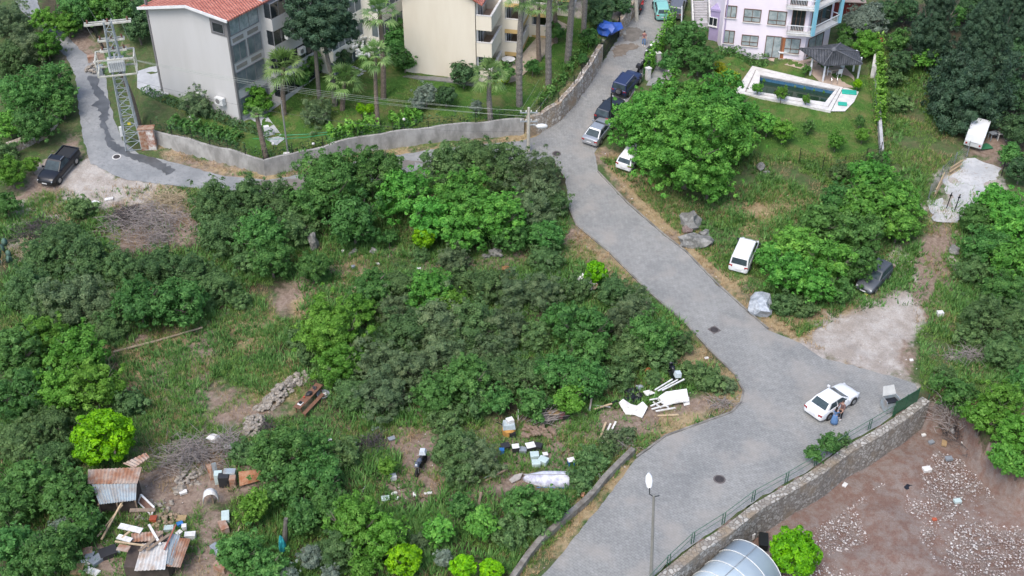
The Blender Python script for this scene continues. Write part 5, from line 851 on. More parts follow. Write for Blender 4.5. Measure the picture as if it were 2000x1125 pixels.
# right facade, section one, then the glazed balcony stack, then the cream stack
Wf = Wall(B0, B0 + v_ * 4.6, B0.z)
fl = hR / 4
for k in range(4):
    zc = k * fl
    for a, b in (((.35, 4.3),) if k in (3, 1, 0) else ((.35, 2.1), (2.5, 4.3))): window(Wf, a, zc + .75, b, zc + fl - .35, GH, M_FRG, M_GLASS if k != 3 else M_CURT, 2 if b - a > 2 else 1, False)
    if k in (2, 3):
        mb = MB()
        for a in (.5, 2.6): wbox(mb, Wf, O, a, zc - .05, a + 1.5, zc + .35, -.02, .04)
        part('air_vent', mb, mat('vent_grille', (.25, .235, .21), var=.2), GH)
for si, (ya, yb, xo, wm, pm) in enumerate(((4.6, 11.2, 1.5, M_GREY, M_GREY), (11.2, 16.5, 3.2, M_CRML, M_CRML), (16.5, 22, 5.2, M_CRML, M_CRML))):
    top = hR + (.2 if si == 0 else -fl * .1 + si * .4)
    mb = obox(MB(), -.3, xo - .9, ya, yb, -.2, top); part('wing', mb, wm, GH)
    for k in range(4):
        z = k * fl; b_ = thing('balcony', None, None, O); b_.parent = GH; b_.location = LP(xo - .9, (ya + yb) / 2, z); C_ = b_.location.copy()
        mb = MB()
        for (x0, x1, y0, y1_, za, zb_) in ((xo - .9, xo, ya, yb, z - .12, z + .05), (xo - .12, xo, ya, yb, z + .05, z + 1.15), (xo - .9, xo - .12, ya, ya + .12, z + .05, z + 1.15)): obox(mb, x0, x1, y0, y1_, za, zb_)
        mb.v = [tuple(Vector(p) - C_) for p in mb.v]; part('parapet', mb, pm, b_)
        if k < 4:
            wf = Wall(B0 + v_ * ya + Wg.d * xo, B0 + v_ * yb + Wg.d * xo, B0.z); n = int((yb - ya) / 1.0)
            mb = MB(); mg = MB()
            for j in range(n + 1): wbox(mb, wf, O, j * (yb - ya - .1) / n, z + 1.15, j * (yb - ya - .1) / n + .07, z + fl - .12, -.1, -.02)
            wbox(mb, wf, O, -.01, z + 1.13, yb - ya, z + 1.19, -.11, -.01); wbox(mb, wf, O, -.01, z + fl - .15, yb - ya, z + fl - .09, -.11, -.01)
            wbox(mg, wf, O, .05, z + 1.15, yb - ya - .05, z + fl - .12, -.07, -.04)
            ws = Wall(B0 + v_ * ya + Wg.d * (xo - .9), B0 + v_ * ya + Wg.d * xo, B0.z); wbox(mg, ws, O, .03, z + 1.15, .85, z + fl - .12, -.07, -.04)
            for m_ in (mb, mg): m_.v = [tuple(Vector(p) - C_) for p in m_.v]
            part('frame', mb, M_FRG if si == 0 else M_FRW, b_); part('glazing', mg, M_GLASSD if si == 0 else M_GLASS, b_)
# outdoor units on the facade and the gable
M_AC = mat('appliance_white', (.62, .63, .62), rough=.5, var=.15)
def ac_unit(P, rz, label, s=1.0):
    o = thing('air_conditioner', label, 'air conditioner', P, rz); part('casing', MB().box((0, 0, .35 * s), (.9 * s, .38 * s, .66 * s)), M_AC, o)
    part('fan_grille', MB().lathe([(.24 * s, -.205 * s), (.24 * s, -.19 * s)], 14, 'Y').box((.0, -.2 * s, .0), (.01, .02, .01)), M_GREYD, o).location = (-.12 * s, 0, .36 * s)
    part('bracket', MB().box((-.3 * s, .05, 0), (.05, .5 * s, .04)).box((.3 * s, .05, 0), (.05, .5 * s, .04)), M_GREYD, o)
gang = math.atan2(Wg.d.y, Wg.d.x)
for (px, py, lb) in ((435, 202, 'white outdoor unit in a boxed cover on the grey gable, lower right'), (396, 190, 'white outdoor unit on the grey gable, lower middle')):
    u, z = Wg.at(px, py); ac_unit(Wg.P(u, z, .3), gang, lb, 1.15 if px > 400 else .9)
wv = Wall(B0 + Wg.d * 1.5, B0 + Wg.d * 1.5 + v_ * 12, B0.z)
for (px, py, lb) in ((572, 65, 'white outdoor unit on the grey balcony wall, upper right'), (561, 73, 'white outdoor unit on the grey balcony wall, upper left'), (586, 104, 'white outdoor unit low on the grey balcony wall')):
    u, z = wv.at(px, py); u = min(max(u, 0), 14); ac_unit(wv.P(u, z, .25), math.atan2(wv.d.y, wv.d.x), lb)
# paving round the grey house
M_PAVE = mat('pale_paving', (.42, .43, .44), col2=(.34, .35, .36), vscale=1.2)
tag(sheet('garden_paving', GP([(471, 244), (540, 285), (556, 272), (520, 225), (600, 165), (598, 145), (560, 165), (478, 232)]), M_PAVE, .05), kind='structure')
tag(sheet('side_paving', GP([(268, 140), (330, 120), (330, 185), (300, 192), (268, 172)]), M_PAVE, .05), kind='structure')
P = G(524, 262); o = thing('stone_pedestal', 'white stepped stone pedestal at the paving corner of the grey house', 'pedestal', P, .4); part('base', MB().box((0, 0, .15), (1.1, .8, .3)), M_FRW, o); part('column', MB().box((-.1, 0, .6), (.5, .45, .6)), M_FRW, o)
# ------------------------------------------------------------------ the cream house
A1 = G(793, 140); B1 = G(930, 158); A1.z = B1.z = min(A1.z, B1.z); Wc = Wall(A1, B1); O = B1.copy(); v2 = -Wc.n
CH = thing('apartment_building', 'cream apartment house with stepped balconies behind the palms', 'building', B1)
hc = 8.6; Lc = Wc.L
def LQ(x, y, z): return Wc.d * x + v2 * y + Vector((0, 0, z))
def qbox(mb, x0, x1, y0, y1_, z0, z1):
    vs = [LQ(x, y, z) for z in (z0, z1) for x, y in ((x0, y0), (x1, y0), (x1, y1_), (x0, y1_))]; return mb.add(vs, [(0, 3, 2, 1), (4, 5, 6, 7), (0, 1, 5, 4), (1, 2, 6, 5), (2, 3, 7, 6), (3, 0, 4, 7)])
mb = MB(); pro = [(-Lc, -.3), (0, -.3), (0, hc), (-.42 * Lc, hc + 2.1), (-Lc, hc + .2)]
mb.add([LQ(x, 0, z) for x, z in pro] + [LQ(x, 26, z) for x, z in pro], [(0, 1, 2, 3, 4), (9, 8, 7, 6, 5)] + [(i, 5 + i, 5 + (i + 1) % 5, (i + 1) % 5) for i in range(5)]); part('wall', mb, M_CRM, CH)
part('plinth', qbox(MB(), -Lc - .5, .3, -1.0, 0, -.3, .12), mat('plinth_concrete', (.22, .215, .21), var=.3), CH)
for (xa, za), (xb, zb_) in (((-Lc - .7, hc + .0), (-.42 * Lc, hc + 2.15)), ((-.42 * Lc, hc + 2.15), (.9, hc - .15))):
    mb = MB(); vs = [LQ(xa, -.5, za), LQ(xb, -.5, zb_), LQ(xb, 26, zb_), LQ(xa, 26, za)]; mb.add(vs + [v + Vector((0, 0, .16)) for v in vs], [(3, 2, 1, 0), (4, 5, 6, 7), (0, 1, 5, 4), (1, 2, 6, 5), (2, 3, 7, 6), (3, 0, 4, 7)]); part('roof', mb, M_TILE, CH)
M_OCH = mat('ochre_render', (.55, .38, .16), rough=.9); fh = 2.9; M_TERR = mat('terracotta_floor', (.42, .30, .22), var=.2)
for si, (ya, yb, xo) in enumerate(((0, 4.6, 1.7), (4.6, 9.4, 3.6), (9.4, 14.2, 5.5), (14.2, 19, 7.4), (19, 24, 9.2))):
    if si: part('wing', qbox(MB(), -.2, xo - 1.6, ya, yb, -.2, hc + .2), M_CRM, CH)
    for k in range(3):
        z = fh * k + (.35 if k == 0 else 0) + (1.1 if si else 0) * 1; 
        if si == 0: z = fh * k + .3
        b_ = thing('balcony', None, None); b_.parent = CH; b_.location = LQ(xo - .8, (ya + yb) / 2, z); C_ = b_.location.copy()
        def pt(nm, boxes, m_):
            mb = MB()
            for bx in boxes: qbox(mb, *bx)
            mb.v = [tuple(Vector(p) - C_) for p in mb.v]; return part(nm, mb, m_, b_)
        pt('parapet', [(xo - .16, xo, ya, yb, z, z + 1.1), (xo - 1.6, xo - .16, ya, ya + .14, z, z + 1.1), (xo - 1.6, xo - .16, yb - .14, yb, z, z + 1.1)], M_CRM)
        pt('coping', [(xo - .2, xo + .04, ya - .03, yb + .03, z + 1.1, z + 1.17), (xo - 1.6, xo - .2, ya - .03, ya + .18, z + 1.1, z + 1.17)], M_WHW)
        pt('slab', [(xo - 1.6, xo, ya, yb, z - .45, z)], M_OCH if si else M_CRM); pt('floor', [(xo - 1.6, xo - .17, ya + .15, yb - .15, z + .001, z + .03)], M_TERR)
        wl = Wall(B1 + v2 * ya + Wc.d * (xo - 1.6), B1 + v2 * yb + Wc.d * (xo - 1.6), B1.z)
        window(wl, .6, z + .1, 2.6, z + 2.2, CH, M_FRW, M_GLASS, 1, False, name='balcony_door'); window(wl, 3.0, z + .9, 4.1, z + 2.1, CH, M_FRW, M_CURT, 0, False)
        if k == 0: pt('pier', [(xo - .3, xo - .02, ya, ya + .28, -.3, z - .45), (xo - .3, xo - .02, yb - .28, yb, -.3, z - .45)], M_OCH)
tag(sheet('terrace', GP([(960, 140), (1010, 118), (1060, 60), (1090, 40), (1110, 50), (1060, 112), (1010, 158), (985, 165)]), mat('terrace_paving', (.4, .33, .26), var=.2), .05), kind='structure')
# ------------------------------------------------------------------ the lilac house, its annexe and stairs
A2 = G(1406, 99); B2 = G(1568, 119); C2 = G(1617, 86); z2 = min(A2.z, B2.z); A2.z = B2.z = z2; Wl = Wall(A2, B2, z2); C2.z = z2; Wr = Wall(B2, C2, z2); O = A2.copy()
LH = thing('house', 'lilac house with brown windows and a white corner balcony above the pool', 'house', A2)
M_LIL = mat('lilac_render', (.76, .69, .76), col2=(.71, .64, .71), rough=.85, vscale=.5); M_LILD = mat('mauve_render', (.36, .30, .47), rough=.85, var=.15); M_BLU = mat('sky_blue_paint', (.22, .50, .62), rough=.6)
D2 = C2 + Vector((-2, 9, 0)); E2 = A2 + Vector((-.6, 12, 0)); mb = MB(); pl = [A2 - O, B2 - O, C2 - O, D2 - O, E2 - O]; mb.prism([(p.x, p.y) for p in pl], -.3, 10.5); part('wall', mb, M_LIL, LH)
def zw(x, y): return Wl.at(1380 + x / 4.3275, y / 4.3275)
def zr(x, y): return Wr.at(1380 + x / 4.3275, y / 4.3275)
for (x0, y0, x1, y1_, gl, mu, tr) in ((165, 45, 250, 148, M_CURT, 1, 0), (318, 75, 455, 185, M_CURT, 1, .35), (525, 90, 670, 210, M_CURT, 1, .3), (150, 255, 230, 365, M_CURT, 1, 0), (300, 295, 432, 388, M_CURT, 1, .35), (640, 320, 785, 450, M_CURT, 1, .28)):
    u0, z1 = zw(x0, y0); u1, z0 = zw(x1, y1_); u0, _ = zw(x0, (y0 + y1_) / 2); u1, _ = zw(x1, (y0 + y1_) / 2); z0 = zw((x0 + x1) / 2, y1_ - 4)[1]; z1 = zw((x0 + x1) / 2, y0 + 6)[1]
    window(Wl, u0, z0, u1, z1, LH, M_FRB, gl, mu, True, tr)
u0, u1 = zw(500, 385)[0], zw(625, 385)[0]; window(Wl, u0, .12, u1, zw(560, 308)[1], LH, M_FRB, M_CURT, 1, False, name='patio_door'); part('door_panel', wbox(MB(), Wl, O, u1 + .08, .1, u1 + .45, zw(560, 308)[1], .0, .06), mat('brown_door', (.32, .12, .05), rough=.5), LH)
u0, u1 = zr(862, 360)[0], zr(980, 330)[0]; window(Wr, max(u0, .3), .4, u1, 2.3, LH, M_FRB, M_CURT, 1, False)
M_WRAIL = mat('white_painted_rail', (.72, .74, .76), rough=.4)
for lvl, (yy, nm) in enumerate(((268, 'corner balcony'), (50, 'upper balcony'))):
    zf_ = Wl.at(1380 + 840 / 4.3275, yy / 4.3275)[1]; ub = zw(676, yy)[0]; bal = thing('balcony', None, None); bal.parent = LH; bal.location = B2 - O + Vector((0, 0, zf_)); K = bal.location.copy() + O
    fw = B2 + Wl.n * .9 + Wr.n * .25; pts = [Wl.P(ub, 0), Wl.P(ub, 0, 1.0), B2 + (Wl.n + Wr.n) * .62, Wr.P(Wr.L * .95, 0, 1.0), Wr.P(Wr.L * .95, 0), B2]
    pp = [(p.x - K.x, p.y - K.y) for p in pts]; part('slab', MB().prism(pp, -.15, .02), M_WHW, bal); mb = MB()
    for a, b in zip(pts[:3], pts[1:4]):
        a = Vector((a.x - K.x, a.y - K.y, 0)); b = Vector((b.x - K.x, b.y - K.y, 0)); U = Vector((0, 0, 1))
        mb.bar(a + U * .98, b + U * .98, .07); mb.bar(a + U * .14, b + U * .14, .05); n = max(1, int((b - a).length / .16))
        for j in range(n + 1): c = a.lerp(b, j / n); mb.bar(c + U * .1, c + U * .95, .025)
    mb.bar(Vector((pts[3].x - K.x, pts[3].y - K.y, .98)), Vector((pts[4].x - K.x, pts[4].y - K.y, .98)), .07); part('balustrade', mb, M_WRAIL, bal)
    for q in (pts[2], pts[3]): part('column', MB().box((q.x - K.x, q.y - K.y, 1.45), (.34, .34, 2.85), .3), M_BLU, bal)
    dz = 2.4
    window(Wl, ub + .4, zf_ + .1, Wl.L - .5, zf_ + 2.3, LH, M_FRB, M_GLASSD, 2, False, name='balcony_door'); window(Wr, .5, zf_ + .1, Wr.L - .6, zf_ + 2.3, LH, M_FRB, M_GLASSD, 1, False, name='balcony_door')
part('downpipe', MB().tube([Vector((0, 0, 0)), Vector((0, 0, 10))], .06, 6), M_LILD, LH).location = Wl.P(.25, 0, .08) - O
# annexe, stairs
A3 = G(1383, 76); B3 = G(1407, 84); B3.z = A3.z; Wx = Wall(A3, B3); o = thing('annexe', 'small mauve annexe with a white window, left of the lilac house', 'building', A3)
mb = MB(); hx = Wx.at(1383, 14)[1]; n3 = -Wx.n * 3; mb.prism([(0, 0), (B3.x - A3.x, B3.y - A3.y), (B3.x - A3.x + n3.x, B3.y - A3.y + n3.y), (n3.x, n3.y)], -.3, hx * .93); part('wall', mb, M_LILD, o)
mb = MB(); mb.prism([(-.1, -.1), (B3.x - A3.x + .1, B3.y - A3.y - .1), (B3.x - A3.x + n3.x + .1, B3.y - A3.y + n3.y), (n3.x - .1, n3.y)], hx * .93, hx); part('parapet', mb, M_LILD, o)
u0, z1 = Wx.at(1386.5, 33); u1, z0 = Wx.at(1398, 51); window(Wx, u0, z0, max(u1, u0 + .9), z1, o, M_FRW, M_GLASSD, 1, True)
P = G(1367, 55); o = thing('outdoor_stairs', 'white concrete stairs with side walls climbing to the lilac house', 'stairs', P); mb = MB()
for k in range(11): mb.box((.1 * k * .3, .36 * k, .09 + .085 * k * 2 - .02 * k), (1.7, .38, .2 + .0 * k))
mb.box((.1, 1.9, .3), (1.6, 3.6, .5)); part('steps', mb, mat('stair_concrete', (.42, .41, .42), var=.2), o)
for sx in (-1, 1): mb = MB(); mb.quad(Vector((sx * .95, -.3, .0)), Vector((sx * .95 + .3, 4.2, 1.5)), Vector((sx * .95 + .3, 4.2, 2.4)), Vector((sx * .95, -.3, .9)), .16); part('side_wall', mb, M_WHW, o)
tag(strip('mauve_wall', GP([(1308, 167), (1303, 150), (1297, 130)]), .25, -.2, 1.2, mat('pale_mauve_render', (.5, .42, .46), var=.2)), 'low mauve garden wall beside the grey kerb ramp', 'wall')
tag(sheet('ramp_paving', PW([(1262, 168), (1300, 168), (1296, 130), (1302, 100), (1290, 112)]), mat('ramp_concrete', (.27, .28, .27), var=.3), .06), kind='structure')
for px, py, lb in ((1284, 125, 'white gate pillar by the nearest parked motorbike'), (1265, 155, 'white gate pillar beside the blue off-roader')):
    o = thing('gate_pillar', lb, 'pillar', G(px, py), .5); part('pillar', MB().box((0, 0, .6), (.45, .45, 1.3)), M_WHW, o); part('cap', MB().box((0, 0, 1.3), (.56, .56, .1)), M_WHW, o)
P = G(1655, 32); o = thing('shed', 'dark red corrugated shed behind the lilac house', 'shed', P, -.1); mb = MB(); hh = top_h(1655, 3, P)
for k in range(16): mb.box((-1.6 + k * .2, 0, hh / 2), (.12, .12, hh))
mb.box((0, .1, hh / 2), (3.3, .08, hh)); part('wall', mb, mat('dark_red_metal', (.13, .025, .025), rough=.5), o); part('roof', MB().box((0, 1.2, hh + .08), (3.6, 2.8, .1), Matrix.Rotation(.08, 3, 'X')), mat('dull_roof', (.32, .25, .22), var=.2), o)
# ------------------------------------------------------------------ pool, gazebo, patio
ctr = Vector((*onplane(1560, 178, ZPOOL), ZPOOL))
SW_ = thing('swimming_pool', 'rectangular swimming pool with dark green water and a white surround', 'pool', (ctr.x, ctr.y, 0)); PO = Vector((ctr.x, ctr.y, 0))
out4 = [Vector(onplane(*p, ZPOOL)) for p in ((1469, 131), (1646, 173), (1622, 219), (1434, 182))]; zpl = ZPOOL; inn4 = [Vector(p) for p in POOLIN]
def ring(o4, i4, z0, z1, m_, nm):
    mb = MB()
    for k in range(4):
        a, b, c, d = o4[k], o4[(k + 1) % 4], i4[(k + 1) % 4], i4[k]; vs = [(p.x, p.y, zpl + z0) for p in (a, b, c, d)] + [(p.x, p.y, zpl + z1) for p in (a, b, c, d)]
        mb.add([Vector(v) - PO for v in vs], [(0, 3, 2, 1), (4, 5, 6, 7), (0, 1, 5, 4), (1, 2, 6, 5), (2, 3, 7, 6), (3, 0, 4, 7)])
    return part(nm, mb, m_, SW_)
M_POOLW = mat('pool_white_stone', (.66, .65, .63), col2=(.52, .50, .48), vscale=1.5, rough=.7)
mid4 = [a.lerp(b, .42) for a, b in zip(out4, inn4)]; mid5 = [a.lerp(b, .5) for a, b in zip(out4, inn4)]
ring(out4, mid4, -.1, .16, M_POOLW, 'surround'); ring(mid4, mid5, -.1, .10, mat('pool_joint', (.32, .29, .28)), 'drain_channel'); ring(mid5, inn4, -.1, .2, M_POOLW, 'coping')
mb = MB()
for k in range(4):
    a, b = inn4[k], inn4[(k + 1) % 4]; vs = [(a.x, a.y, zpl + .1), (b.x, b.y, zpl + .1), (b.x, b.y, zpl - 1.7), (a.x, a.y, zpl - 1.7)]; mb.add([Vector(v) - PO for v in vs], [(0, 1, 2, 3)])
part('basin', mb, mat('blue_pool_tiles', (.06, .17, .28), col2=(.04, .11, .2), rough=.3, vscale=6), SW_)
wl_ = zpl - .45
mb = MB(); big = [inn4[0], inn4[1], inn4[2], inn4[3]]; mb.add([Vector((p.x, p.y, wl_)) - PO for p in big], [(0, 1, 2, 3)])
M_WAT = bpy.data.materials.new('green_pool_water'); M_WAT.use_nodes = True; pw = M_WAT.node_tree.nodes['Principled BSDF']; pw.inputs['Base Color'].default_value = (.014, .035, .018, 1); pw.inputs['Roughness'].default_value = .06
nz_ = nn(M_WAT.node_tree, 'TexNoise'); nz_.inputs['Scale'].default_value = 2.5; bp_ = nn(M_WAT.node_tree, 'Bump'); bp_.inputs['Strength'].default_value = .08; M_WAT.node_tree.links.new(nz_.outputs[0], bp_.inputs['Height']); M_WAT.node_tree.links.new(bp_.outputs[0], pw.inputs['Normal'])
part('water', mb, M_WAT, SW_)
tag(sheet('pool_deck', [onplane(*p, ZPOOL) for p in ((1647, 173), (1655, 173.5), (1677, 181), (1668, 200), (1650, 219), (1623, 219))], M_POOLW, .1, zf=lambda a, b: np.full(len(a), ZPOOL)), kind='structure')
tag(sheet('pool_patio', GP([(1500, 110), (1560, 120), (1600, 112), (1640, 122), (1668, 150), (1668, 172), (1640, 172), (1600, 160), (1580, 140), (1500, 118)]), mat('pink_paving', (.40, .31, .25), col2=(.33, .25, .2), vscale=1), .06), kind='structure')
M_TURQ = mat('turquoise_cloth', (.02, .38, .28), var=.2, rough=.8)
for px, py, sx, sy, rz, lb in ((1658, 183, 1.5, .9, -.2, 'larger turquoise lounger mat on the pool deck'), (1645, 206, .9, .7, -.2, 'smaller turquoise mat at the pool corner')):
    q = Vector((*onplane(px, py, ZPOOL), 0)); o = thing('lounger_mat', lb, 'mat', Vector((q.x, q.y, ZPOOL + .11)), rz, 'turquoise mats by the pool'); bevel(part('cushion', MB().box((0, 0, .08), (sx, sy, .14)), M_TURQ, o), .05)
q = G(1627, 160); o = thing('pool_ladder', 'chrome pool ladder at the gazebo side of the pool', 'ladder', Vector((q.x, q.y, ZPOOL))); 
for e in (-.3, .3): part('handrail', MB().tube([(e, -.5, -.5), (e, -.5, .6), (e, -.3, .8), (e, .1, .75), (e, .2, .1)], .03, 6), mat('chrome', (.6, .6, .6), rough=.2, metal=1), o)
# gazebo
he = 2.5; gz0 = G(1625, 140).z; ce = [G(*p, he) for p in ((1561, 94), (1642, 84), (1678, 101), (1685, 124), (1609, 127))]
gp = thing('gazebo', 'hexagonal gazebo with dark grey shingle roof on white posts by the pool', 'gazebo', (ce[0].x, ce[0].y, 0)); GO = Vector(gp.location); ap = G(1629, 97, 4.1)
M_SHG = bpy.data.materials.new('grey_shingles'); M_SHG.use_nodes = True; tile_mat(M_SHG, (.05, .055, .065), (.095, .1, .115), 5)
for k in range(5):
    a, b = ce[k] - GO, ce[(k + 1) % 5] - GO; c = ap - GO; mb = MB(); U = Vector((0, 0, -.14)); mb.add([a, b, c, a + U, b + U, c + U], [(0, 1, 2), (5, 4, 3), (0, 3, 4, 1)]); rf = part('roof_panel', mb, M_SHG, gp); part('hip_ridge', MB().bar(a + Vector((0, 0, .04)), c + Vector((0, 0, .05)), .12, .06), mat('ridge_grey', (.12, .125, .14)), rf)
part('finial', MB().lathe([(.3, -.05), (.25, .1), (.05, .3)], 8), mat('ridge_grey', (.12, .125, .14)), gp).location = ap - GO
for a in ((1582, 147), (1607, 159), (1675, 153), (1666, 139)):
    q = G(*a); part('post', MB().tube([Vector((q.x, q.y, q.z)) - GO, Vector((q.x, q.y, q.z + he - .1 + (.0))) - GO], .11, 8), M_WRAIL, gp)
# white garden tables and chairs of the patio
def chair_small(P, rz, label, m_=M_WRAIL, group='white garden chairs under the gazebo', flip=False):
    o = thing('garden_chair', label, 'chair', P, rz, group); part('seat', MB().box((0, 0, .42), (.46, .46, .05)), m_, o); part('backrest', MB().box((0, .23, .68), (.46, .05, .5)), m_, o)
    for x in (-.19, .19):
        for y in (-.19, .19): part('leg', MB().box((x, y, .2), (.05, .05, .42)), m_, o)
    return o
def table(P, rz, L_, W_, label, m_=M_WRAIL, h=.74, group=None, name='table'):
    o = thing(name, label, 'table', P, rz, group); part('tabletop', MB().box((0, 0, h), (L_, W_, .05)), m_, o)
    for x in (-1, 1):
        for y in (-1, 1): part('leg', MB().box((x * (L_ / 2 - .08), y * (W_ / 2 - .08), h / 2 - .02), (.06, .06, h - .02)), m_, o)
    return o
table(G(1630, 146), .2, 1.3, .8, 'garden table in the shade of the gazebo', mat('pale_wood', (.4, .34, .27)))
chair_small(G(1638, 149), 3.3, 'white chair right of the gazebo table'); chair_small(G(1620, 146), 1.2, 'white chair left of the gazebo table'); chair_small(G(1643, 139), -.5, 'white chair behind the gazebo table')
table(G(1528, 113), .15, 1.1, .6, 'small white table before the patio door of the lilac house')
# ------------------------------------------------------------------ vehicles
def paint(name, col, metal=.3, rough=.32):
    m = mat(name, col, rough=rough, metal=metal, var=.06, vscale=3); m.node_tree.nodes['Principled BSDF'].inputs['Coat Weight'].default_value = .5 if sum(col) > .5 else .08; return m
M_TYRE = mat('tyre_rubber', (.02, .02, .02), rough=.85); M_RIM = mat('alloy_rim', (.38, .39, .4), rough=.35, metal=.8); M_PLAS = mat('black_trim', (.025, .025, .028), rough=.6)
M_RED = mat('tail_light', (.32, .02, .02), rough=.25); M_HEAD = mat('headlight_glass', (.6, .63, .65), rough=.15); M_PLATE = mat('number_plate', (.7, .7, .7), rough=.5); M_CGL = mat('car_glass', (.03, .045, .052), rough=.1, spec=.22, col2=(.055, .08, .09), vscale=1.2)
# station table: x from rear (-.5) to front (.5) of length; half width factor; bottom z; top z of the lower body
HULL = dict(
 sedan=[(-.5, .80, .34, .70), (-.485, .93, .26, .86), (-.44, .98, .22, .93), (-.30, 1, .2, .94), (-.1, 1, .18, .93), (.15, 1, .18, .93), (.27, 1, .2, .88), (.40, .97, .22, .80), (.47, .88, .26, .68), (.5, .72, .34, .54)],
 hatch=[(-.5, .84, .34, .80), (-.485, .95, .26, .98), (-.40, 1, .22, 1.0), (-.2, 1, .2, .99), (.1, 1, .2, .97), (.26, 1, .2, .93), (.40, .97, .22, .84), (.47, .88, .26, .70), (.5, .74, .34, .56)],
 suv=[(-.5, .86, .42, .95), (-.485, .95, .36, 1.05), (-.40, 1, .34, 1.07), (0, 1, .32, 1.06), (.2, 1, .32, 1.04), (.30, .98, .34, 1.02), (.44, .95, .36, .95), (.485, .9, .4, .85), (.5, .82, .46, .7)],
 pickup=[(-.5, .92, .46, 1.0), (-.49, .97, .42, 1.08), (-.3, 1, .4, 1.09), (0, 1, .38, 1.08), (.2, 1, .36, 1.07), (.3, 1, .36, 1.08), (.43, .96, .38, 1.0), (.48, .88, .42, .85), (.5, .76, .48, .66)])
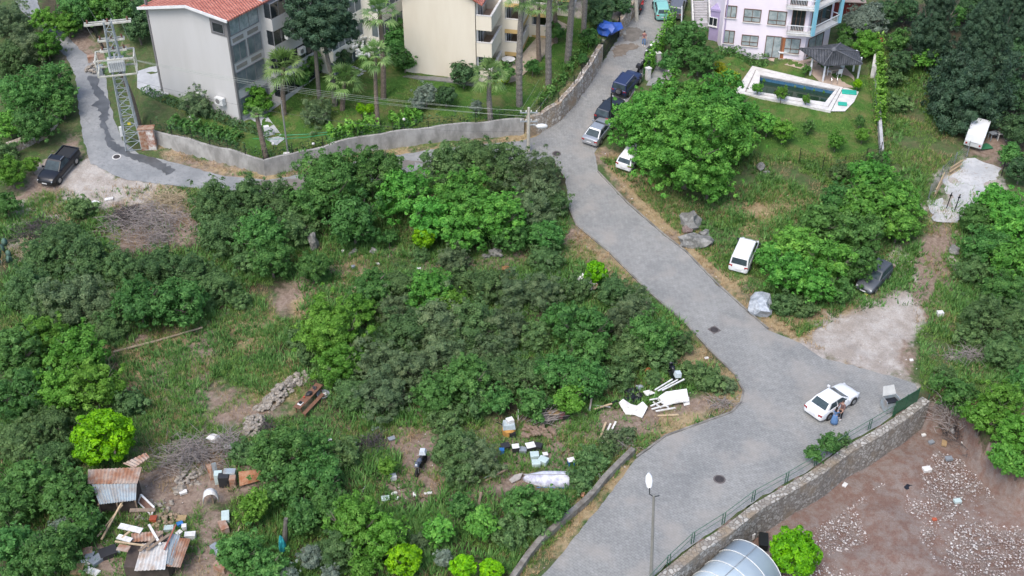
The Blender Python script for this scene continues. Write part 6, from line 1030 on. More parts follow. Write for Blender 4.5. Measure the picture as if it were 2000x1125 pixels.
# cabin: belt rear x, belt front x, roof rear x, roof front x (fractions), roof z, belt z, tumblehome
CAB = dict(sedan=(-.40, .22, -.26, .03, 1.42, .90, .74), coupe=(-.42, .22, -.23, .02, 1.40, .90, .72), hatch=(-.485, .27, -.40, .06, 1.47, .96, .78), suv=(-.485, .22, -.45, .06, 1.72, 1.04, .84), pickup=(-.13, .24, -.10, .07, 1.72, 1.06, .80), van=(-.49, .37, -.455, .17, 1.76, .98, .84), box=(-.485, .18, -.41, .02, 1.50, .92, .78))
def car(rear, front, label, pmat, kind='sedan', cab=None, L_=4.5, W_=1.8, lights=True, name='parked_car', dz=0, scale=1.0, group=None, glass=None, rails=False, spoiler=False):
    a, b = G(*rear), G(*front); c = (a + b) / 2; c.z = ht(c.x, c.y) + .05 + dz; M = upright(c, heading(a, b)) @ Matrix.Scale(scale, 4)
    o = thing(name, label, 'car', mat=M, group=group); hw = W_ / 2; glass = glass or M_CGL
    H = HULL[kind]; mb = MB(); rings = []
    for x, wf, zb0, zt in H:
        w_ = hw * wf; x = x * L_; zm = zb0 + (zt - zb0) * .55
        rings.append([(x, -w_ * .9, zb0), (x, -w_, zb0 + .12), (x, -w_ * 1.0, zm), (x, -w_ * .95, zt - .04), (x, -w_ * .82, zt), (x, -w_ * .4, zt + .025), (x, 0, zt + .035), (x, w_ * .4, zt + .025), (x, w_ * .82, zt), (x, w_ * .95, zt - .04), (x, w_, zm), (x, w_, zb0 + .12), (x, w_ * .9, zb0)])
    n = 13; vs = [p for r_ in rings for p in r_]; fs = []
    for i in range(len(rings) - 1):
        for k in range(n): k2 = (k + 1) % n; fs.append((i * n + k, i * n + k2, (i + 1) * n + k2, (i + 1) * n + k))
    fs += [tuple(range(n)), tuple((len(rings) - 1) * n + k for k in range(n))[::-1]]
    mb.add(vs, fs); body = part('body', mb, pmat, o, smooth=True); md = body.modifiers.new('soft', 'BEVEL'); md.width = .03; md.segments = 2; md.limit_method = 'ANGLE'; md.angle_limit = R(35)
    br, bf, rr_, rf, zr_, zbt, tum = CAB[cab or kind]; br, bf, rr_, rf = br * L_, bf * L_, rr_ * L_, rf * L_; wb, wt = hw * .93, hw * tum
    bot = [(br, -wb), (bf, -wb * .96), (bf, wb * .96), (br, wb)]; top = [(rr_, -wt), (rf, -wt * .98), (rf, wt * .98), (rr_, wt)]
    mb = MB(); zs = zbt - .05; ins = .1
    V_ = [(x, y, zs) for x, y in bot] + [(x, y, zr_ - .05) for x, y in top] + [(x + (ins if x == rr_ else -ins), y * .88, zr_ + .015) for x, y in top]
    mb.add(V_, [(3, 2, 1, 0)] + [(i, (i + 1) % 4, 4 + (i + 1) % 4, 4 + i) for i in range(4)] + [(4 + i, 4 + (i + 1) % 4, 8 + (i + 1) % 4, 8 + i) for i in range(4)] + [(8, 9, 10, 11)])
    cb = part('roof', mb, pmat, o); bevel(cb, .05, 3)
    bot3 = [Vector((x, y, zs)) for x, y in bot]; top3 = [Vector((x, y, zr_ - .05)) for x, y in top]
    def pane(nm, i, j, u0, u1, v0=.14, v1=.90):
        A, B, Cc, D = bot3[i], bot3[j], top3[j], top3[i]; q = lambda u, v: (A.lerp(B, u)).lerp(D.lerp(Cc, u), v); nrm = (B - A).cross(D - A).normalized(); mid = (A + B + Cc + D) / 4
        if nrm.dot(mid - Vector((0, 0, mid.z))) < 0: nrm = -nrm
        k = nrm * .022; m_ = MB().quad(q(u0, v0) + k, q(u1, v0) + k, q(u1, v1) + k, q(u0, v1) + k); part(nm, m_, glass, o)
    pane('windscreen', 1, 2, .06, .94, .1, .94); pane('rear_window', 3, 0, .08, .92, .2 if kind != 'pickup' else .3, .92)
    for i, j in ((0, 1), (2, 3)):
        if kind == 'pickup': cuts = ((.04, .46), (.5, .95))
        elif cab in ('van',): cuts = ((.52, .95),)
        else: cuts = ((.05, .25), (.28, .56), (.59, .93)) if cab in ('suv', 'box') or kind == 'suv' else ((.12, .47), (.51, .92))
        if i == 2: cuts = tuple((1 - b_, 1 - a_) for a_, b_ in cuts)
        for u0, u1 in cuts: pane('side_window', i, j, u0, u1)
    wr = .33 if kind in ('sedan', 'hatch') else .39
    for sx in (-.295, .31):
        for sy in (-1, 1):
            part('wheel_arch', MB().lathe([(wr * 1.2, -.01), (wr * 1.2, .01)], 16, 'Y'), M_PLAS, o).location = (sx * L_, sy * (hw + .004), wr * 1.02)
            t_ = part('wheel', MB().lathe([(wr * .6, -.11), (wr * .93, -.11), (wr, -.07), (wr, .07), (wr * .93, .11), (wr * .6, .11)], 18, 'Y'), M_TYRE, o, True); t_.location = (sx * L_, sy * (hw - .06), wr * .98)
            part('rim', MB().lathe([(wr * .62, .11 * sy), (wr * .5, .135 * sy), (wr * .12, .12 * sy)], 10, 'Y'), M_RIM, t_)
    zt0 = H[1][3]; zf0 = H[-2][3]
    for sy in (-1, 1):
        part('tail_light', MB().box((-.49 * L_, sy * hw * .76, zt0 - .13), (.07, .30, .16), sy * -.25), M_RED, o)
        part('headlight', MB().box((.470 * L_, sy * hw * .68, zf0 - .075), (.12, .30, .12), sy * -.35), M_HEAD, o)
        part('wing_mirror', MB().box((bf - .35, sy * (hw + .09), zbt + .08), (.12, .2, .14)), pmat if kind != 'hatch' else M_PLAS, o)
    part('grille', MB().box((.497 * L_, 0, H[-1][3] - .03), (.05, hw * .9, .14)), M_PLAS, o); part('front_plate', MB().box((.512 * L_, 0, .42 if kind != 'pickup' else .6), (.02, .5, .11)), M_PLATE, o); part('rear_plate', MB().box((-.512 * L_, 0, .62 if kind != 'suv' else .8), (.02, .5, .11)), M_PLATE, o)
    for sx in (-1, 1): part('bumper', MB().box((sx * .496 * L_, 0, H[0][2] + .1), (.07, hw * 1.55, .16)), M_PLAS if kind in ('suv', 'pickup') else pmat, o)
    if rails:
        for sy in (-1, 1): part('roof_rail', MB().bar((rr_ + .15, sy * wt * .86, zr_ + .06), (rf - .1, sy * wt * .86, zr_ + .06), .05, .05), M_RIM, o)
    return o
P_WH = paint('white_paint', (.72, .73, .74), 0); P_SIL = paint('silver_paint', (.46, .48, .5), .6); P_NAVY = paint('navy_paint', (.03, .045, .11), .3); P_DK = paint('dark_blue_grey_paint', (.035, .045, .06), .4); P_TEAL = paint('mint_paint', (.2, .46, .42), 0); P_BLK = paint('black_paint', (.009, .010, .014), 0, .3); P_GREY = paint('faded_grey_paint', (.085, .095, .11), .2, .5); P_GM = paint('warm_grey_paint', (.19, .19, .2), .5)
SEDAN = car((1590, 815), (1656, 774), 'white saloon parked askew at the road edge with two people beside it', P_WH, 'sedan', L_=4.6, W_=1.82, cab='sedan')
car((1441, 533), (1463, 482), 'white panel-sided hatchback parked on the grass verge', P_WH, 'hatch', 'van', 4.5, 1.78)
car((1153, 284), (1185, 244), 'silver saloon parked at the roadside, rear towards the camera', P_SIL, 'sedan', 'coupe', 4.5, 1.8)
car((1176, 240), (1205, 205), 'dark blue-grey hatchback parked in front of the silver saloon', P_DK, 'hatch', 'box', 4.2, 1.72)
o = car((1211, 188), (1236, 158), 'navy off-roader with a spare wheel on its tail', P_NAVY, 'suv', None, 4.2, 1.8, rails=True)
sw = part('spare_wheel', MB().lathe([(.36, -.1), (.36, .06), (.3, .1)], 18, 'X'), M_TYRE, o, True); sw.location = (-.53 * 4.2, -.1, .98); part('cover', MB().lathe([(.26, 0), (.24, .03)], 16, 'X'), M_RIM, sw).location = (-.13, 0, 0)
car((1294, 40), (1288, 14), 'mint green small hatchback with a black roof line, upper street', P_TEAL, 'hatch', 'hatch', 3.7, 1.68)
car((1318, 36), (1326, 8), 'grey estate car parked beside the mint hatchback', P_GM, 'hatch', 'box', 4.4, 1.78, rails=True)
car((1222, 329), (1243, 301), 'white car half hidden under the biggest tree', P_WH, 'hatch', 'hatch', 4.0, 1.7)
car((1722, 534), (1688, 570), 'faded dark grey estate car abandoned under the thicket', P_GREY, 'hatch', 'box', 4.1, 1.68, dz=-.04)
o = car((143, 308), (93, 366), 'black double cab pickup with roof rails parked on the gravel', P_BLK, 'pickup', None, 5.1, 1.88, rails=True)
for sy in (-1, 1): part('side_step', MB().bar((-1.0, sy * .96, .42), (1.2, sy * .96, .42), .12, .05), M_RIM, o)
part('load_bed', MB().box((-1.68, 0, 1.125), (1.5, 1.5, .02)), mat('bed_liner', (.015, .016, .018), rough=.7), o)
for c_, d_ in (((-1.68, .83, 1.17), (1.7, .12, .12)), ((-1.68, -.83, 1.17), (1.7, .12, .12)), ((-2.5, 0, 1.17), (.1, 1.7, .12))): part('bed_rim', MB().box(c_, d_), P_BLK, o)
# motorbikes and scooters
def motorbike(at_, to, label, col, s=1.0, box_=None, group=None, scooter=False, lean=.12, moped=False):
    a, b = G(*at_), G(*to); M = upright(a, heading(a, b)) @ Matrix.Rotation(lean, 4, 'X') @ Matrix.Scale(s, 4); o = thing('motorbike' if not scooter else 'scooter', label, 'motorbike' if not scooter else 'scooter', mat=M, group=group)
    wr = .3 if not scooter else .24
    for x in (-.66, .66):
        w_ = part('wheel', MB().lathe([(wr * .6, -.05), (wr, -.05), (wr * 1.03, 0), (wr, .05), (wr * .6, .05)], 14, 'Y'), M_TYRE, o, True); w_.location = (x, 0, wr); part('rim', MB().lathe([(wr * .62, -.03), (wr * .62, .03)], 10, 'Y'), M_RIM, w_)
    part('frame', MB().tube([(-.66, .06, wr), (-.2, 0, .45), (.1, 0, .35), (.42, 0, .85)], .04, 6), M_PLAS, o); part('engine', MB().box((-.02, 0, .42), (.42, .26, .34), None, .8), M_DKMET, o)
    part('fork', MB().tube([(.66, .08, wr), (.46, .08, .95)], .028, 6), M_RIM, o); part('fork', MB().tube([(.66, -.08, wr), (.46, -.08, .95)], .028, 6), M_RIM, o)
    part('handlebar', MB().tube([(.34, -.36, 1.04), (.44, -.15, 1.0), (.44, .15, 1.0), (.34, .36, 1.04)], .02, 6), M_PLAS, o)
    part('tank', MB().lathe([(.04, -.26), (.15, -.18), (.17, 0), (.13, .18), (.05, .26)], 10, 'X'), col, o, True).location = (.18, 0, .78)
    part('seat', MB().box((-.32, 0, .79), (.66, .26, .1), None, .8), M_PLAS, o)
    part('fairing', MB().box((.5, 0, .86), (.2, .26, .3), Matrix.Rotation(-.4, 3, 'Y'), .6), col, o); part('headlight', MB().lathe([(.08, 0), (.06, .05)], 10, 'X'), M_HEAD, o).location = (.6, 0, .88)
    part('mudguard', MB().box((-.66, 0, .66), (.36, .16, .05), Matrix.Rotation(.25, 3, 'Y')), col, o)
    if scooter: part('leg_shield', MB().box((.34, 0, .6), (.06, .42, .55), Matrix.Rotation(-.25, 3, 'Y')), col, o); part('footboard', MB().box((.1, 0, .3), (.45, .34, .06)), M_PLAS, o); part('rear_panel', MB().box((-.42, 0, .52), (.6, .34, .4), None, .75), col, o)
    if box_: part('top_box', MB().box((-.82, 0, 1.02), (.42, .44, .36), None, .9), box_, o)
    return o
P_RD = paint('red_paint', (.35, .03, .03), 0)
motorbike((1268, 103), (1282, 90), 'white sporty motorbike, second in the row by the vine fence', P_WH, 1.15); motorbike((1281, 96), (1290, 78), 'white scooter furthest up the row by the vine fence', P_WH, 1.1, scooter=True)
motorbike((1268, 118), (1276, 106), 'white scooter with a rear rack, third in the row by the vine fence', P_WH, 1.1, scooter=True); motorbike((1251, 137), (1262, 124), 'dark motorbike with a black top box, nearest in the row by the vine fence', P_BLK, 1.1, box_=M_PLAS)
motorbike((1251, 22), (1256, 6), 'red and black motorbike by the utility pole at the top', P_RD, 1.1)
motorbike((1311, 738), (1300, 716), 'black moped with pale panels standing in the weeds', P_BLK, 1.1, box_=mat('pale_panel', (.5, .56, .58)), scooter=True)
q = motorbike((824, 916), (814, 935), 'muddy blue-black trail motorbike parked in the yard', mat('dusty_blue', (.09, .11, .16)), 1.15); part('covering_cloth', MB().box((-.55, 0, .98), (.5, .45, .22), .2, .7), mat('pale_cloth', (.52, .56, .6), var=.2), q)
# caravan
a, b = G(1898, 290), G(1908, 262); o = thing('caravan', 'white caravan under the largest conifer', 'caravan', mat=upright((a + b) / 2, heading(a, b)) @ Matrix.Scale(.86, 4)); mb = MB(); pr = [(-1.9, .45), (-2.0, 1.2), (-1.8, 2.1), (-1.3, 2.3), (1.4, 2.3), (1.9, 1.9), (2.0, 1.0), (1.8, .45)]
mb.add([(x, -1, z) for x, z in pr] + [(x, 1, z) for x, z in pr], [tuple(range(8)), tuple(range(15, 7, -1))] + [(i, 8 + i, 8 + (i + 1) % 8, (i + 1) % 8) for i in range(8)]); bevel(part('body', mb, P_WH, o), .08)
part('rear_window', MB().box((-1.96, 0, 1.15), (.06, .9, .12)), M_PLAS, o); part('tail_light', MB().box((-1.98, -.75, .9), (.06, .2, .2)), M_RED, o); part('tail_light', MB().box((-1.98, .75, .9), (.06, .2, .2)), M_RED, o); part('side_window', MB().box((.3, -1.01, 1.5), (1.0, .04, .5)), M_CGL, o)
for sy in (-1, 1): part('wheel', MB().lathe([(.3, -.1), (.32, 0), (.3, .1)], 14, 'Y'), M_TYRE, o).location = (0, sy * .85, .3)
part('drawbar', MB().bar((1.8, 0, .5), (2.9, 0, .45), .1), M_DKMET, o)
tag(part('awning_mat', MB().box(tuple(G(1922, 286) + Vector((0, 0, .06))), (1.3, 1.2, .06), .2), mat('green_mat', (.03, .16, .07))), 'green mat on the ground right of the caravan', 'mat')
# ------------------------------------------------------------------ masts, poles and wires
M_GALV = mat('galvanised_steel', (.42, .46, .48), rough=.5, metal=.4, var=.25, vscale=4); M_RUST = mat('rusty_sheet', (.22, .08, .035), col2=(.33, .25, .19), rough=.85, vscale=2.5, bump=.3); M_RUSTW = mat('rust_and_white', (.27, .10, .05), col2=(.62, .60, .56), rough=.8, vscale=1.8)
P = G(262, 286); P.z = zb(P.x, P.y); hT = top_h(232, 40, P); o = thing('lattice_pylon', 'steel lattice pylon carrying a pole transformer beside the side road', 'pylon', P, .25)
mb = MB(); rgs = []
for i in range(15): f = i / 14; w_ = .75 - .42 * f; z = hT * f; rgs.append([Vector((sx * w_, sy * w_, z)) for sx, sy in ((-1, -1), (1, -1), (1, 1), (-1, 1))])
for i in range(14):
    for k in range(4): mb.bar(rgs[i][k], rgs[i + 1][k], .11); mb.bar(rgs[i][k], rgs[i + 1][(k + 1) % 4] if i % 2 else rgs[i + 1][(k + 1) % 4], .06); mb.bar(rgs[i][k], rgs[i][(k + 1) % 4], .05)
part('lattice', mb, M_GALV, o)
zt = hT * .62; mb = MB(); a = [Vector((-1.7, -1.4, zt)), Vector((1.7, -1.4, zt)), Vector((1.9, 1.5, zt + .9)), Vector((-1.9, 1.5, zt + .9))]; a = [Vector((-1.75, -1.1, zt)), Vector((1.75, -1.1, zt)), Vector((1.75, 1.1, zt)), Vector((-1.75, 1.1, zt))]
for s in (0, 1.6):
    U = Vector((0, 0, s))
    for k in range(4): mb.bar(a[k] + U, a[(k + 1) % 4] + U, .13)
for k in range(4): mb.bar(a[k], a[k] + Vector((0, 0, 1.6)), .1)
part('platform_frame', mb, mat('cream_painted_steel', (.5, .49, .43), rough=.6, var=.3), o)
tr = part('transformer', MB().box((0, -.2, zt + .75), (1.5, .9, 1.2)), M_AC, o)
for k in range(3): part('bushing', MB().lathe([(.07, 0), (.1, .1), (.06, .2), (.1, .3), (.04, .5)], 8), M_WHW, tr).location = (-.45 + .45 * k, -.2, zt + 1.35)
for k in range(7): part('cooling_fin', MB().box((-.6 + .2 * k, -.72, zt + .7), (.05, .18, .9)), M_AC, tr)
for z, w_, nm in ((hT * .985, 2.1, 'crossarm'), (hT * .86, 1.15, 'switch_frame'), (hT * .78, 1.15, 'switch_frame')):
    mb = MB().box((0, -.25, z), (w_ * 2, .16, .16)).box((0, .25, z), (w_ * 2, .16, .16)); 
    if nm != 'crossarm': mb.box((-w_, 0, z), (.12, .66, .12)); mb.box((w_, 0, z), (.12, .66, .12))
    f = part(nm, mb, mat('cream_painted_steel', (.5, .49, .43)), o)
    for k in (-.85, 0, .85): part('insulator', MB().lathe([(.05, 0), (.11, .08), (.06, .16), (.11, .24), (.05, .36)], 8), mat('brown_porcelain', (.12, .04, .02), rough=.3), f).location = (k * w_, 0, z + .08)
part('cable_box', MB().box((-.8, -.2, 1.9), (.45, .3, 1.0)), M_AC, o); part('warning_plate', MB().box((.05, -.74, 2.9), (.3, .03, .25)), mat('yellow_plate', (.6, .5, .05)), o)
PY = P.copy()
P = G(293, 290); P.z = zb(P.x, P.y); o = thing('cable_cabinet', 'rusty sheet metal cabinet at the foot of the pylon', 'cabinet', P, .1); hcb = max(1.6, top_h(293, 250, P)); bevel(part('casing', MB().box((0, 0, hcb / 2), (1.45, .8, hcb)), M_RUSTW, o), .04); part('lid', MB().box((0, 0, hcb + .04), (1.6, .95, .09)), M_RUST, o); part('door', MB().box((-.35, -.41, hcb * .5), (.66, .03, hcb * .85)), M_RUST, o); part('door', MB().box((.36, -.41, hcb * .5), (.66, .03, hcb * .85)), M_RUSTW, o)
P = G(276, 262); o = thing('palm_tree', 'brown trunked palm right behind the pylon', 'palm', P); hh = top_h(262, 120, P); part('trunk', MB().tube([(0, 0, -.2), (-.2, 0, hh * .5), (-.9, 0, hh)], [.32, .28, .24], 10), M_PALM, o); c = bpy.data.objects.new('crown', _fans[1]); C.objects.link(c); c.parent = o; c.location = (-.9, 0, hh); c.scale = (1.6, 1.6, 1.4)
# concrete lamp pole at the junction
P = G(1032, 296); P.z = zb(P.x, P.y); hP = top_h(1034, 210, P); o = thing('utility_pole', 'pale concrete utility pole with a street lamp at the junction', 'pole', P); part('pole', MB().tube([(0, 0, -.3), (0, 0, hP)], [.19, .12], 8), mat('pale_concrete', (.48, .45, .38), var=.2), o)
for z in (hP - .55, hP - 1.5): 
    f = part('crossarm', MB().box((0, 0, z), (1.7, .1, .1)), M_GALV, o)
    for k in (-.75, -.25, .25, .75): part('insulator', MB().lathe([(.04, 0), (.08, .1), (.04, .2)], 7), M_WHW, f).location = (k, 0, z + .05)
part('lamp_arm', MB().tube([(0, 0, hP - 1.9), (.5, -.2, hP - 1.75), (1.0, -.3, hP - 1.8)], .04, 6), M_GALV, o); part('lamp_head', MB().lathe([(.05, -.6), (.22, -.4), (.26, 0), (.2, .4), (.05, .55)], 10, 'X'), M_AC, o, True).location = (1.3, -.3, hP - 1.85)
PP_ = P + Vector((0, 0, hP - .4)); PTop = P
def pole(px, py, tx, ty, label, r_=.1, m_=None, name='pole', arm=False, cat='pole', zz=None):
    P = G(px, py); h = top_h(tx, ty, P); d = ray(tx, ty); dx = d.x * P.y / d.y - P.x; o = thing(name, label, cat, P); part('shaft', MB().tube([(0, 0, -.2), (dx, 0, h)], [r_ * 1.3, r_], 8), m_ or M_DKMET, o); return o, P, h, dx
pole(1194, 274, 1194, 182, 'thin black pole beside the silver saloon', .07)
pole(563, 303, 549, 196, 'thin grey pole in the garden behind the wall corner', .07, mat('grey_pole', (.2, .2, .19)))
pole(1244, 40, 1240, -70, 'grey utility pole beside the red motorbike at the top', .18, mat('pale_concrete', (.48, .45, .38)))
pole(1331, 60, 1332, 12, 'short white pole beside the grey estate car', .07, M_WRAIL)
# near street lamp
P = G(1272, 1128); P.z = 0; h = top_h(1277, 968, P); d = ray(1277, 968); dx = d.x * P.y / d.y - P.x
o = thing('street_lamp', 'tall street lamp with a white oval head at the lower road edge', 'street lamp', P); part('pole', MB().tube([(0, 0, -.3), (dx * .5, 0, h * .5), (dx, 0, h)], [.13, .10, .075], 10), mat('grey_lamp_pole', (.24, .235, .21), rough=.6, var=.2), o)
part('lamp_arm', MB().tube([(dx, 0, h - .1), (dx - .25, .1, h + .02), (dx - .22, .6, h + .15)], .035, 6).tube([(dx, 0, h - .1), (dx + .35, .05, h - .05)], .03, 6), M_DKMET, o)
lh = part('lamp_head', MB().lathe([(.05, -.62), (.19, -.45), (.27, -.05), (.24, .35), (.08, .62)], 14, 'Y'), mat('white_lamp_shell', (.82, .83, .84), rough=.4), o, True); lh.location = (dx - .22, .95, h + .3); lh.rotation_euler = (R(28), 0, 0); lh.scale = (.85, .82, .85)
def wire(a, b, sag, label=None, r_=.018, m_=None, grp='power lines'):
    r_ *= .55
    a, b = Vector(a), Vector(b); mb = MB(); pts = [a.lerp(b, k / 16) - Vector((0, 0, sag * 4 * (k / 16) * (1 - k / 16))) for k in range(17)]; mb.tube(pts, r_, 4); tag(part('power_line', mb, m_ or mat('pale_cable', (.30, .33, .29), rough=.6), None), label, 'wire', grp)
up = Vector((0, 0, 1)); ends = [PY + Vector((1.6 - .25 * k, -1 + .5 * k, zt + 1.7 - .25 * k)) for k in range(4)]
for k, e in enumerate(ends): wire(e, PTop + Vector((-.75 + .5 * k, 0, hP - .35 - (k % 2) * .6)), .7 + .12 * k, ('leftmost', 'second from left', 'middle', 'fourth from left', 'rightmost')[k] + ' ' + 'pale overhead line sagging from the pylon to the junction pole', grp='lines from pylon to junction pole')
wire(PY + Vector((.9, -.5, zt - .6)), PTop + Vector((-.2, 0, hP - 2.6)), 1.6, 'lowest dark overhead cable from the pylon to the junction pole', .02, mat('dark_cable', (.09, .09, .09)))
for k in range(5):
    q = ray(1150 + 15 * k, -45); e = q * (150 / q.y) + Vector((0, 0, CAM_H)); wire(PTop + Vector((-.75 + .38 * k, .1, hP - .35 - (k % 2) * .7)), e, .9 + .1 * k, ('leftmost', 'second from left', 'middle', 'fourth from left', 'rightmost')[k] + ' ' + 'pale overhead line running up along the climbing stone wall', grp='lines up the street')
for k in range(5):
    q = ray(120 + 22 * k, -50); e = q * (158 / q.y) + Vector((0, 0, CAM_H)); wire(PY + Vector((-1.6 + .8 * k, 0, hT * (.98 if k % 2 else .86))), e, .8, ('leftmost', 'second from left', 'middle', 'fourth from left', 'rightmost')[k] + ' ' + 'thin overhead line leaving the pylon uphill', .015, grp='lines leaving the pylon uphill')
# ------------------------------------------------------------------ people
M_SKIN = mat('skin', (.42, .24, .17), rough=.6); M_HAIRD = mat('dark_hair', (.018, .012, .01), rough=.5); M_DENIM = mat('blue_denim', (.10, .20, .38), var=.2, rough=.9); M_BLKC = mat('black_cloth', (.018, .018, .02), rough=.9); M_REDC = mat('dull_red_cloth', (.28, .12, .12), rough=.9); M_BROWNC = mat('brown_cloth', (.16, .09, .08), rough=.9); M_WSH = mat('white_shoe', (.6, .6, .6), rough=.7)
def skin_mesh(name, pts, edges, rad, m_, parent, sub=1):
    me = bpy.data.meshes.new(name); me.from_pydata([tuple(p) for p in pts], edges, []); o = bpy.data.objects.new(name, me); C.objects.link(o)
    md = o.modifiers.new('skin', 'SKIN'); md.use_smooth_shade = True; sk = me.skin_vertices[0].data
    for i, r_ in enumerate(rad): sk[i].radius = (r_, r_) if not isinstance(r_, tuple) else r_
    sk[0].use_root = True
    if sub: s_ = o.modifiers.new('sub', 'SUBSURF'); s_.levels = sub; s_.render_levels = sub
    dg = bpy.context.evaluated_depsgraph_get(); m2 = bpy.data.meshes.new_from_object(o.evaluated_get(dg)); bpy.data.objects.remove(o); m2.materials.clear(); m2.materials.append(m_)
    o = bpy.data.objects.new(name, m2); C.objects.link(o); o.parent = parent; return o
def person(P, rz, label, H=1.75, top=M_BLKC, legs=M_BLKC, hair=M_HAIRD, shoe=M_WSH, arms=((-.12, 0), (.12, 0)), stride=.06, female=False, skirt=None, hairlong=False, group=None):
    """x forward, y left; arms = (swing forward, bend) for right and left"""
    s = H / 1.75; o = thing('person', label, 'person', P, rz, group); sh = .175 if female else .2; hp = .1
    pts = [(0, 0, .95), (0, 0, 1.12), (0, 0, 1.32), (0, 0, 1.44), (0, 0, 1.52), (.01, 0, 1.58), (.015, 0, 1.65), (.01, 0, 1.74)]; rad = [.125, .105, .13, .1, .052, .062, .085, .06]; ed = [(i, i + 1) for i in range(7)]
    A = {}
    for sd_, (sw, bend) in zip((-1, 1), arms):
        b = len(pts); ex = math.sin(sw) * .29; ez = 1.42 - math.cos(sw) * .29; fx = ex + math.sin(sw + bend) * .25; fz = ez - math.cos(sw + bend) * .25; y = sd_ * sh
        pts += [(0, y, 1.42), (ex, y + sd_ * .04, ez), (fx, y + sd_ * .03, fz)]; rad += [.058, .04, .027]; ed += [(3, b), (b, b + 1), (b + 1, b + 2)]
        d = Vector((math.sin(sw + bend), 0, -math.cos(sw + bend))); wv_ = Vector(pts[b + 2]); pts += [tuple(wv_ + d * .06)]; rad += [(.032, .018)]; ed += [(b + 2, b + 3)]; palm_ = Vector(pts[b + 3]); pf = Vector((d.z * -1, 0, d.x))
        for j, ln in enumerate((.07, .082, .078, .062)):
            off = Vector((.024 - .016 * j, 0, 0)); p1 = palm_ + off + d * .045; p2 = p1 + d * ln * .55 + Vector((0, -sd_ * .012, 0)); k = len(pts); pts += [tuple(p1), tuple(p2)]; rad += [.009, .007]; ed += [(b + 3, k), (k, k + 1)]
        k = len(pts); pts += [tuple(palm_ + Vector((.035, -sd_ * .01, 0)) - d * .01), tuple(palm_ + Vector((.055, -sd_ * .02, 0)) + d * .03)]; rad += [.011, .008]; ed += [(b + 3, k), (k, k + 1)]
        A[sd_] = (pts[b], pts[b + 1], pts[b + 2])
    Lg = {}
    for sd_ in (-1, 1):
        b = len(pts); f = sd_ * stride; pts += [(0, sd_ * hp, .88), (f * .6 + .03, sd_ * .105, .48), (f, sd_ * .11, .09), (f + .13, sd_ * .12, .035)]; rad += [.095, .058, .042, .035]; ed += [(0, b), (b, b + 1), (b + 1, b + 2), (b + 2, b + 3)]; Lg[sd_] = pts[b:b + 4]
    sc_ = lambda L_: [Vector(p) * s for p in L_]; sr = lambda L_: [tuple(x * s for x in r_) if isinstance(r_, tuple) else r_ * s for r_ in L_]
    body = skin_mesh('body', sc_(pts), ed, sr(rad), M_SKIN, o)
    # face: nose, eyes, mouth, ears kept tiny
    part('nose', MB().box((.105 * s, 0, 1.635 * s), (.03, .022, .035), None, .6), M_SKIN, o)
    for e in (-1, 1): part('eye', MB().box((.092 * s, e * .03 * s, 1.665 * s), (.012, .018, .012)), M_HAIRD, o); part('ear', MB().box((.0, e * .088 * s, 1.645 * s), (.03, .015, .05)), M_SKIN, o)
    part('mouth', MB().box((.094 * s, 0, 1.60 * s), (.012, .045, .012)), mat('lips', (.3, .1, .09)), o)
    hr = MB().lathe([(.03, .13), (.075, .105), (.1, .04), (.098, -.02), (.08, -.07)], 10); h_ = part('hair', hr, hair, o, True); h_.location = (-.022 * s, 0, 1.68 * s)
    if hairlong: part('long_hair', MB().box((-.085 * s, 0, 1.52 * s), (.07, .17, .3), None, .8), hair, o)
    tp = [(0, 0, .98), (0, 0, 1.12), (0, 0, 1.32), (0, 0, 1.44)]; tr_ = [.138, .122, .148, .115]; te = [(0, 1), (1, 2), (2, 3)]
    for sd_ in (-1, 1):
        b = len(tp); tp += [A[sd_][0], A[sd_][1]] + ([] if female else [tuple(Vector(A[sd_][1]).lerp(Vector(A[sd_][2]), .5))]); tr_ += [.07, .052] + ([] if female else [.044]); te += [(3, b), (b, b + 1)] + ([] if female else [(b + 1, b + 2)])
    skin_mesh('top', sc_(tp), te, sr(tr_), top, o)
    if skirt: part('skirt', MB().lathe([(.15 * s, 1.02 * s), (.2 * s, .85 * s), (.27 * s, .4 * s), (.3 * s, .22 * s)], 14), skirt, o, True)
    else:
        lp = [(0, 0, .99), (0, 0, .93)]; lr = [.135, .13]; le = [(0, 1)]
        for sd_ in (-1, 1): b = len(lp); lp += [Lg[sd_][0], Lg[sd_][1], Lg[sd_][2]]; lr += [.105, .075, .062]; le += [(1, b), (b, b + 1), (b + 1, b + 2)]
        skin_mesh('trousers', sc_(lp), le, sr(lr), legs, o)
    for sd_ in (-1, 1): q = Lg[sd_][2]; part('shoe', MB().box(((q[0] + .06) * s, q[1] * s, .045 * s), (.27 * s, .1 * s, .09 * s), None, .8), shoe, o)
    return o
Pw = G(1628, 829); person(Pw, heading(Pw, G(1640, 815)), 'person in a long blue denim dress standing by the white saloon', 1.7, M_DENIM, M_DENIM, hairlong=True, female=True, skirt=M_DENIM, arms=((.5, .7), (.5, .7)), stride=.04)
Pm = G(1640, 818); person(Pm, heading(Pm, Pw), 'person in dark clothes standing against the door of the white saloon', 1.8, M_BROWNC, M_BLKC, arms=((.4, .8), (.5, .6)), stride=.03)
Pz = G(1257, 89); person(Pz, heading(Pz, G(1262, 110)), 'person with long dark hair walking past the motorbikes of the upper street', 1.7, M_REDC, M_DENIM, female=True, hairlong=True, stride=.14, arms=((-.35, .3), (.4, .3)))
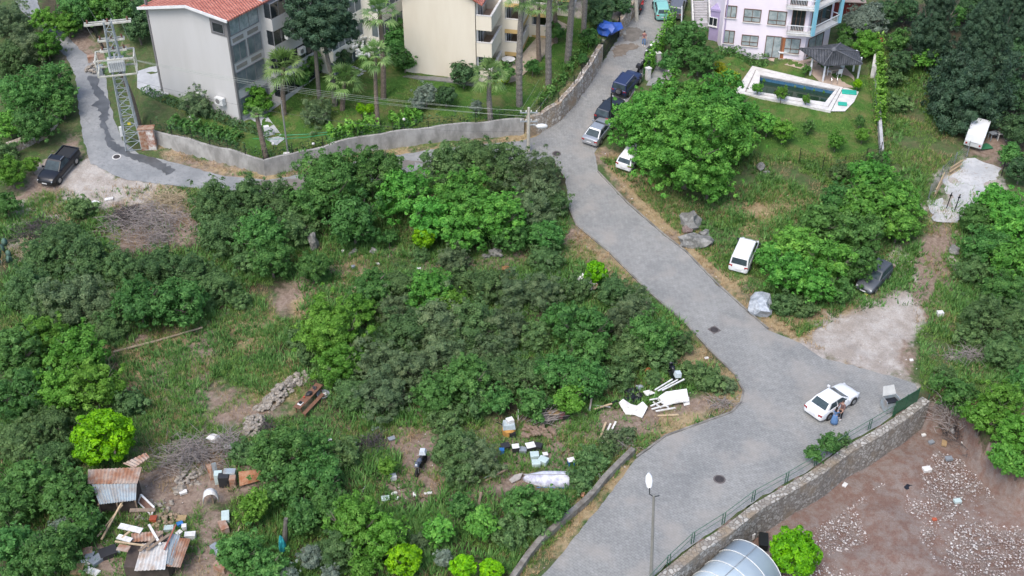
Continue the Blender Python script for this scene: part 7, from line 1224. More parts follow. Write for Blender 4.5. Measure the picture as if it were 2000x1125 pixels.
# ------------------------------------------------------------------ ironwork in the road
M_IRON = mat('cast_iron', (.05, .042, .042), rough=.7, var=.4, vscale=8, bump=.5)
for (px, py, sq, lb) in ((1405, 937, 0, 'round manhole cover in the lower road'), (1395, 645, 1, 'manhole cover with broken square edge in the middle road'), (1087, 301, 0, 'round manhole cover at the junction by the lamp pole'), (228, 307, 0, 'round manhole cover with a pale ring in the side road')):
    P = G(px, py); M = upright((P.x, P.y, zb(P.x, P.y) + .045), .6); o = thing('manhole_cover', lb, 'manhole', mat=M)
    mb = MB().box((0, 0, .006), (.8, .8, .012)) if sq else MB().lathe([(.44, -.02), (.44, .012), (.38, .014)], 20); part('frame', mb, mat('dull_frame_concrete', (.15, .13, .125), var=.4) if py != 307 else M_WHW, o)
    part('cover', MB().lathe([(.33, .012), (.33, .024), (.3, .03), (.12, .03), (.1, .024)], 20), M_IRON, o)
M_WOOD = mat('weathered_wood', (.26, .19, .13), col2=(.16, .12, .09), vscale=4); M_WOODP = mat('pale_wood_plank', (.5, .38, .24), var=.25); M_WPL = mat('white_panel', (.72, .72, .71), col2=(.52, .50, .46), rough=.6, vscale=2.2); M_TAN = mat('cardboard', (.36, .25, .13), var=.2); M_GRY = mat('grey_plastic', (.25, .28, .31), rough=.5, var=.3); M_PALE = mat('pale_mint_plastic', (.48, .58, .56), rough=.5, var=.2); M_BAG = mat('black_bag', (.012, .012, .016), rough=.3, bump=.6, bscale=9); M_BLUE = mat('blue_plastic', (.03, .16, .42), rough=.5); M_ORANGE = mat('orange_red', (.42, .09, .04), rough=.7, var=.2)
M_ROCK = wash_mat('grey_rock', (.12, .12, .11), (.24, .235, .22), (.30, .295, .28), .9, 4, bump=.6); M_ROCKR = wash_mat('reddish_rock', (.13, .09, .08), (.25, .18, .16), (.3, .25, .22), .9, 4); M_ROCKW = wash_mat('pale_stone', (.18, .155, .125), (.31, .275, .23), (.42, .385, .34), 1.4, 5)
def rock(px, py, rp, label, m_=M_ROCK, sq=.62, seed=0, name='boulder', cat='boulder', group=None, sc=(1, 1)):
    P = G(px, py, 0); r_ = rp / px_per_m(P); P = G(px, py, r_ * sq * .45); z = ht(P.x, P.y); o = part(name, MB().rock((0, 0, r_ * sq * .45), r_, seed or px, sq, .55), m_); o.location = (P.x, P.y, z); o.scale = (sc[0], sc[1], 1); tag(o, label, cat, group); return o
rock(1349, 431, 21, 'largest grey boulder at the top of the roadside boulder group', sq=.8); rock(1344, 449, 13, 'small reddish boulder in the roadside boulder group', M_ROCKR); rock(1359, 471, 23, 'broad grey boulder at the bottom of the roadside boulder group', sq=.55, sc=(1.15, .8)); rock(1376, 457, 11, 'small boulder on the right of the roadside boulder group'); rock(1385, 474, 9, 'smallest boulder, bottom right of the roadside boulder group')
rock(1486, 597, 24, 'big boulder wrapped in crumpled silvery sheeting by the kerb', wash_mat('silver_sheeting', (.33, .36, .39), (.5, .53, .56), (.2, .22, .25), 2, 3, .45, bump=1.2), sq=.8, sc=(.8, 1.2)); rock(613, 478, 17, 'long grey boulder slab standing on the bare slope', sq=1.3, sc=(.55, .8)); rock(968, 494, 12, 'flat grey rock in front of the central thicket'); rock(950, 500, 8, 'small grey rock left of the flat rock'); rock(1862, 488, 13, 'grey boulder in the bushes of the right bank'); rock(1487, 326, 12, 'grey rock in the grass below the pool garden', sq=.8); rock(1498, 336, 6, 'small stone under the grey rock of the pool garden'); rock(690, 492, 8, 'small rounded stone, left one below the fig'); rock(730, 490, 9, 'small rounded stone, right one below the fig')
rock(1868, 525, 7, 'pale stone beside the track below the right bank boulder', M_ROCKW); rock(350, 958, 12, 'pale flat stone on the yard floor by the tin shack', M_ROCKW, .4)
def stone_pile(px, py, w_, h_, n, label, m_=M_ROCKW, rs=(.10, .24), hgt=.8, seed=1, name='stone_pile', ang=0):
    P = G(px, py); k = px_per_m(P); rr = random.Random(seed); mb = MB(); A, B = w_ / 2 / k, h_ / 2 / k / .62; ca, sa = math.cos(ang), math.sin(ang)
    for i in range(n):
        u, v = rr.uniform(-1, 1), rr.uniform(-1, 1); d = max(0, 1 - (u * u + v * v) * .8); x, y = u * A, v * B; r_ = rr.uniform(*rs); mb.rock((x * ca - y * sa, x * sa + y * ca, d * hgt * rr.uniform(.5, 1) + r_ * .2), r_, i + seed, .65, .5)
    o = part(name, mb, m_); o.location = P; tag(o, label, 'stones'); return o
stone_pile(552, 768, 34, 84, 150, 'long dry stone bank left of the picnic table', hgt=.7, seed=2, ang=-.55); stone_pile(496, 834, 36, 34, 70, 'round dry stone heap above the withered brush', hgt=.7, seed=3); stone_pile(372, 930, 48, 34, 60, 'scattered rubble by the withered brush', hgt=.25, seed=4, rs=(.07, .18)); stone_pile(300, 1000, 60, 40, 50, 'scattered rubble between the shack and the scrap heap', hgt=.15, seed=5, rs=(.06, .14))
stone_pile(182, 136, 26, 18, 26, 'pale rubble at the end of the garden fence by the track', hgt=.5, seed=6); stone_pile(1752, 512, 60, 26, 80, 'pale gravel heap beside the abandoned car', hgt=.15, seed=7, rs=(.05, .12)); stone_pile(1862, 512, 18, 30, 30, 'pale stones below the right bank boulder', hgt=.3, seed=8, rs=(.07, .15)); stone_pile(1230, 26, 26, 12, 14, 'stones at the wall foot by the red motorbike', hgt=.3, seed=9)
# brushwood
def twigs(px, py, w_, h_, n, label, col, L_=1.2, hgt=.8, seed=1, r_=.018, name='brushwood_heap', dirn=None):
    P = G(px, py); k = px_per_m(P); rr = random.Random(seed); mb = MB(); A, B = w_ / 2 / k, h_ / 2 / k / .62
    for i in range(n):
        u, v = rr.gauss(0, .5), rr.gauss(0, .5); d = max(0, 1 - (u * u + v * v)); a = rr.uniform(0, 6.28) if dirn is None else dirn + rr.gauss(0, .4); q = Vector((u * A, v * B, d * hgt * rr.random() + .05)); l = L_ * rr.uniform(.4, 1.3); e = Vector((math.cos(a) * l, math.sin(a) * l, rr.uniform(-.1, .35) * l)); m = q + e * .5 + Vector((rr.uniform(-.1, .1), rr.uniform(-.1, .1), .1)) * l
        mb.tube([q, m, q + e], [r_ * rr.uniform(.8, 1.6), r_, r_ * .4], 4, False)
    me = mb.mesh(name); o = link(name, me, col, flip=False); o.location = P; tag(o, label, 'brushwood'); return o
M_TW = mat('grey_twigs', (.29, .255, .235), var=.4, objvar=.1); M_TWD = mat('dark_twigs', (.07, .06, .06), var=.4); M_STR = mat('straw_twigs', (.42, .34, .22), var=.3)
twigs(295, 432, 165, 84, 700, 'large heap of dead grey branches below the gravel bay', M_TW, 1.5, .9, 1); twigs(330, 395, 90, 34, 260, 'pale straw and cut stalks on top of the dead branch heap', M_STR, 1.1, 1.0, 2); twigs(250, 425, 80, 40, 240, 'blackened twigs at the left of the dead branch heap', M_TWD, 1.2, .7, 3, .02); twigs(310, 470, 70, 36, 200, 'tangled roots at the lower end of the dead branch heap', M_TW, 1.0, .8, 4)
twigs(75, 455, 90, 50, 300, 'brown dead brushwood heap left below the pickup', M_TWD, 1.3, .7, 5); twigs(52, 478, 50, 60, 120, 'dry pale reeds hanging at the left edge', M_STR, 1.6, .6, 6, .022, 'dry_reeds', -1.2)
twigs(370, 895, 120, 66, 520, 'withered grey brush behind the metal sheets of the yard', M_TW, 1.2, 1.0, 7); twigs(445, 880, 50, 50, 200, 'withered upright bush beside the white sack', M_TW, 1.2, 1.4, 8); twigs(520, 838, 50, 20, 90, 'brown twigs right of the round stone heap', M_TWD, .9, .4, 9)
twigs(1408, 790, 50, 20, 80, 'cut twigs on the kerb inside the road bend', M_TW, .9, .25, 10); twigs(1845, 800, 70, 70, 240, 'bare grey shrub over the end of the retaining wall', M_TW, 1.3, 1.3, 11); twigs(1890, 700, 90, 20, 160, 'grey dead shrub under the wide dull bushes', M_TW, 1.2, .8, 12); twigs(730, 870, 60, 26, 120, 'bare bush at the edge of the bare yard', M_TWD, 1.0, .7, 13)
twigs(1870, 850, 60, 50, 140, 'dead brush at the top corner of the rubble lot', M_TWD, 1.1, .6, 15); twigs(1205, 870, 50, 30, 110, 'dry weeds around the leaning planks', M_TW, .8, .7, 16)
# ------------------------------------------------------------------ single boards, sheets, boxes
def board(a, b, label, w_=.16, t_=.04, m_=M_WOOD, z0=.06, z1=.06, name='plank', cat='plank', group=None, roll=0):
    A, B = G(*a), G(*b); A.z = ht(A.x, A.y) + z0; B.z = ht(B.x, B.y) + z1; o = thing(name, label, cat, A, group=group); bpy.data.objects.remove(o); o = part(name, MB().bar((0, 0, 0), B - A, w_, t_), m_); o.location = A; tag(o, label, cat, group); return o
def sheetm(pts, hs, label, m_=M_WPL, t_=.03, name='sheet', cat='sheet', group=None):
    """a flat or creased sheet through picture points at heights hs above ground"""
    Q = [G(*p, h) for p, h in zip(pts, hs)]; O = Q[0].copy(); n = len(Q); U = Vector((0, 0, t_)); mb = MB(); mb.add([q - O for q in Q] + [q - O + U for q in Q], [tuple(range(n))[::-1], tuple(range(n, 2 * n))] + [(i, (i + 1) % n, n + (i + 1) % n, n + i) for i in range(n)]); o = part(name, mb, m_); o.location = O; tag(o, label, cat, group); return o
def crate(px, py, w_, d_, h_, rz, label, m_=M_WPL, name='box', cat='box', lid=None, group=None, z=0, tilt=0):
    P = G(px, py, h_ / 2 + z); P.z -= h_ / 2; M = Matrix.Translation(P) @ Matrix.Rotation(rz, 4, 'Z') @ Matrix.Rotation(tilt, 4, 'X'); o = thing(name, label, cat, mat=M, group=group); mb = MB(); t = .03
    mb.box((0, 0, t / 2), (w_, d_, t)); 
    for c, s in (((w_ / 2 - t / 2, 0), (t, d_)), ((-w_ / 2 + t / 2, 0), (t, d_)), ((0, d_ / 2 - t / 2), (w_ - 2 * t, t)), ((0, -d_ / 2 + t / 2), (w_ - 2 * t, t))): mb.box((c[0], c[1], h_ / 2 + t / 2), (s[0], s[1], h_ - t))
    part('sides', mb, m_, o)
    if lid: bevel(part('lid', MB().box((0, 0, h_ + .02), (w_ + .03, d_ + .03, .05)), lid, o), .015)
    return o
LN = 'fallen poles'
P1, P2 = G(222, 690), G(397, 645); o = part('wooden_pole', MB().tube([(0, 0, .12), tuple((P2 - P1) * .5 + Vector((0, 0, .14))), tuple(P2 - P1 + Vector((0, 0, .3)))], [.11, .1, .08], 8), mat('bleached_pole', (.30, .24, .17), var=.3)); o.location = P1; tag(o, 'long bleached wooden pole lying in the meadow', 'pole')
crate(187, 396, .75, .45, .08, -.5, 'white flat slab on the gravel, left of two', M_WPL, 'slab', 'slab', M_WPL); crate(213, 389, .75, .4, .08, .3, 'white flat slab on the gravel, right of two', M_WPL, 'slab', 'slab', M_WPL)
# picnic table and tub
A = G(579, 797, .75); B = G(624, 750, .75); P = (A + B) / 2; P.z = ht(P.x, P.y); hd = heading(A, B); L_ = (B - A).length; M_TBL = mat('brown_table_wood', (.20, .10, .06), var=.3, vscale=5)
o = thing('picnic_table', 'narrow brown wooden table with a bench board, loaded with odds and ends', 'table', P, hd); part('tabletop', MB().box((0, 0, .75), (L_, .62, .05)), M_TBL, o); part('bench', MB().box((-.25, -.62, .4), (L_ * .85, .3, .05)), M_TBL, o)
for x in (-1, 1):
    for y in (-.25, .25): part('leg', MB().box((x * L_ * .42, y, .36), (.07, .07, .74)), M_TBL, o)
    part('leg', MB().box((x * L_ * .36 - .25, -.62, .19), (.07, .2, .38)), M_TBL, o)
def on_table(x, y): return Matrix.Translation(P) @ Matrix.Rotation(hd, 4, 'Z') @ Matrix.Translation((x, y, .776))
o = thing('tray', 'white tray of small things on the near end of the picnic table', 'tray', mat=on_table(-L_ * .33, 0)); part('base', MB().box((0, 0, .02), (.4, .34, .04)), M_WPL, o); part('contents', MB().box((.03, 0, .09), (.22, .2, .1)), M_DKMET, o)
for k, (x, lb) in enumerate(((.1, 'dark crumpled bag on the middle of the picnic table'), (L_ * .3, 'dark metal parts at the far end of the picnic table'))): o = part('bag' if k == 0 else 'metal_parts', MB().rock((0, 0, .08), .22, k + 5, .6, .6), M_PLAS); o.matrix_world = on_table(x, .02); tag(o, lb, 'bag' if k == 0 else 'metal parts')
q = on_table(-L_ * .12, .1); o = part('cup', MB().lathe([(.05, 0), (.07, .16)], 8), M_ORANGE); o.matrix_world = q; tag(o, 'pinkish cup next to the tray on the picnic table', 'cup')
P = G(632, 775); o = thing('wash_tub', 'grey round tub with a white cloth beside the picnic table', 'tub', P); part('tub', MB().lathe([(.36, 0), (.5, .32), (.46, .34), (.34, .08)], 16), M_GRY, o); part('cloth', MB().box((.12, -.05, .34), (.35, .24, .12), .4, .7), M_WPL, o)
# tin shack
M_TIN = mat('zinc_sheet', (.36, .42, .45), col2=(.30, .27, .24), rough=.45, metal=.3, vscale=1.5); M_TRB = mat('rusty_tin', (.26, .12, .065), col2=(.36, .29, .24), rough=.8, vscale=1.2)
def corr(pts, hs, m_, parent=None, name='roof_sheet', n=14):
    """corrugated sheet between four picture points (a,b along the ridges' ends; d,c the other edge)"""
    a, b, c, d = [G(*p, h) for p, h in zip(pts, hs)]; O = parent.location.copy() if parent else a.copy(); mb = MB(); N = n * 4; vs = []
    for i in range(N + 1): f = i / N; z = Vector((0, 0, .03 * math.sin(f * n * 6.28))); vs += [a.lerp(b, f) + z - O, d.lerp(c, f) + z - O]
    mb.add(vs, [(2 * i, 2 * i + 2, 2 * i + 3, 2 * i + 1) for i in range(N)]); o = part(name, mb, m_, parent); s_ = o.modifiers.new('thick', 'SOLIDIFY'); s_.thickness = .02; 
    if not parent: o.location = O
    return o
base = G(225, 990); sh = thing('tin_shack', 'low tin shack with a rusty upper and pale blue lower roof sheet', 'shack', base)
corr([(179, 946), (267, 943), (265, 977), (194, 985)], [2.1, 2.1, 1.5, 1.5], M_TIN, sh); corr([(172, 917), (277, 912), (268, 944), (171, 945)], [2.3, 2.3, 2.15, 2.15], M_TRB, sh); corr([(240, 905), (285, 884), (292, 893), (262, 914)], [2.4, 2.4, 2.35, 2.35], M_TRB, sh, n=6)
pts = [G(*p) for p in ((188, 985), (262, 982), (272, 940), (180, 940))]; zz = max(p.z for p in pts)
mb = MB(); pl = [(p.x - base.x, p.y - base.y) for p in (G(186, 975, 1.4), G(262, 972, 1.4), G(268, 925, 2.0), G(180, 925, 2.0))]; mb.prism(pl, -.2, 1.35); part('wall', mb, mat('dark_boards', (.08, .06, .05), var=.4), sh)
for p in ((192, 984), (228, 982), (264, 978)): q = G(*p, 1.45); part('post', MB().box((q.x - base.x, q.y - base.y, .7), (.09, .09, 1.45)), M_WOOD, sh)
q = G(211, 931, 2.3); board((236, 912), (237, 932), 'short post lying on the rusty roof of the tin shack', .12, .1, M_WOOD, 2.35, 2.3)
# window frame leaning
o = thing('window_frame', 'white empty window frame leaning at the corner of the tin shack', 'frame', G(284, 1005)); A = [G(275, 966, 1.0), G(301, 991, .55), G(296, 1006, .1), G(270, 980, .5)]; mb = MB()
for k in range(4): mb.bar(A[k] - o.location, A[(k + 1) % 4] - o.location, .13, .05)
part('frame', mb, M_WPL, o); part('backing', MB().quad(A[0] - o.location, A[1] - o.location, A[2] - o.location, A[3] - o.location, .01), mat('brown_board', (.16, .09, .07)), o)
# scrap shed at the bottom
base = G(310, 1110); sh = thing('scrap_shed', 'collapsed shed roofed with mixed sheets and timber at the bottom left', 'shed', base)
pl = [G(*p, .6) for p in ((244, 1118), (330, 1120), (366, 1060), (262, 1050))]; mb = MB().prism([(p.x - base.x, p.y - base.y) for p in pl], -.2, 1.1); part('wall', mb, mat('dark_boards', (.08, .06, .05)), sh)
corr([(277, 1062), (330, 1058), (322, 1112), (262, 1115)], [1.5, 1.6, 1.5, 1.3], mat('white_tin', (.52, .53, .52), col2=(.36, .28, .22), rough=.6, vscale=1.1), sh, n=8); corr([(256, 1042), (318, 1036), (318, 1056), (258, 1058)], [1.6, 1.6, 1.5, 1.5], M_TRB, sh, n=9); corr([(345, 1050), (372, 1052), (352, 1108), (325, 1106)], [1.5, 1.4, 1.3, 1.4], M_TRB, sh, n=5); corr([(330, 1042), (352, 1044), (336, 1104), (318, 1100)], [1.55, 1.5, 1.4, 1.5], M_TIN, sh, n=4)
for i, (a, b, m_, w_, lb) in enumerate((((282, 1112), (326, 1074), M_WOOD, .22, 'grey timber across the pale roof of the scrap shed, left of two'), ((296, 1110), (340, 1078), M_WOOD, .2, 'grey timber across the pale roof of the scrap shed, right of two'), ((243, 1062), (286, 1071), M_WPL, .45, 'pale mattress-like board at the top left of the scrap shed'), ((240, 1083), (266, 1090), M_WPL, .4, 'pale board at the left of the scrap shed'), ((235, 1093), (300, 1101), M_WOODP, .12, 'long pink-brown lath across the scrap shed'), ((248, 1086), (270, 1066), M_WOODP, .14, 'short crossed lath on the pale boards of the scrap shed'), ((240, 1104), (262, 1107), M_TRB, .5, 'brown panel low on the scrap shed'), ((300, 1060), (322, 1098), M_WPL, .16, 'white strip lying up the scrap shed roof'), ((263, 1032), (312, 1030), M_WOOD, .3, 'grey beam behind the scrap shed'), ((352, 1060), (330, 1108), mat('red_lath', (.3, .1, .07)), .1, 'reddish lath on the rusty sheets of the scrap shed'))):
    board(a, b, lb, w_, .06, m_, 1.75 + .06 * i * 0, 1.7, 'board' if w_ > .25 else 'lath', 'board')
board((200, 1060), (250, 1002), 'long pole leaning between tin shack and scrap shed', .12, .1, M_WOODP, .3, 1.4, 'pole', 'pole'); board((192, 1054), (246, 1010), 'thinner pole beside the long leaning pole', .08, .08, M_WOODP, .3, 1.2, 'pole', 'pole')
crate(360, 1030, .3, .3, .32, .2, 'round-topped white bucket on the rubbish above the scrap shed', M_WPL, 'bucket', 'bucket', M_WPL, z=.3)
for (px, py, w_, d_, h_, rz, m_, lb) in ((212, 1080, 1.1, .8, .35, .5, M_PLAS, 'dark flat box left of the scrap shed'), (226, 1078, .6, .35, .3, .4, M_PALE, 'pale blue box on the dark boxes left of the scrap shed'), (188, 1095, .8, .6, .3, .9, M_GRY, 'grey crate left of the scrap shed'), (176, 1086, .5, .5, .3, 0, M_GRY, 'small grey crate at the far left of the rubbish'), (152, 1113, .7, .9, .2, 0, M_TAN, 'beige board box at the bottom edge'), (168, 1100, .6, .5, .15, .3, M_WPL, 'white crumpled box left of the scrap shed'), (180, 1117, 1.0, .5, .12, -.4, M_WPL, 'long cream sheet box at the bottom edge'), (172, 1079, .6, .6, .3, .3, M_TRB, 'rust red drum box among the figs'), (352, 1025, .4, .3, .3, .5, M_BLUE, 'blue box on the rubbish above the scrap shed'), (330, 1033, .6, .4, .25, .1, M_PALE, 'pale box on the rubbish above the scrap shed'), (300, 1015, .45, .4, .35, 0, M_ORANGE, 'orange red tub between frame and scrap shed'), (350, 1042, .4, .3, .2, .9, M_WPL, 'white box above the rusty sheets'), (372, 1048, .7, .4, .5, .1, M_WPL, 'white plastic crate at the right of the scrap shed'), (358, 962, .5, .3, .15, .4, M_WPL, 'white box lid on the yard floor'), (355, 1014, .6, .5, .2, 0, M_TAN, 'tan sack pile edge in the rubble')):
    crate(px, py, w_, d_, h_, rz, lb, m_, lid=m_)
stone_pile(325, 1015, 46, 22, 40, 'tan lumps of broken plaster above the scrap shed', mat('tan_plaster', (.36, .27, .18), var=.4), (.08, .16), .3, 21)
# sheets, fridge panels, rusty plate
sheetm([(412, 906), (421, 903), (428, 930), (419, 935)], [1.2, 1.2, .1, .1], 'leaning zinc sheet, leftmost of the yard panels', M_TIN); sheetm([(402, 908), (412, 906), (419, 935), (412, 940)], [1.1, 1.2, .1, .05], 'leaning rust brown sheet beside the zinc sheet', M_RUST)
for (px, py, w_, h_, rz, m_, lb) in ((429, 932, .55, .95, .1, M_PALE, 'white fridge panel standing in the yard row'), (440, 938, .75, 1.0, .05, M_PLAS, 'dark fridge standing in the yard row'), (452, 930, .85, 1.05, 0, M_TIN, 'grey cabinet behind the dark fridge'), (457, 940, .45, .9, .1, M_TRB, 'brown narrow cabinet beside the rusty plate')):
    P = G(px, py + 10); o = thing('cabinet', lb, 'cabinet', P, rz); bevel(part('casing', MB().box((0, 0, h_ / 2), (w_, .5, h_)), m_, o), .02); part('door', MB().box((0, -.265, h_ / 2), (w_ * .92, .03, h_ * .94)), m_, o); part('handle', MB().box((w_ * .35, -.3, h_ * .6), (.03, .03, .2)), M_DKMET, o)
sheetm([(466, 922), (509, 917), (511, 938), (468, 950)], [1.0, 1.0, .3, .3], 'large rusty steel plate right of the cabinets', mat('orange_rust', (.30, .11, .045), col2=(.40, .24, .15), vscale=2.5, rough=.85), .04)
P = G(417, 857, .6); o = part('sack', MB().rock((0, 0, 0), .42, 3, .8, .6), M_WPL); o.location = P; tag(o, 'white torn sack hanging on the withered bush', 'sack')
P = G(447, 872, .3); o = thing('wash_basin', 'faded red basin with a white rim right of the withered bush', 'basin', P); part('bowl', MB().lathe([(.2, -.1), (.34, .05), (.3, .06), (.17, -.04)], 12), mat('faded_red_plastic', (.36, .1, .11)), o); part('rim', MB().lathe([(.36, .05), (.36, .08), (.3, .07)], 12), M_WPL, o)
# white moulded chair shell with its shadowing post
P = G(414, 985); o = thing('broken_chair', 'white plastic chair shell hooked over a post in the yard', 'chair', P, .2); mb = MB(); vs = []
for i in range(9):
    t = math.pi * (i / 8); vs += [(-.55 * math.cos(t), -.22, .35 + .85 * math.sin(t) ** .7), (-.5 * math.cos(t), .28, .45 + .85 * math.sin(t) ** .7)]
mb.add(vs, [(2 * i, 2 * i + 1, 2 * i + 3, 2 * i + 2) for i in range(8)]); s_ = part('shell', mb, M_WPL, o, True); md = s_.modifiers.new('t', 'SOLIDIFY'); md.thickness = .05; part('post', MB().box((.1, .05, .55), (.1, .1, 1.1)), M_WOOD, o)
for (a, b, lb) in (((455, 1075), (470, 1040), 'thin lath standing in the lower yard'),): board(a, b, lb, .08, .05, M_WOOD, .1, .6, 'lath', 'lath')
for k, (px, py, m_, lb) in enumerate(((441, 1012, M_PALE, 'pale blue sheet on the right edge of the dirt lane'), (437, 1030, M_TRB, 'rusty sheet on the right edge of the dirt lane'), (424, 1075, M_GRY, 'grey bundle on the right edge of the dirt lane'), (432, 1108, M_TRB, 'dark red drum lid at the bottom of the dirt lane'))): crate(px, py, .5, .9, .5, .2 + k * .3, lb, m_, 'scrap_metal', 'scrap', m_)
o = part('net', MB().rock((0, 0, .7), .55, 8, 1.5, .5), mat('turquoise_net', (.02, .30, .33), var=.3)); o.location = G(553, 1078); o.scale = (.5, .5, 1); tag(o, 'turquoise net draped on a stump at the bottom', 'net'); P = G(556, 1062); tag(part('stump', MB().tube([P, P + Vector((.3, .2, 2.2))], [.2, .14], 8), M_BARKG), 'leaning grey dead trunk above the turquoise net', 'dead trunk')
# yard bits
for (px, py, w_, d_, h_, rz, m_, lb) in ((639, 861, .7, .25, .12, .4, M_WPL, 'white crumpled plastic above the round yard bush'), (768, 933, .42, .42, .4, .3, M_WPL, 'white bucket at the little yellow-green bush'), (711, 955, .08, .75, .05, -.3, M_WPL, 'white stick at the head of the bottom tree'), (753, 974, .55, .45, .1, .2, M_PALE, 'white square sheet on the bare yard'), (770, 964, .4, .2, .06, .5, M_WPL, 'white shard right of the square sheet'), (776, 974, .3, .12, .05, 1, M_WPL, 'small white shard below the other shard'), (810, 966, .2, .4, .05, .1, M_WPL, 'upright white scrap in the middle of the bare yard'), (839, 964, .35, .2, .08, .2, M_WPL, 'white stone-like scrap, right of the upright one'), (831, 965, .15, .15, .08, 0, M_WPL, 'tiny white scrap beside the stone-like one'), (692, 867, .3, .2, .1, 0, M_WPL, 'white lump on the upper bare yard'), (707, 853, .2, .2, .08, 0, M_WPL, 'tiny white lump on the upper bare yard'), (765, 857, .5, .35, .1, .4, M_GRY, 'grey rag on the upper bare yard'), (733, 838, .6, .12, .05, .7, M_GRY, 'bent grey tube on the upper bare yard'), (693, 560, .25, .2, .1, 0, M_WPL, 'white scrap on the bare soil strip, lower'), (690, 522, .3, .25, .25, .4, M_GRY, 'blue-white bottle crate on the bare soil strip'), (670, 491, .25, .25, .2, 0, M_WPL, 'white can under the tall tree of the thicket'), (738, 516, .28, .2, .12, .3, M_WPL, 'white can on the stony strip'), (818, 525, .35, .2, .12, .3, M_WPL, 'white lump right on the stony strip'), (1030, 552, .5, .4, .2, .2, M_GRY, 'grey box below the verge bush'), (1836, 613, .5, .4, .35, .1, M_WPL, 'white box on the grass bank beside the gravel yard'), (1661, 534, .5, .5, .45, 0, M_GRY, 'small dark bin left of the abandoned car'), (1692, 576, .3, .22, .12, .4, mat('yellow_plastic', (.6, .52, .12)), 'yellow scrap at the bumper of the abandoned car'), (1780, 704, .25, .2, .1, 0, M_WPL, 'white scrap at the gravel yard corner'), (1860, 700, .4, .3, .2, .2, M_ROCKW, 'pale scrap in the dead shrub'), (1380, 700, .3, .2, .08, .2, M_WPL, 'white scrap on the dry verge by the moped'), (1171, 930, .4, .12, .06, 1.8, M_WPL, 'white strip on the weeds by the roadside wall'), (1138, 967, .35, .2, .15, 1.4, mat('salmon_scrap', (.5, .25, .16)), 'salmon coloured scrap by the roadside wall'), (373, 231, .3, .3, .3, 0, M_WPL, 'small white box against the grey gable wall'), (186, 123, .3, .3, .3, 0, M_WPL, 'white bucket on the rubble by the track'), (178, 115, .7, .6, .6, .3, M_TRB, 'rust red box on the rubble by the track'), (196, 136, .6, .9, .8, .1, M_GRY, 'grey meter cabinet at the fence end by the track')):
    crate(px, py, w_, d_, h_, rz, lb, m_, 'scrap' if w_ < .5 else 'box', 'scrap' if w_ < .5 else 'box', m_)
# drum machine
P = G(994, 846); o = thing('machine', 'yellow and blue-white machine in the yard left of the log heap', 'machine', P, .1); part('base', MB().lathe([(.5, 0), (.52, .5), (.45, .62)], 14), mat('dull_orange', (.52, .27, .07), var=.3), o); part('hatch', MB().box((.22, -.46, .25), (.45, .2, .4)), M_PLAS, o); bevel(part('top', MB().box((0, 0, .85), (.95, .75, .45), None, .85), mat('pale_blue_panel', (.45, .52, .54), var=.3), o), .04); part('box', MB().box((.08, .05, 1.2), (.5, .45, .3), .3), M_WPL, o); part('lever', MB().bar((-.5, 0, .9), (-.9, .2, 1.0), .05), M_DKMET, o)
P = G(1012, 822); tag(part('stake', MB().box(P + Vector((0, 0, .55)), (.07, .07, 1.1)), M_WPL), 'short white stake right of the yellow machine', 'stake')
P = G(1054, 850); M_LOG = mat('log_bark', (.15, .10, .075), col2=(.24, .17, .125), vscale=7); rr = random.Random(4)
for k in range(22):
    a = rr.uniform(-.5, .5) + (1.1 if k % 3 else .2); x = rr.uniform(-1.15, 1.15); y = rr.uniform(-.45, .5); z = .14 + .22 * (k % 3) * (1 - abs(x) * .5); l = rr.uniform(.4, .75); r_ = rr.uniform(.1, .17); d = Vector((math.cos(a), -math.sin(a), 0)) * l; o = thing('log', 'short bark-covered log in the firewood heap of the yard', 'log', P + Vector((x, y, z)), group='logs of the firewood heap'); part('bark', MB().tube([-d / 2, d / 2], r_, 9, False), M_LOG, o); part('cut_end', MB().tube([-d * .499, -d * .49], r_ * .97, 9), M_WOODP, o); part('cut_end', MB().tube([d * .49, d * .499], r_ * .97, 9), M_WOODP, o)
twigs(1052, 828, 56, 20, 60, 'long grey branches on the back of the firewood heap', M_TW, 1.6, .8, 31, .035, 'branches', .5)
P = G(1089, 818); o = thing('cultivator', 'small machine covered with a tan board right of the firewood heap', 'machine', P, .3); part('cover', MB().box((-.25, .1, .6), (.95, .6, .06), Matrix.Rotation(.25, 3, 'Y')), M_TAN, o); part('engine', MB().box((.3, -.1, .35), (.5, .4, .4), .3, .8), mat('dull_red_machine', (.22, .08, .08)), o); part('wheel', MB().lathe([(.25, -.06), (.27, 0), (.25, .06)], 12, 'Y'), M_TYRE, o).location = (.55, -.3, .25); part('handle', MB().tube([(-.2, .2, .5), (-.3, .5, 1.2)], .03, 6), M_DKMET, o)
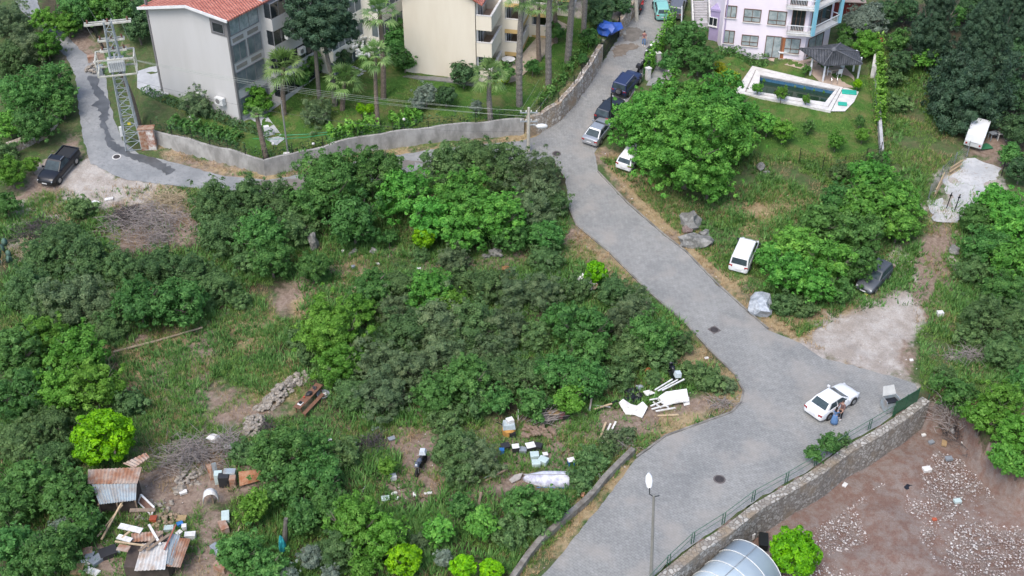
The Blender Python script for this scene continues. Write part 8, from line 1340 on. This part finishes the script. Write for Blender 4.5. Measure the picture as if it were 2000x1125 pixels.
for i, (a, b, m_, lb, z0, z1) in enumerate((((1151, 805), (1155, 788), M_TIN, 'standing grey pipe with a flange at the left of the scrap poles', .1, .5), ((1160, 803), (1195, 795), M_WOODP, 'tan pole in the scrap poles', .2, .35), ((1158, 796), (1192, 801), M_TIN, 'grey pole crossing the tan one', .25, .3), ((1165, 806), (1205, 788), M_DKMET, 'dark pole in the scrap poles', .15, .3), ((1170, 862), (1183, 834), M_WOODP, 'leftmost of the leaning planks, bare wood', .1, .5), ((1173, 872), (1192, 838), M_WPL, 'middle leaning plank, flaked white', .1, .55), ((1182, 868), (1202, 835), M_WPL, 'rightmost leaning plank, white', .1, .6), ((1284, 814), (1325, 812), M_WOODP, 'yellow wooden plank in front of the white frames', .1, .1), ((948, 941), (992, 921), M_WOOD, 'driftwood branch left of the upturned boat, upper', .1, .3), ((945, 936), (975, 926), M_TIN, 'grey driftwood branch left of the upturned boat, lower', .1, .2), ((922, 905), (932, 892), M_TW, 'dead stick in the bush left of the boxes', .4, 1.0))):
    board(a, b, lb, .14 if i not in (2, 9, 10) else .07, .06, m_, z0, z1, 'plank' if 'plank' in lb else 'pole', 'plank' if 'plank' in lb else 'pole')
# rubbish heap by the road
for k, (px, py, r_, lb) in enumerate(((1222, 782, 8, 'black rubbish bag, bottom left of the bag pile'), (1233, 775, 9, 'black rubbish bag, middle left of the bag pile'), (1227, 765, 8, 'black rubbish bag, top left of the bag pile'), (1240, 762, 8, 'black rubbish bag, top of the bag pile'), (1243, 780, 9, 'black rubbish bag, bottom middle of the bag pile'), (1250, 772, 8, 'black rubbish bag, right of the bag pile'), (1234, 788, 7, 'black rubbish bag at the foot of the white crumpled sheet'))): rock(px, py, r_, lb, M_BAG, .7, k + 40, 'rubbish_bag', 'rubbish bag', 'black rubbish bags by the road')
rock(1249, 757, 7, 'grey rubbish bag on top of the black bags', M_GRY, .8, 52, 'rubbish_bag', 'rubbish bag')
sheetm([(1208, 787), (1217, 780), (1232, 790), (1244, 793), (1255, 785), (1265, 795), (1254, 817), (1240, 811), (1222, 810)], [.3, .5, .35, .3, .6, .45, .1, .15, .1], 'crumpled white sheet at the left of the roadside rubbish', M_WPL, .05); sheetm([(1286, 776), (1300, 766), (1341, 760), (1346, 784), (1306, 790), (1298, 794)], [.5, .6, .6, .35, .3, .25], 'large white board on top of the roadside rubbish', M_WPL, .05); sheetm([(1256, 765), (1268, 762), (1280, 768), (1262, 774)], [.4, .45, .4, .3], 'small white sheet between bags and large board', M_WPL, .04); sheetm([(1332, 780), (1346, 776), (1347, 790), (1336, 793)], [.2, .3, .1, .1], 'white panel at the right end of the roadside rubbish', M_WPL, .04)
for k, (a, b) in enumerate((((1278, 775), (1312, 755)), ((1284, 777), (1322, 756)), ((1292, 776), (1335, 755)), ((1268, 788), (1300, 785)), ((1270, 800), (1305, 788)), ((1275, 792), (1290, 806)), ((1285, 788), (1305, 806)), ((1272, 806), (1312, 798)), ((1280, 810), (1318, 806)), ((1310, 792), (1334, 794)))):
    board(a, b, ('white profile lying on the large board, ' + ('lower', 'middle', 'upper')[k]) if k < 3 else 'white window profile in the tangle below the large board', .1, .08, M_WPL, .35 if k >= 3 else .7, .5 if k >= 3 else .75, 'profile', 'profile', 'white window profiles in the roadside rubbish' if k > 2 else None)
rock(1264, 723, 7, 'orange red tub in the bushes left of the moped', M_ORANGE, .7, 61, 'tub', 'tub'); rock(1265, 747, 6, 'brown rag behind the bag pile', M_TRB, .6, 62, 'rag', 'rag'); rock(1291, 742, 7, 'pinkish rag below the moped', mat('pink_rag', (.32, .16, .14)), .6, 63, 'rag', 'rag'); rock(993, 526, 11, 'orange brown scrap in the upper middle thicket', mat('orange_scrap', (.36, .16, .07), var=.4), .5, 64, 'scrap', 'scrap')
for (a, lb, m_) in (([(1126, 545), (1138, 534), (1148, 548), (1136, 556)], 'white sheet left of the roadside citrus ball', M_WPL), ([(1140, 552), (1156, 548), (1168, 556), (1154, 567), (1146, 562)], 'white torn sheet under the roadside citrus ball', M_WPL), ([(1158, 560), (1168, 555), (1166, 562), (1157, 568)], 'brown and white slat at the torn sheet', M_TRB)): sheetm(a, [.8, 1.0, .8, .5, .5][:len(a)], lb, m_, .06)
# box stack
for (px, py, w_, h_, rz, m_, ld, lb) in ((1007, 877, .5, .55, .15, M_PLAS, M_WPL, 'box with a bright white lid, left of the box row'), (987, 873, .6, .35, .3, M_PLAS, M_PLAS, 'black box at the left end of the box row'), (1022, 880, .5, .3, -.2, M_GRY, M_GRY, 'grey tub between the two white lids'), (1036, 874, .65, .45, .3, M_PLAS, M_WPL, 'dark box with a tilted white lid in the box row'), (1051, 873, .55, .4, -.3, M_PLAS, M_PLAS, 'black box at the right end of the box row'), (1044, 891, .6, .4, .1, M_PALE, M_PALE, 'pale green box, top of the pale group'), (1061, 901, .65, .4, -.5, M_PALE, M_PALE, 'pale blue box, right of the pale group'), (1047, 906, .6, .35, .05, M_PALE, M_PALE, 'pale blue box, left of the pale group'), (1065, 889, .35, .25, .2, M_GRY, M_WPL, 'small box with a white lid by the pale group'), (980, 882, .35, .4, 0, M_BLUE, M_BLUE, 'blue container at the bush left of the box row')):
    crate(px, py, w_, w_ * .85, h_, rz, lb, m_, lid=ld)
P = G(1115, 908); o = thing('stool', 'blue stool with a white seat above the upturned boat', 'stool', P, .3); part('seat', MB().box((0, 0, .52), (.5, .42, .06)), M_WPL, o)
for x in (-.18, .18):
    for y in (-.15, .15): part('leg', MB().box((x, y, .25), (.07, .07, .5)), M_BLUE, o)
# upturned boat
A, B = G(1021, 934, .2), G(1112, 934, .3); P = (A + B) / 2; P.z = ht(P.x, P.y); L_ = (B - A).length; o = thing('rowing_boat', 'pale blue-white wooden boat lying keel up beside the boxes', 'boat', P, heading(A, B)); mb = MB(); vs = []; fs = []; n = 14; m_ = 11
for i in range(n + 1):
    f = i / n; x = (f - .5) * L_; w_ = .72 * (min(1, (f * 2.2) ** .62) if f < .5 else 1) * (1 - .12 * max(0, f - .6)); hgt = .62 - .12 * (1 - f) ** 2
    for k in range(m_): t = math.pi * k / (m_ - 1); vs.append((x, w_ * math.cos(t), max(0, hgt * math.sin(t) ** .7) * (1 if f > .01 else .4)))
for i in range(n):
    for k in range(m_ - 1): fs.append((i * m_ + k, i * m_ + k + 1, (i + 1) * m_ + k + 1, (i + 1) * m_ + k))
fs += [tuple(range(m_)), tuple(n * m_ + k for k in range(m_))]; mb.add(vs, fs); part('hull', mb, mat('flaked_boat_paint', (.62, .64, .68), col2=(.33, .32, .42), vscale=2.2, rough=.6), o, True); part('keel', MB().bar((-L_ * .48, 0, .56), (L_ * .49, 0, .66), .05, .08), mat('keel_wood', (.4, .4, .42)), o); part('gunwale', MB().bar((-L_ * .2, -.72, .04), (L_ * .49, -.7, .04), .06).bar((-L_ * .2, .72, .04), (L_ * .49, .7, .04), .06), M_BLUE, o)
sheetm([(994, 938), (1005, 928), (1021, 924), (1016, 936), (1000, 944)], [.15, .3, .3, .15, .1], 'crumpled grey cloth at the bow of the upturned boat', mat('grey_cloth', (.38, .35, .32), var=.3), .04, 'cloth', 'cloth')
board((935, 990), (940, 975), 'grey broken post below the driftwood', .16, .12, M_WOOD, .1, .7, 'post', 'post')
# ------------------------------------------------------------------ skip, greenhouse, lot
P = G(1737, 800); o = thing('waste_container', 'grey waste container with its pale lid thrown open at the green panel', 'waste container', P, .25); mb = MB().box((0, 0, .12), (1.15, .85, .06))
for c, s in (((.56, 0), (.05, .9)), ((-.56, 0), (.05, .9)), ((0, .42), (1.1, .05)), ((0, -.42), (1.1, .05))): mb.box((c[0], c[1], .62), (s[0], s[1], 1.0))
part('body', mb, M_TIN, o); part('contents', MB().box((0, 0, .8), (1.0, .75, .1)), M_BAG, o); part('lid', MB().quad((-.55, .46, 1.1), (.55, .46, 1.1), (.45, .8, 1.75), (-.45, .8, 1.75), .06), mat('pale_lid', (.5, .5, .48), var=.15), o); part('rim', MB().bar((-.6, -.46, 1.14), (.6, -.46, 1.14), .06), M_DKMET, o)
for x in (-.45, .45):
    for y in (-.3, .3): part('wheel', MB().lathe([(.09, -.03), (.09, .03)], 10, 'Y'), M_TYRE, o).location = (x, y, .09)
A = G(1478, 1072, 2.4); B = G(1418, 1128, 2.4); dv = (B - A); dv.z = 0; dv.normalize(); zl = -2.7; O = Vector((A.x, A.y, zl)); nv = Vector((-dv.y, dv.x, 0)); rad = 2.35
o = thing('greenhouse', 'round-topped polytunnel greenhouse below the retaining wall', 'greenhouse', O); mb = MB(); Lg_ = 9; n = 16; vs = []
def arc(x, t, r_=rad): return dv * x + nv * (r_ * math.cos(t)) + Vector((0, 0, (r_ + .3) * math.sin(t) ** .85))
for x in (0, Lg_): vs += [arc(x, math.pi * k / n) for k in range(n + 1)]
mb.add(vs, [(k, k + 1, n + 2 + k, n + 1 + k) for k in range(n)] + [tuple(range(n + 1)), tuple(range(n + 1, 2 * n + 2))]); cv = part('cover', mb, mat('milky_film', (.50, .58, .62), col2=(.44, .52, .57), rough=.35, vscale=.8), o, True); cv.data.polygons[n].use_smooth = False; cv.data.polygons[n + 1].use_smooth = False
for i in range(8): part('hoop', MB().tube([arc(min(i * 1.28 + .02, Lg_ - .01), math.pi * k / n, rad + .03) for k in range(n + 1)], .035, 5), M_AC, o)
part('ridge_seam', MB().tube([arc(0, math.pi / 2, rad + .04), arc(Lg_, math.pi / 2, rad + .04)], .03, 5), M_GRY, o); part('end_door', MB().box(tuple(-dv * .04 + Vector((0, 0, 1.0))), (.06, .9, 1.9), math.atan2(dv.y, dv.x)), M_BLUE, o)
for (px, py, w_, rz, m_, lb) in ((1462, 1048, .8, .4, M_WPL, 'white sack behind the greenhouse'), (1470, 1041, .5, .1, M_GRY, 'grey bundle behind the greenhouse'), (1440, 1052, .9, .8, M_TRB, 'rusty panel behind the greenhouse'), (1491, 1058, 1.2, 1.4, M_DKMET, 'dark upright panel between greenhouse and citrus tree')): crate(px, py, w_, w_ * .5, .5, rz, lb, m_, 'scrap_metal', 'scrap', m_)
for (px, py, w_, rz, m_, lb) in ((1864, 841, .55, .3, M_WPL, 'white box in the top corner of the rubble lot'), (1844, 866, .5, 1.2, M_TAN, 'tan board below the white box of the rubble lot'), (1819, 864, .4, .4, M_GRY, 'grey crate left of the tan board in the rubble lot'), (1853, 896, .5, .1, M_GRY, 'grey slab in the upper rubble lot'), (1881, 865, .25, .1, M_WPL, 'white can right of the tan board'), (1804, 850, .3, .3, M_WPL, 'white can at the wall foot in the rubble lot'), (1810, 917, .6, .2, M_WPL, 'white slab in the middle of the rubble lot'), (1870, 979, .5, .2, M_PALE, 'pale slab low in the rubble lot'), (1650, 948, .4, .9, M_WPL, 'white lump at the wall foot'), (1825, 1015, .3, .1, M_ORANGE, 'red brick in the rubble lot')): crate(px, py, w_, w_ * .7, w_ * .35, rz, lb, m_, 'scrap', 'scrap', m_)
rock(1770, 950, 10, 'black bag in the middle of the rubble lot', M_BAG, .4, 71, 'rubbish_bag', 'rubbish bag')
def pebbles(name, label, polys, n, rs, m_, seed, thr=-2, ns=.5, excl=()):
    rg = np.random.default_rng(seed); A = [PW(p) for p in polys]; xs = np.array([q[0] for p in A for q in p]); ys = np.array([q[1] for p in A for q in p]); X = rg.uniform(xs.min(), xs.max(), n * 4); Y = rg.uniform(ys.min(), ys.max(), n * 4); k = np.zeros(len(X), bool)
    for p in A: k |= inpoly(X, Y, p)
    k &= NZ(X, Y, ns, seed) > thr
    for p in excl: k &= sdist(X, Y, p) < -.1
    X, Y = X[k][:n], Y[k][:n]; Z = HT(X, Y); n_ = len(X); base = np.array([(1, 0, 0), (-.5, .8, 0), (-.6, -.8, 0), (.1, .1, .75), (.2, -.2, -.5)]); F_ = [(0, 1, 3), (1, 2, 3), (2, 0, 3), (1, 0, 4), (2, 1, 4), (0, 2, 4)]
    r_ = rs[0] + (rs[1] - rs[0]) * rg.random(n_) ** 3; a = rg.uniform(0, 6.28, n_); sx = rg.uniform(.6, 1.5, n_); V = np.empty((n_, 5, 3))
    for j, b in enumerate(base): x = b[0] * sx; y = b[1]; V[:, j, 0] = X + (x * np.cos(a) - y * np.sin(a)) * r_; V[:, j, 1] = Y + (x * np.sin(a) + y * np.cos(a)) * r_; V[:, j, 2] = Z + (b[2] * .8 + .2) * r_
    idx = (np.array(F_)[None] + (np.arange(n_) * 5)[:, None, None]).reshape(-1, 3); me = bpy.data.meshes.new(name); me.vertices.add(n_ * 5); me.vertices.foreach_set('co', V.ravel()); me.loops.add(len(idx) * 3); me.loops.foreach_set('vertex_index', idx.ravel()); me.polygons.add(len(idx)); me.polygons.foreach_set('loop_start', np.arange(len(idx)) * 3); me.polygons.foreach_set('loop_total', np.full(len(idx), 3)); me.update(calc_edges=True)
    at = me.attributes.new('lv', 'FLOAT', 'POINT'); at.data.foreach_set('value', np.repeat(rg.random(n_), 5).astype(np.float32)); me.materials.append(m_); o = bpy.data.objects.new(name, me); C.objects.link(o); tag(o, label, 'stones', kind='stuff'); return o
MS = leafmat('mixed_stones', (.2, .15, .13), (.30, .26, .24), (.52, .50, .48), 0, .9); MSW = leafmat('pale_rubble', (.20, .17, .155), (.28, .25, .235), (.46, .44, .43), 0, .9)
LOTZ = [(1400, 1100), (1500, 1030), (1640, 960), (1780, 860), (1850, 830), (1900, 850), (1990, 950), (2060, 1040), (2060, 1200), (1400, 1200)]
pebbles('rubble', 'broken stones and rubbish strewn over the reddish lot', [LOTZ], 16000, (.025, .13), MS, 41, thr=-.8); pebbles('pale_rubble', 'pale broken concrete and glass strewn in the lot', [LOTZ], 3600, (.02, .12), MSW, 42, thr=-3, ns=1.1)
pebbles('gravel', 'loose stones of the bare yards and tracks', [[(1548, 672), (1640, 600), (1760, 550), (1830, 560), (1790, 750)], [(80, 330), (215, 345), (380, 372), (330, 400), (205, 410), (90, 380)], [(690, 830), (880, 830), (900, 960), (760, 980)], [(240, 870), (520, 900), (520, 960), (440, 1125), (170, 1125)], [(640, 480), (1000, 500), (940, 540), (660, 560)]], 3800, (.02, .1), MSW, 43, excl=[MAIN, SIDE])
pebbles('verge_stones', 'small stones along the dry verges', Z_DRY + [[(960, 830), (1440, 740), (1450, 790), (1200, 880)]], 3000, (.02, .1), MS, 44, excl=[MAIN, SIDE])
# ------------------------------------------------------------------ paved patch, pallets, gate frame
PAD = GP([(1810, 393), (1839, 355), (1889, 309), (1915, 312), (1951, 327), (1948, 343), (1926, 380), (1889, 417), (1867, 436), (1845, 437), (1824, 433)])
tag(sheet('concrete_pad', PAD, wash_mat('white_concrete', (.36, .37, .38), (.47, .47, .47), (.3, .29, .27), .5, 3.5), .07, step=.8, rag=.12), kind='structure')
def pallet(a, b, h_, label):
    A, B = G(*a), G(*b); d = B - A; o = thing('pallet', label, 'pallet', A); u = Vector((0, 0, 1)); n = Vector((d.y, -d.x, 0)).normalized() * .1; L_ = d.length
    for k in range(int(L_ / .16)): c = d * ((k + .5) * .16 / L_); part('slat', MB().bar(c + u * .05 - n, c + u * h_ + n * .4, .1, .025), M_WOODP, o)
    for f in (.06, .5, .92): part('bearer', MB().bar(u * h_ * f + n * .2, d + u * h_ * f + n * .2, .09, .06), M_WOODP, o)
pallet((1824, 388), (1840, 355), 1.1, 'bare wooden pallet leaning on the wire fence, lower of two'); pallet((1852, 345), (1876, 330), 1.1, 'bare wooden pallet leaning on the wire fence, upper of two')
for k, (px, py, lb) in enumerate(((1848, 408, 'left black gate post on the white paved patch'), (1864, 412, 'right black gate post on the white paved patch'))): P = G(px, py); o = thing('gate_post', lb, 'post', P, .2); part('post', MB().tube([(0, 0, 0), (.25, .1, 1.7)], .05, 6), M_DKMET, o); part('hinge_plate', MB().box((.2, .08, 1.4), (.22, .1, .12)), M_DKMET, o)
table(G(1938, 272), .3, .9, .6, 'small grey table right of the caravan', M_GRY); table(G(1954, 272), .1, 1.0, .7, 'small white table further right of the caravan', M_WPL)
rock(1945, 268, 4, 'dark stool between the two little tables', M_BAG, 1, 81, 'stool', 'stool')
# ------------------------------------------------------------------ garden details
hp = [(480, 264), (490, 258), (520, 262), (560, 264), (600, 262), (640, 258), (662, 254)]; hq = [(662, 254), (640, 262), (600, 268), (540, 272), (495, 271), (480, 264)]
tag(part('garden_hose', MB().tube([G(*p, .04) for p in hp + hq[1:]], .035, 5), mat('green_hose', (.03, .30, .14), rough=.4)), 'green garden hose looped on the lawn behind the wall corner', 'hose')
for px, py, lb in ((536, 300, 'white globe lamp beside the wall corner palm'), (790, 252, 'white globe lamp in the shrubs right of the slender palm'), (614, 300, 'white globe lamp at the middle of the concrete wall')): P = G(px, py); o = thing('garden_lamp', lb, 'lamp', P); part('post', MB().tube([(0, 0, 0), (0, 0, .95)], .03, 6), M_DKMET, o); part('globe', MB().lathe([(.02, -.15), (.12, -.1), (.16, 0), (.12, .1), (.02, .15)], 12), M_WPL, o, True).location = (0, 0, 1.08)
q = CW[4]; crate(560, 303, .55, .3, .45, .1, 'white meter box on the concrete wall at the wall bend', M_WPL, 'meter_box', 'box', M_WPL, z=.3)
o = part('tarpaulin', MB().rock((0, 0, .6), 1.15, 91, .75, .6), mat('blue_tarpaulin', (.03, .10, .42), rough=.45, var=.2, bump=.5, bscale=6)); o.location = G(1188, 66); tag(o, 'blue tarpaulin over a heap behind the dark gate', 'tarpaulin')
P = G(993, 128); o = thing('garden_table', 'round white garden table on the cream house terrace', 'table', P); part('tabletop', MB().lathe([(.7, .72), (.72, .76)], 18), M_WPL, o); part('leg', MB().tube([(0, 0, 0), (0, 0, .74)], .06, 8), M_WPL, o)
tag(sheet('sand_spread', PW([(1214, 66), (1226, 54), (1246, 54), (1256, 62), (1252, 76), (1236, 82), (1218, 80)]), mat('wet_sand', (.17, .155, .135), var=.3, vscale=1.5), .07, step=.5, rag=.1), kind='structure')
tag(sheet('mud_smear', PW([(1190, 100), (1205, 88), (1240, 84), (1252, 90), (1225, 104), (1198, 112)]), mat('mud', (.2, .165, .13), var=.3), .065, step=.5, rag=.18), kind='structure')
for k, (px, py) in enumerate(((690, 131), (697, 133), (704, 136), (711, 139), (707, 144), (700, 147))): P = G(px, py); tag(part('stepping_stone', MB().box(P + Vector((0, 0, .03)), (.5, .32, .06), .3 + k), M_PAVE), 'pale stepping stone of the curved path behind the pine', 'paving stone', 'stepping stones behind the pine')
P = G(12, 520); o = thing('cactus', 'blue-green prickly pear at the left edge', 'cactus', P); rr = random.Random(9)
for k in range(16): a = rr.uniform(0, 6.28); z = .4 + .17 * k; c = part('pad', MB().lathe([(.02, -.05), (.24, 0), (.02, .05)], 10, 'Y'), mat('cactus_green', (.09, .17, .13), var=.25), o, True); c.location = (math.cos(a) * .5, math.sin(a) * .3, z); c.rotation_euler = (rr.uniform(-.4, .4), 0, a); c.scale = (1.1, 1, 1.7)
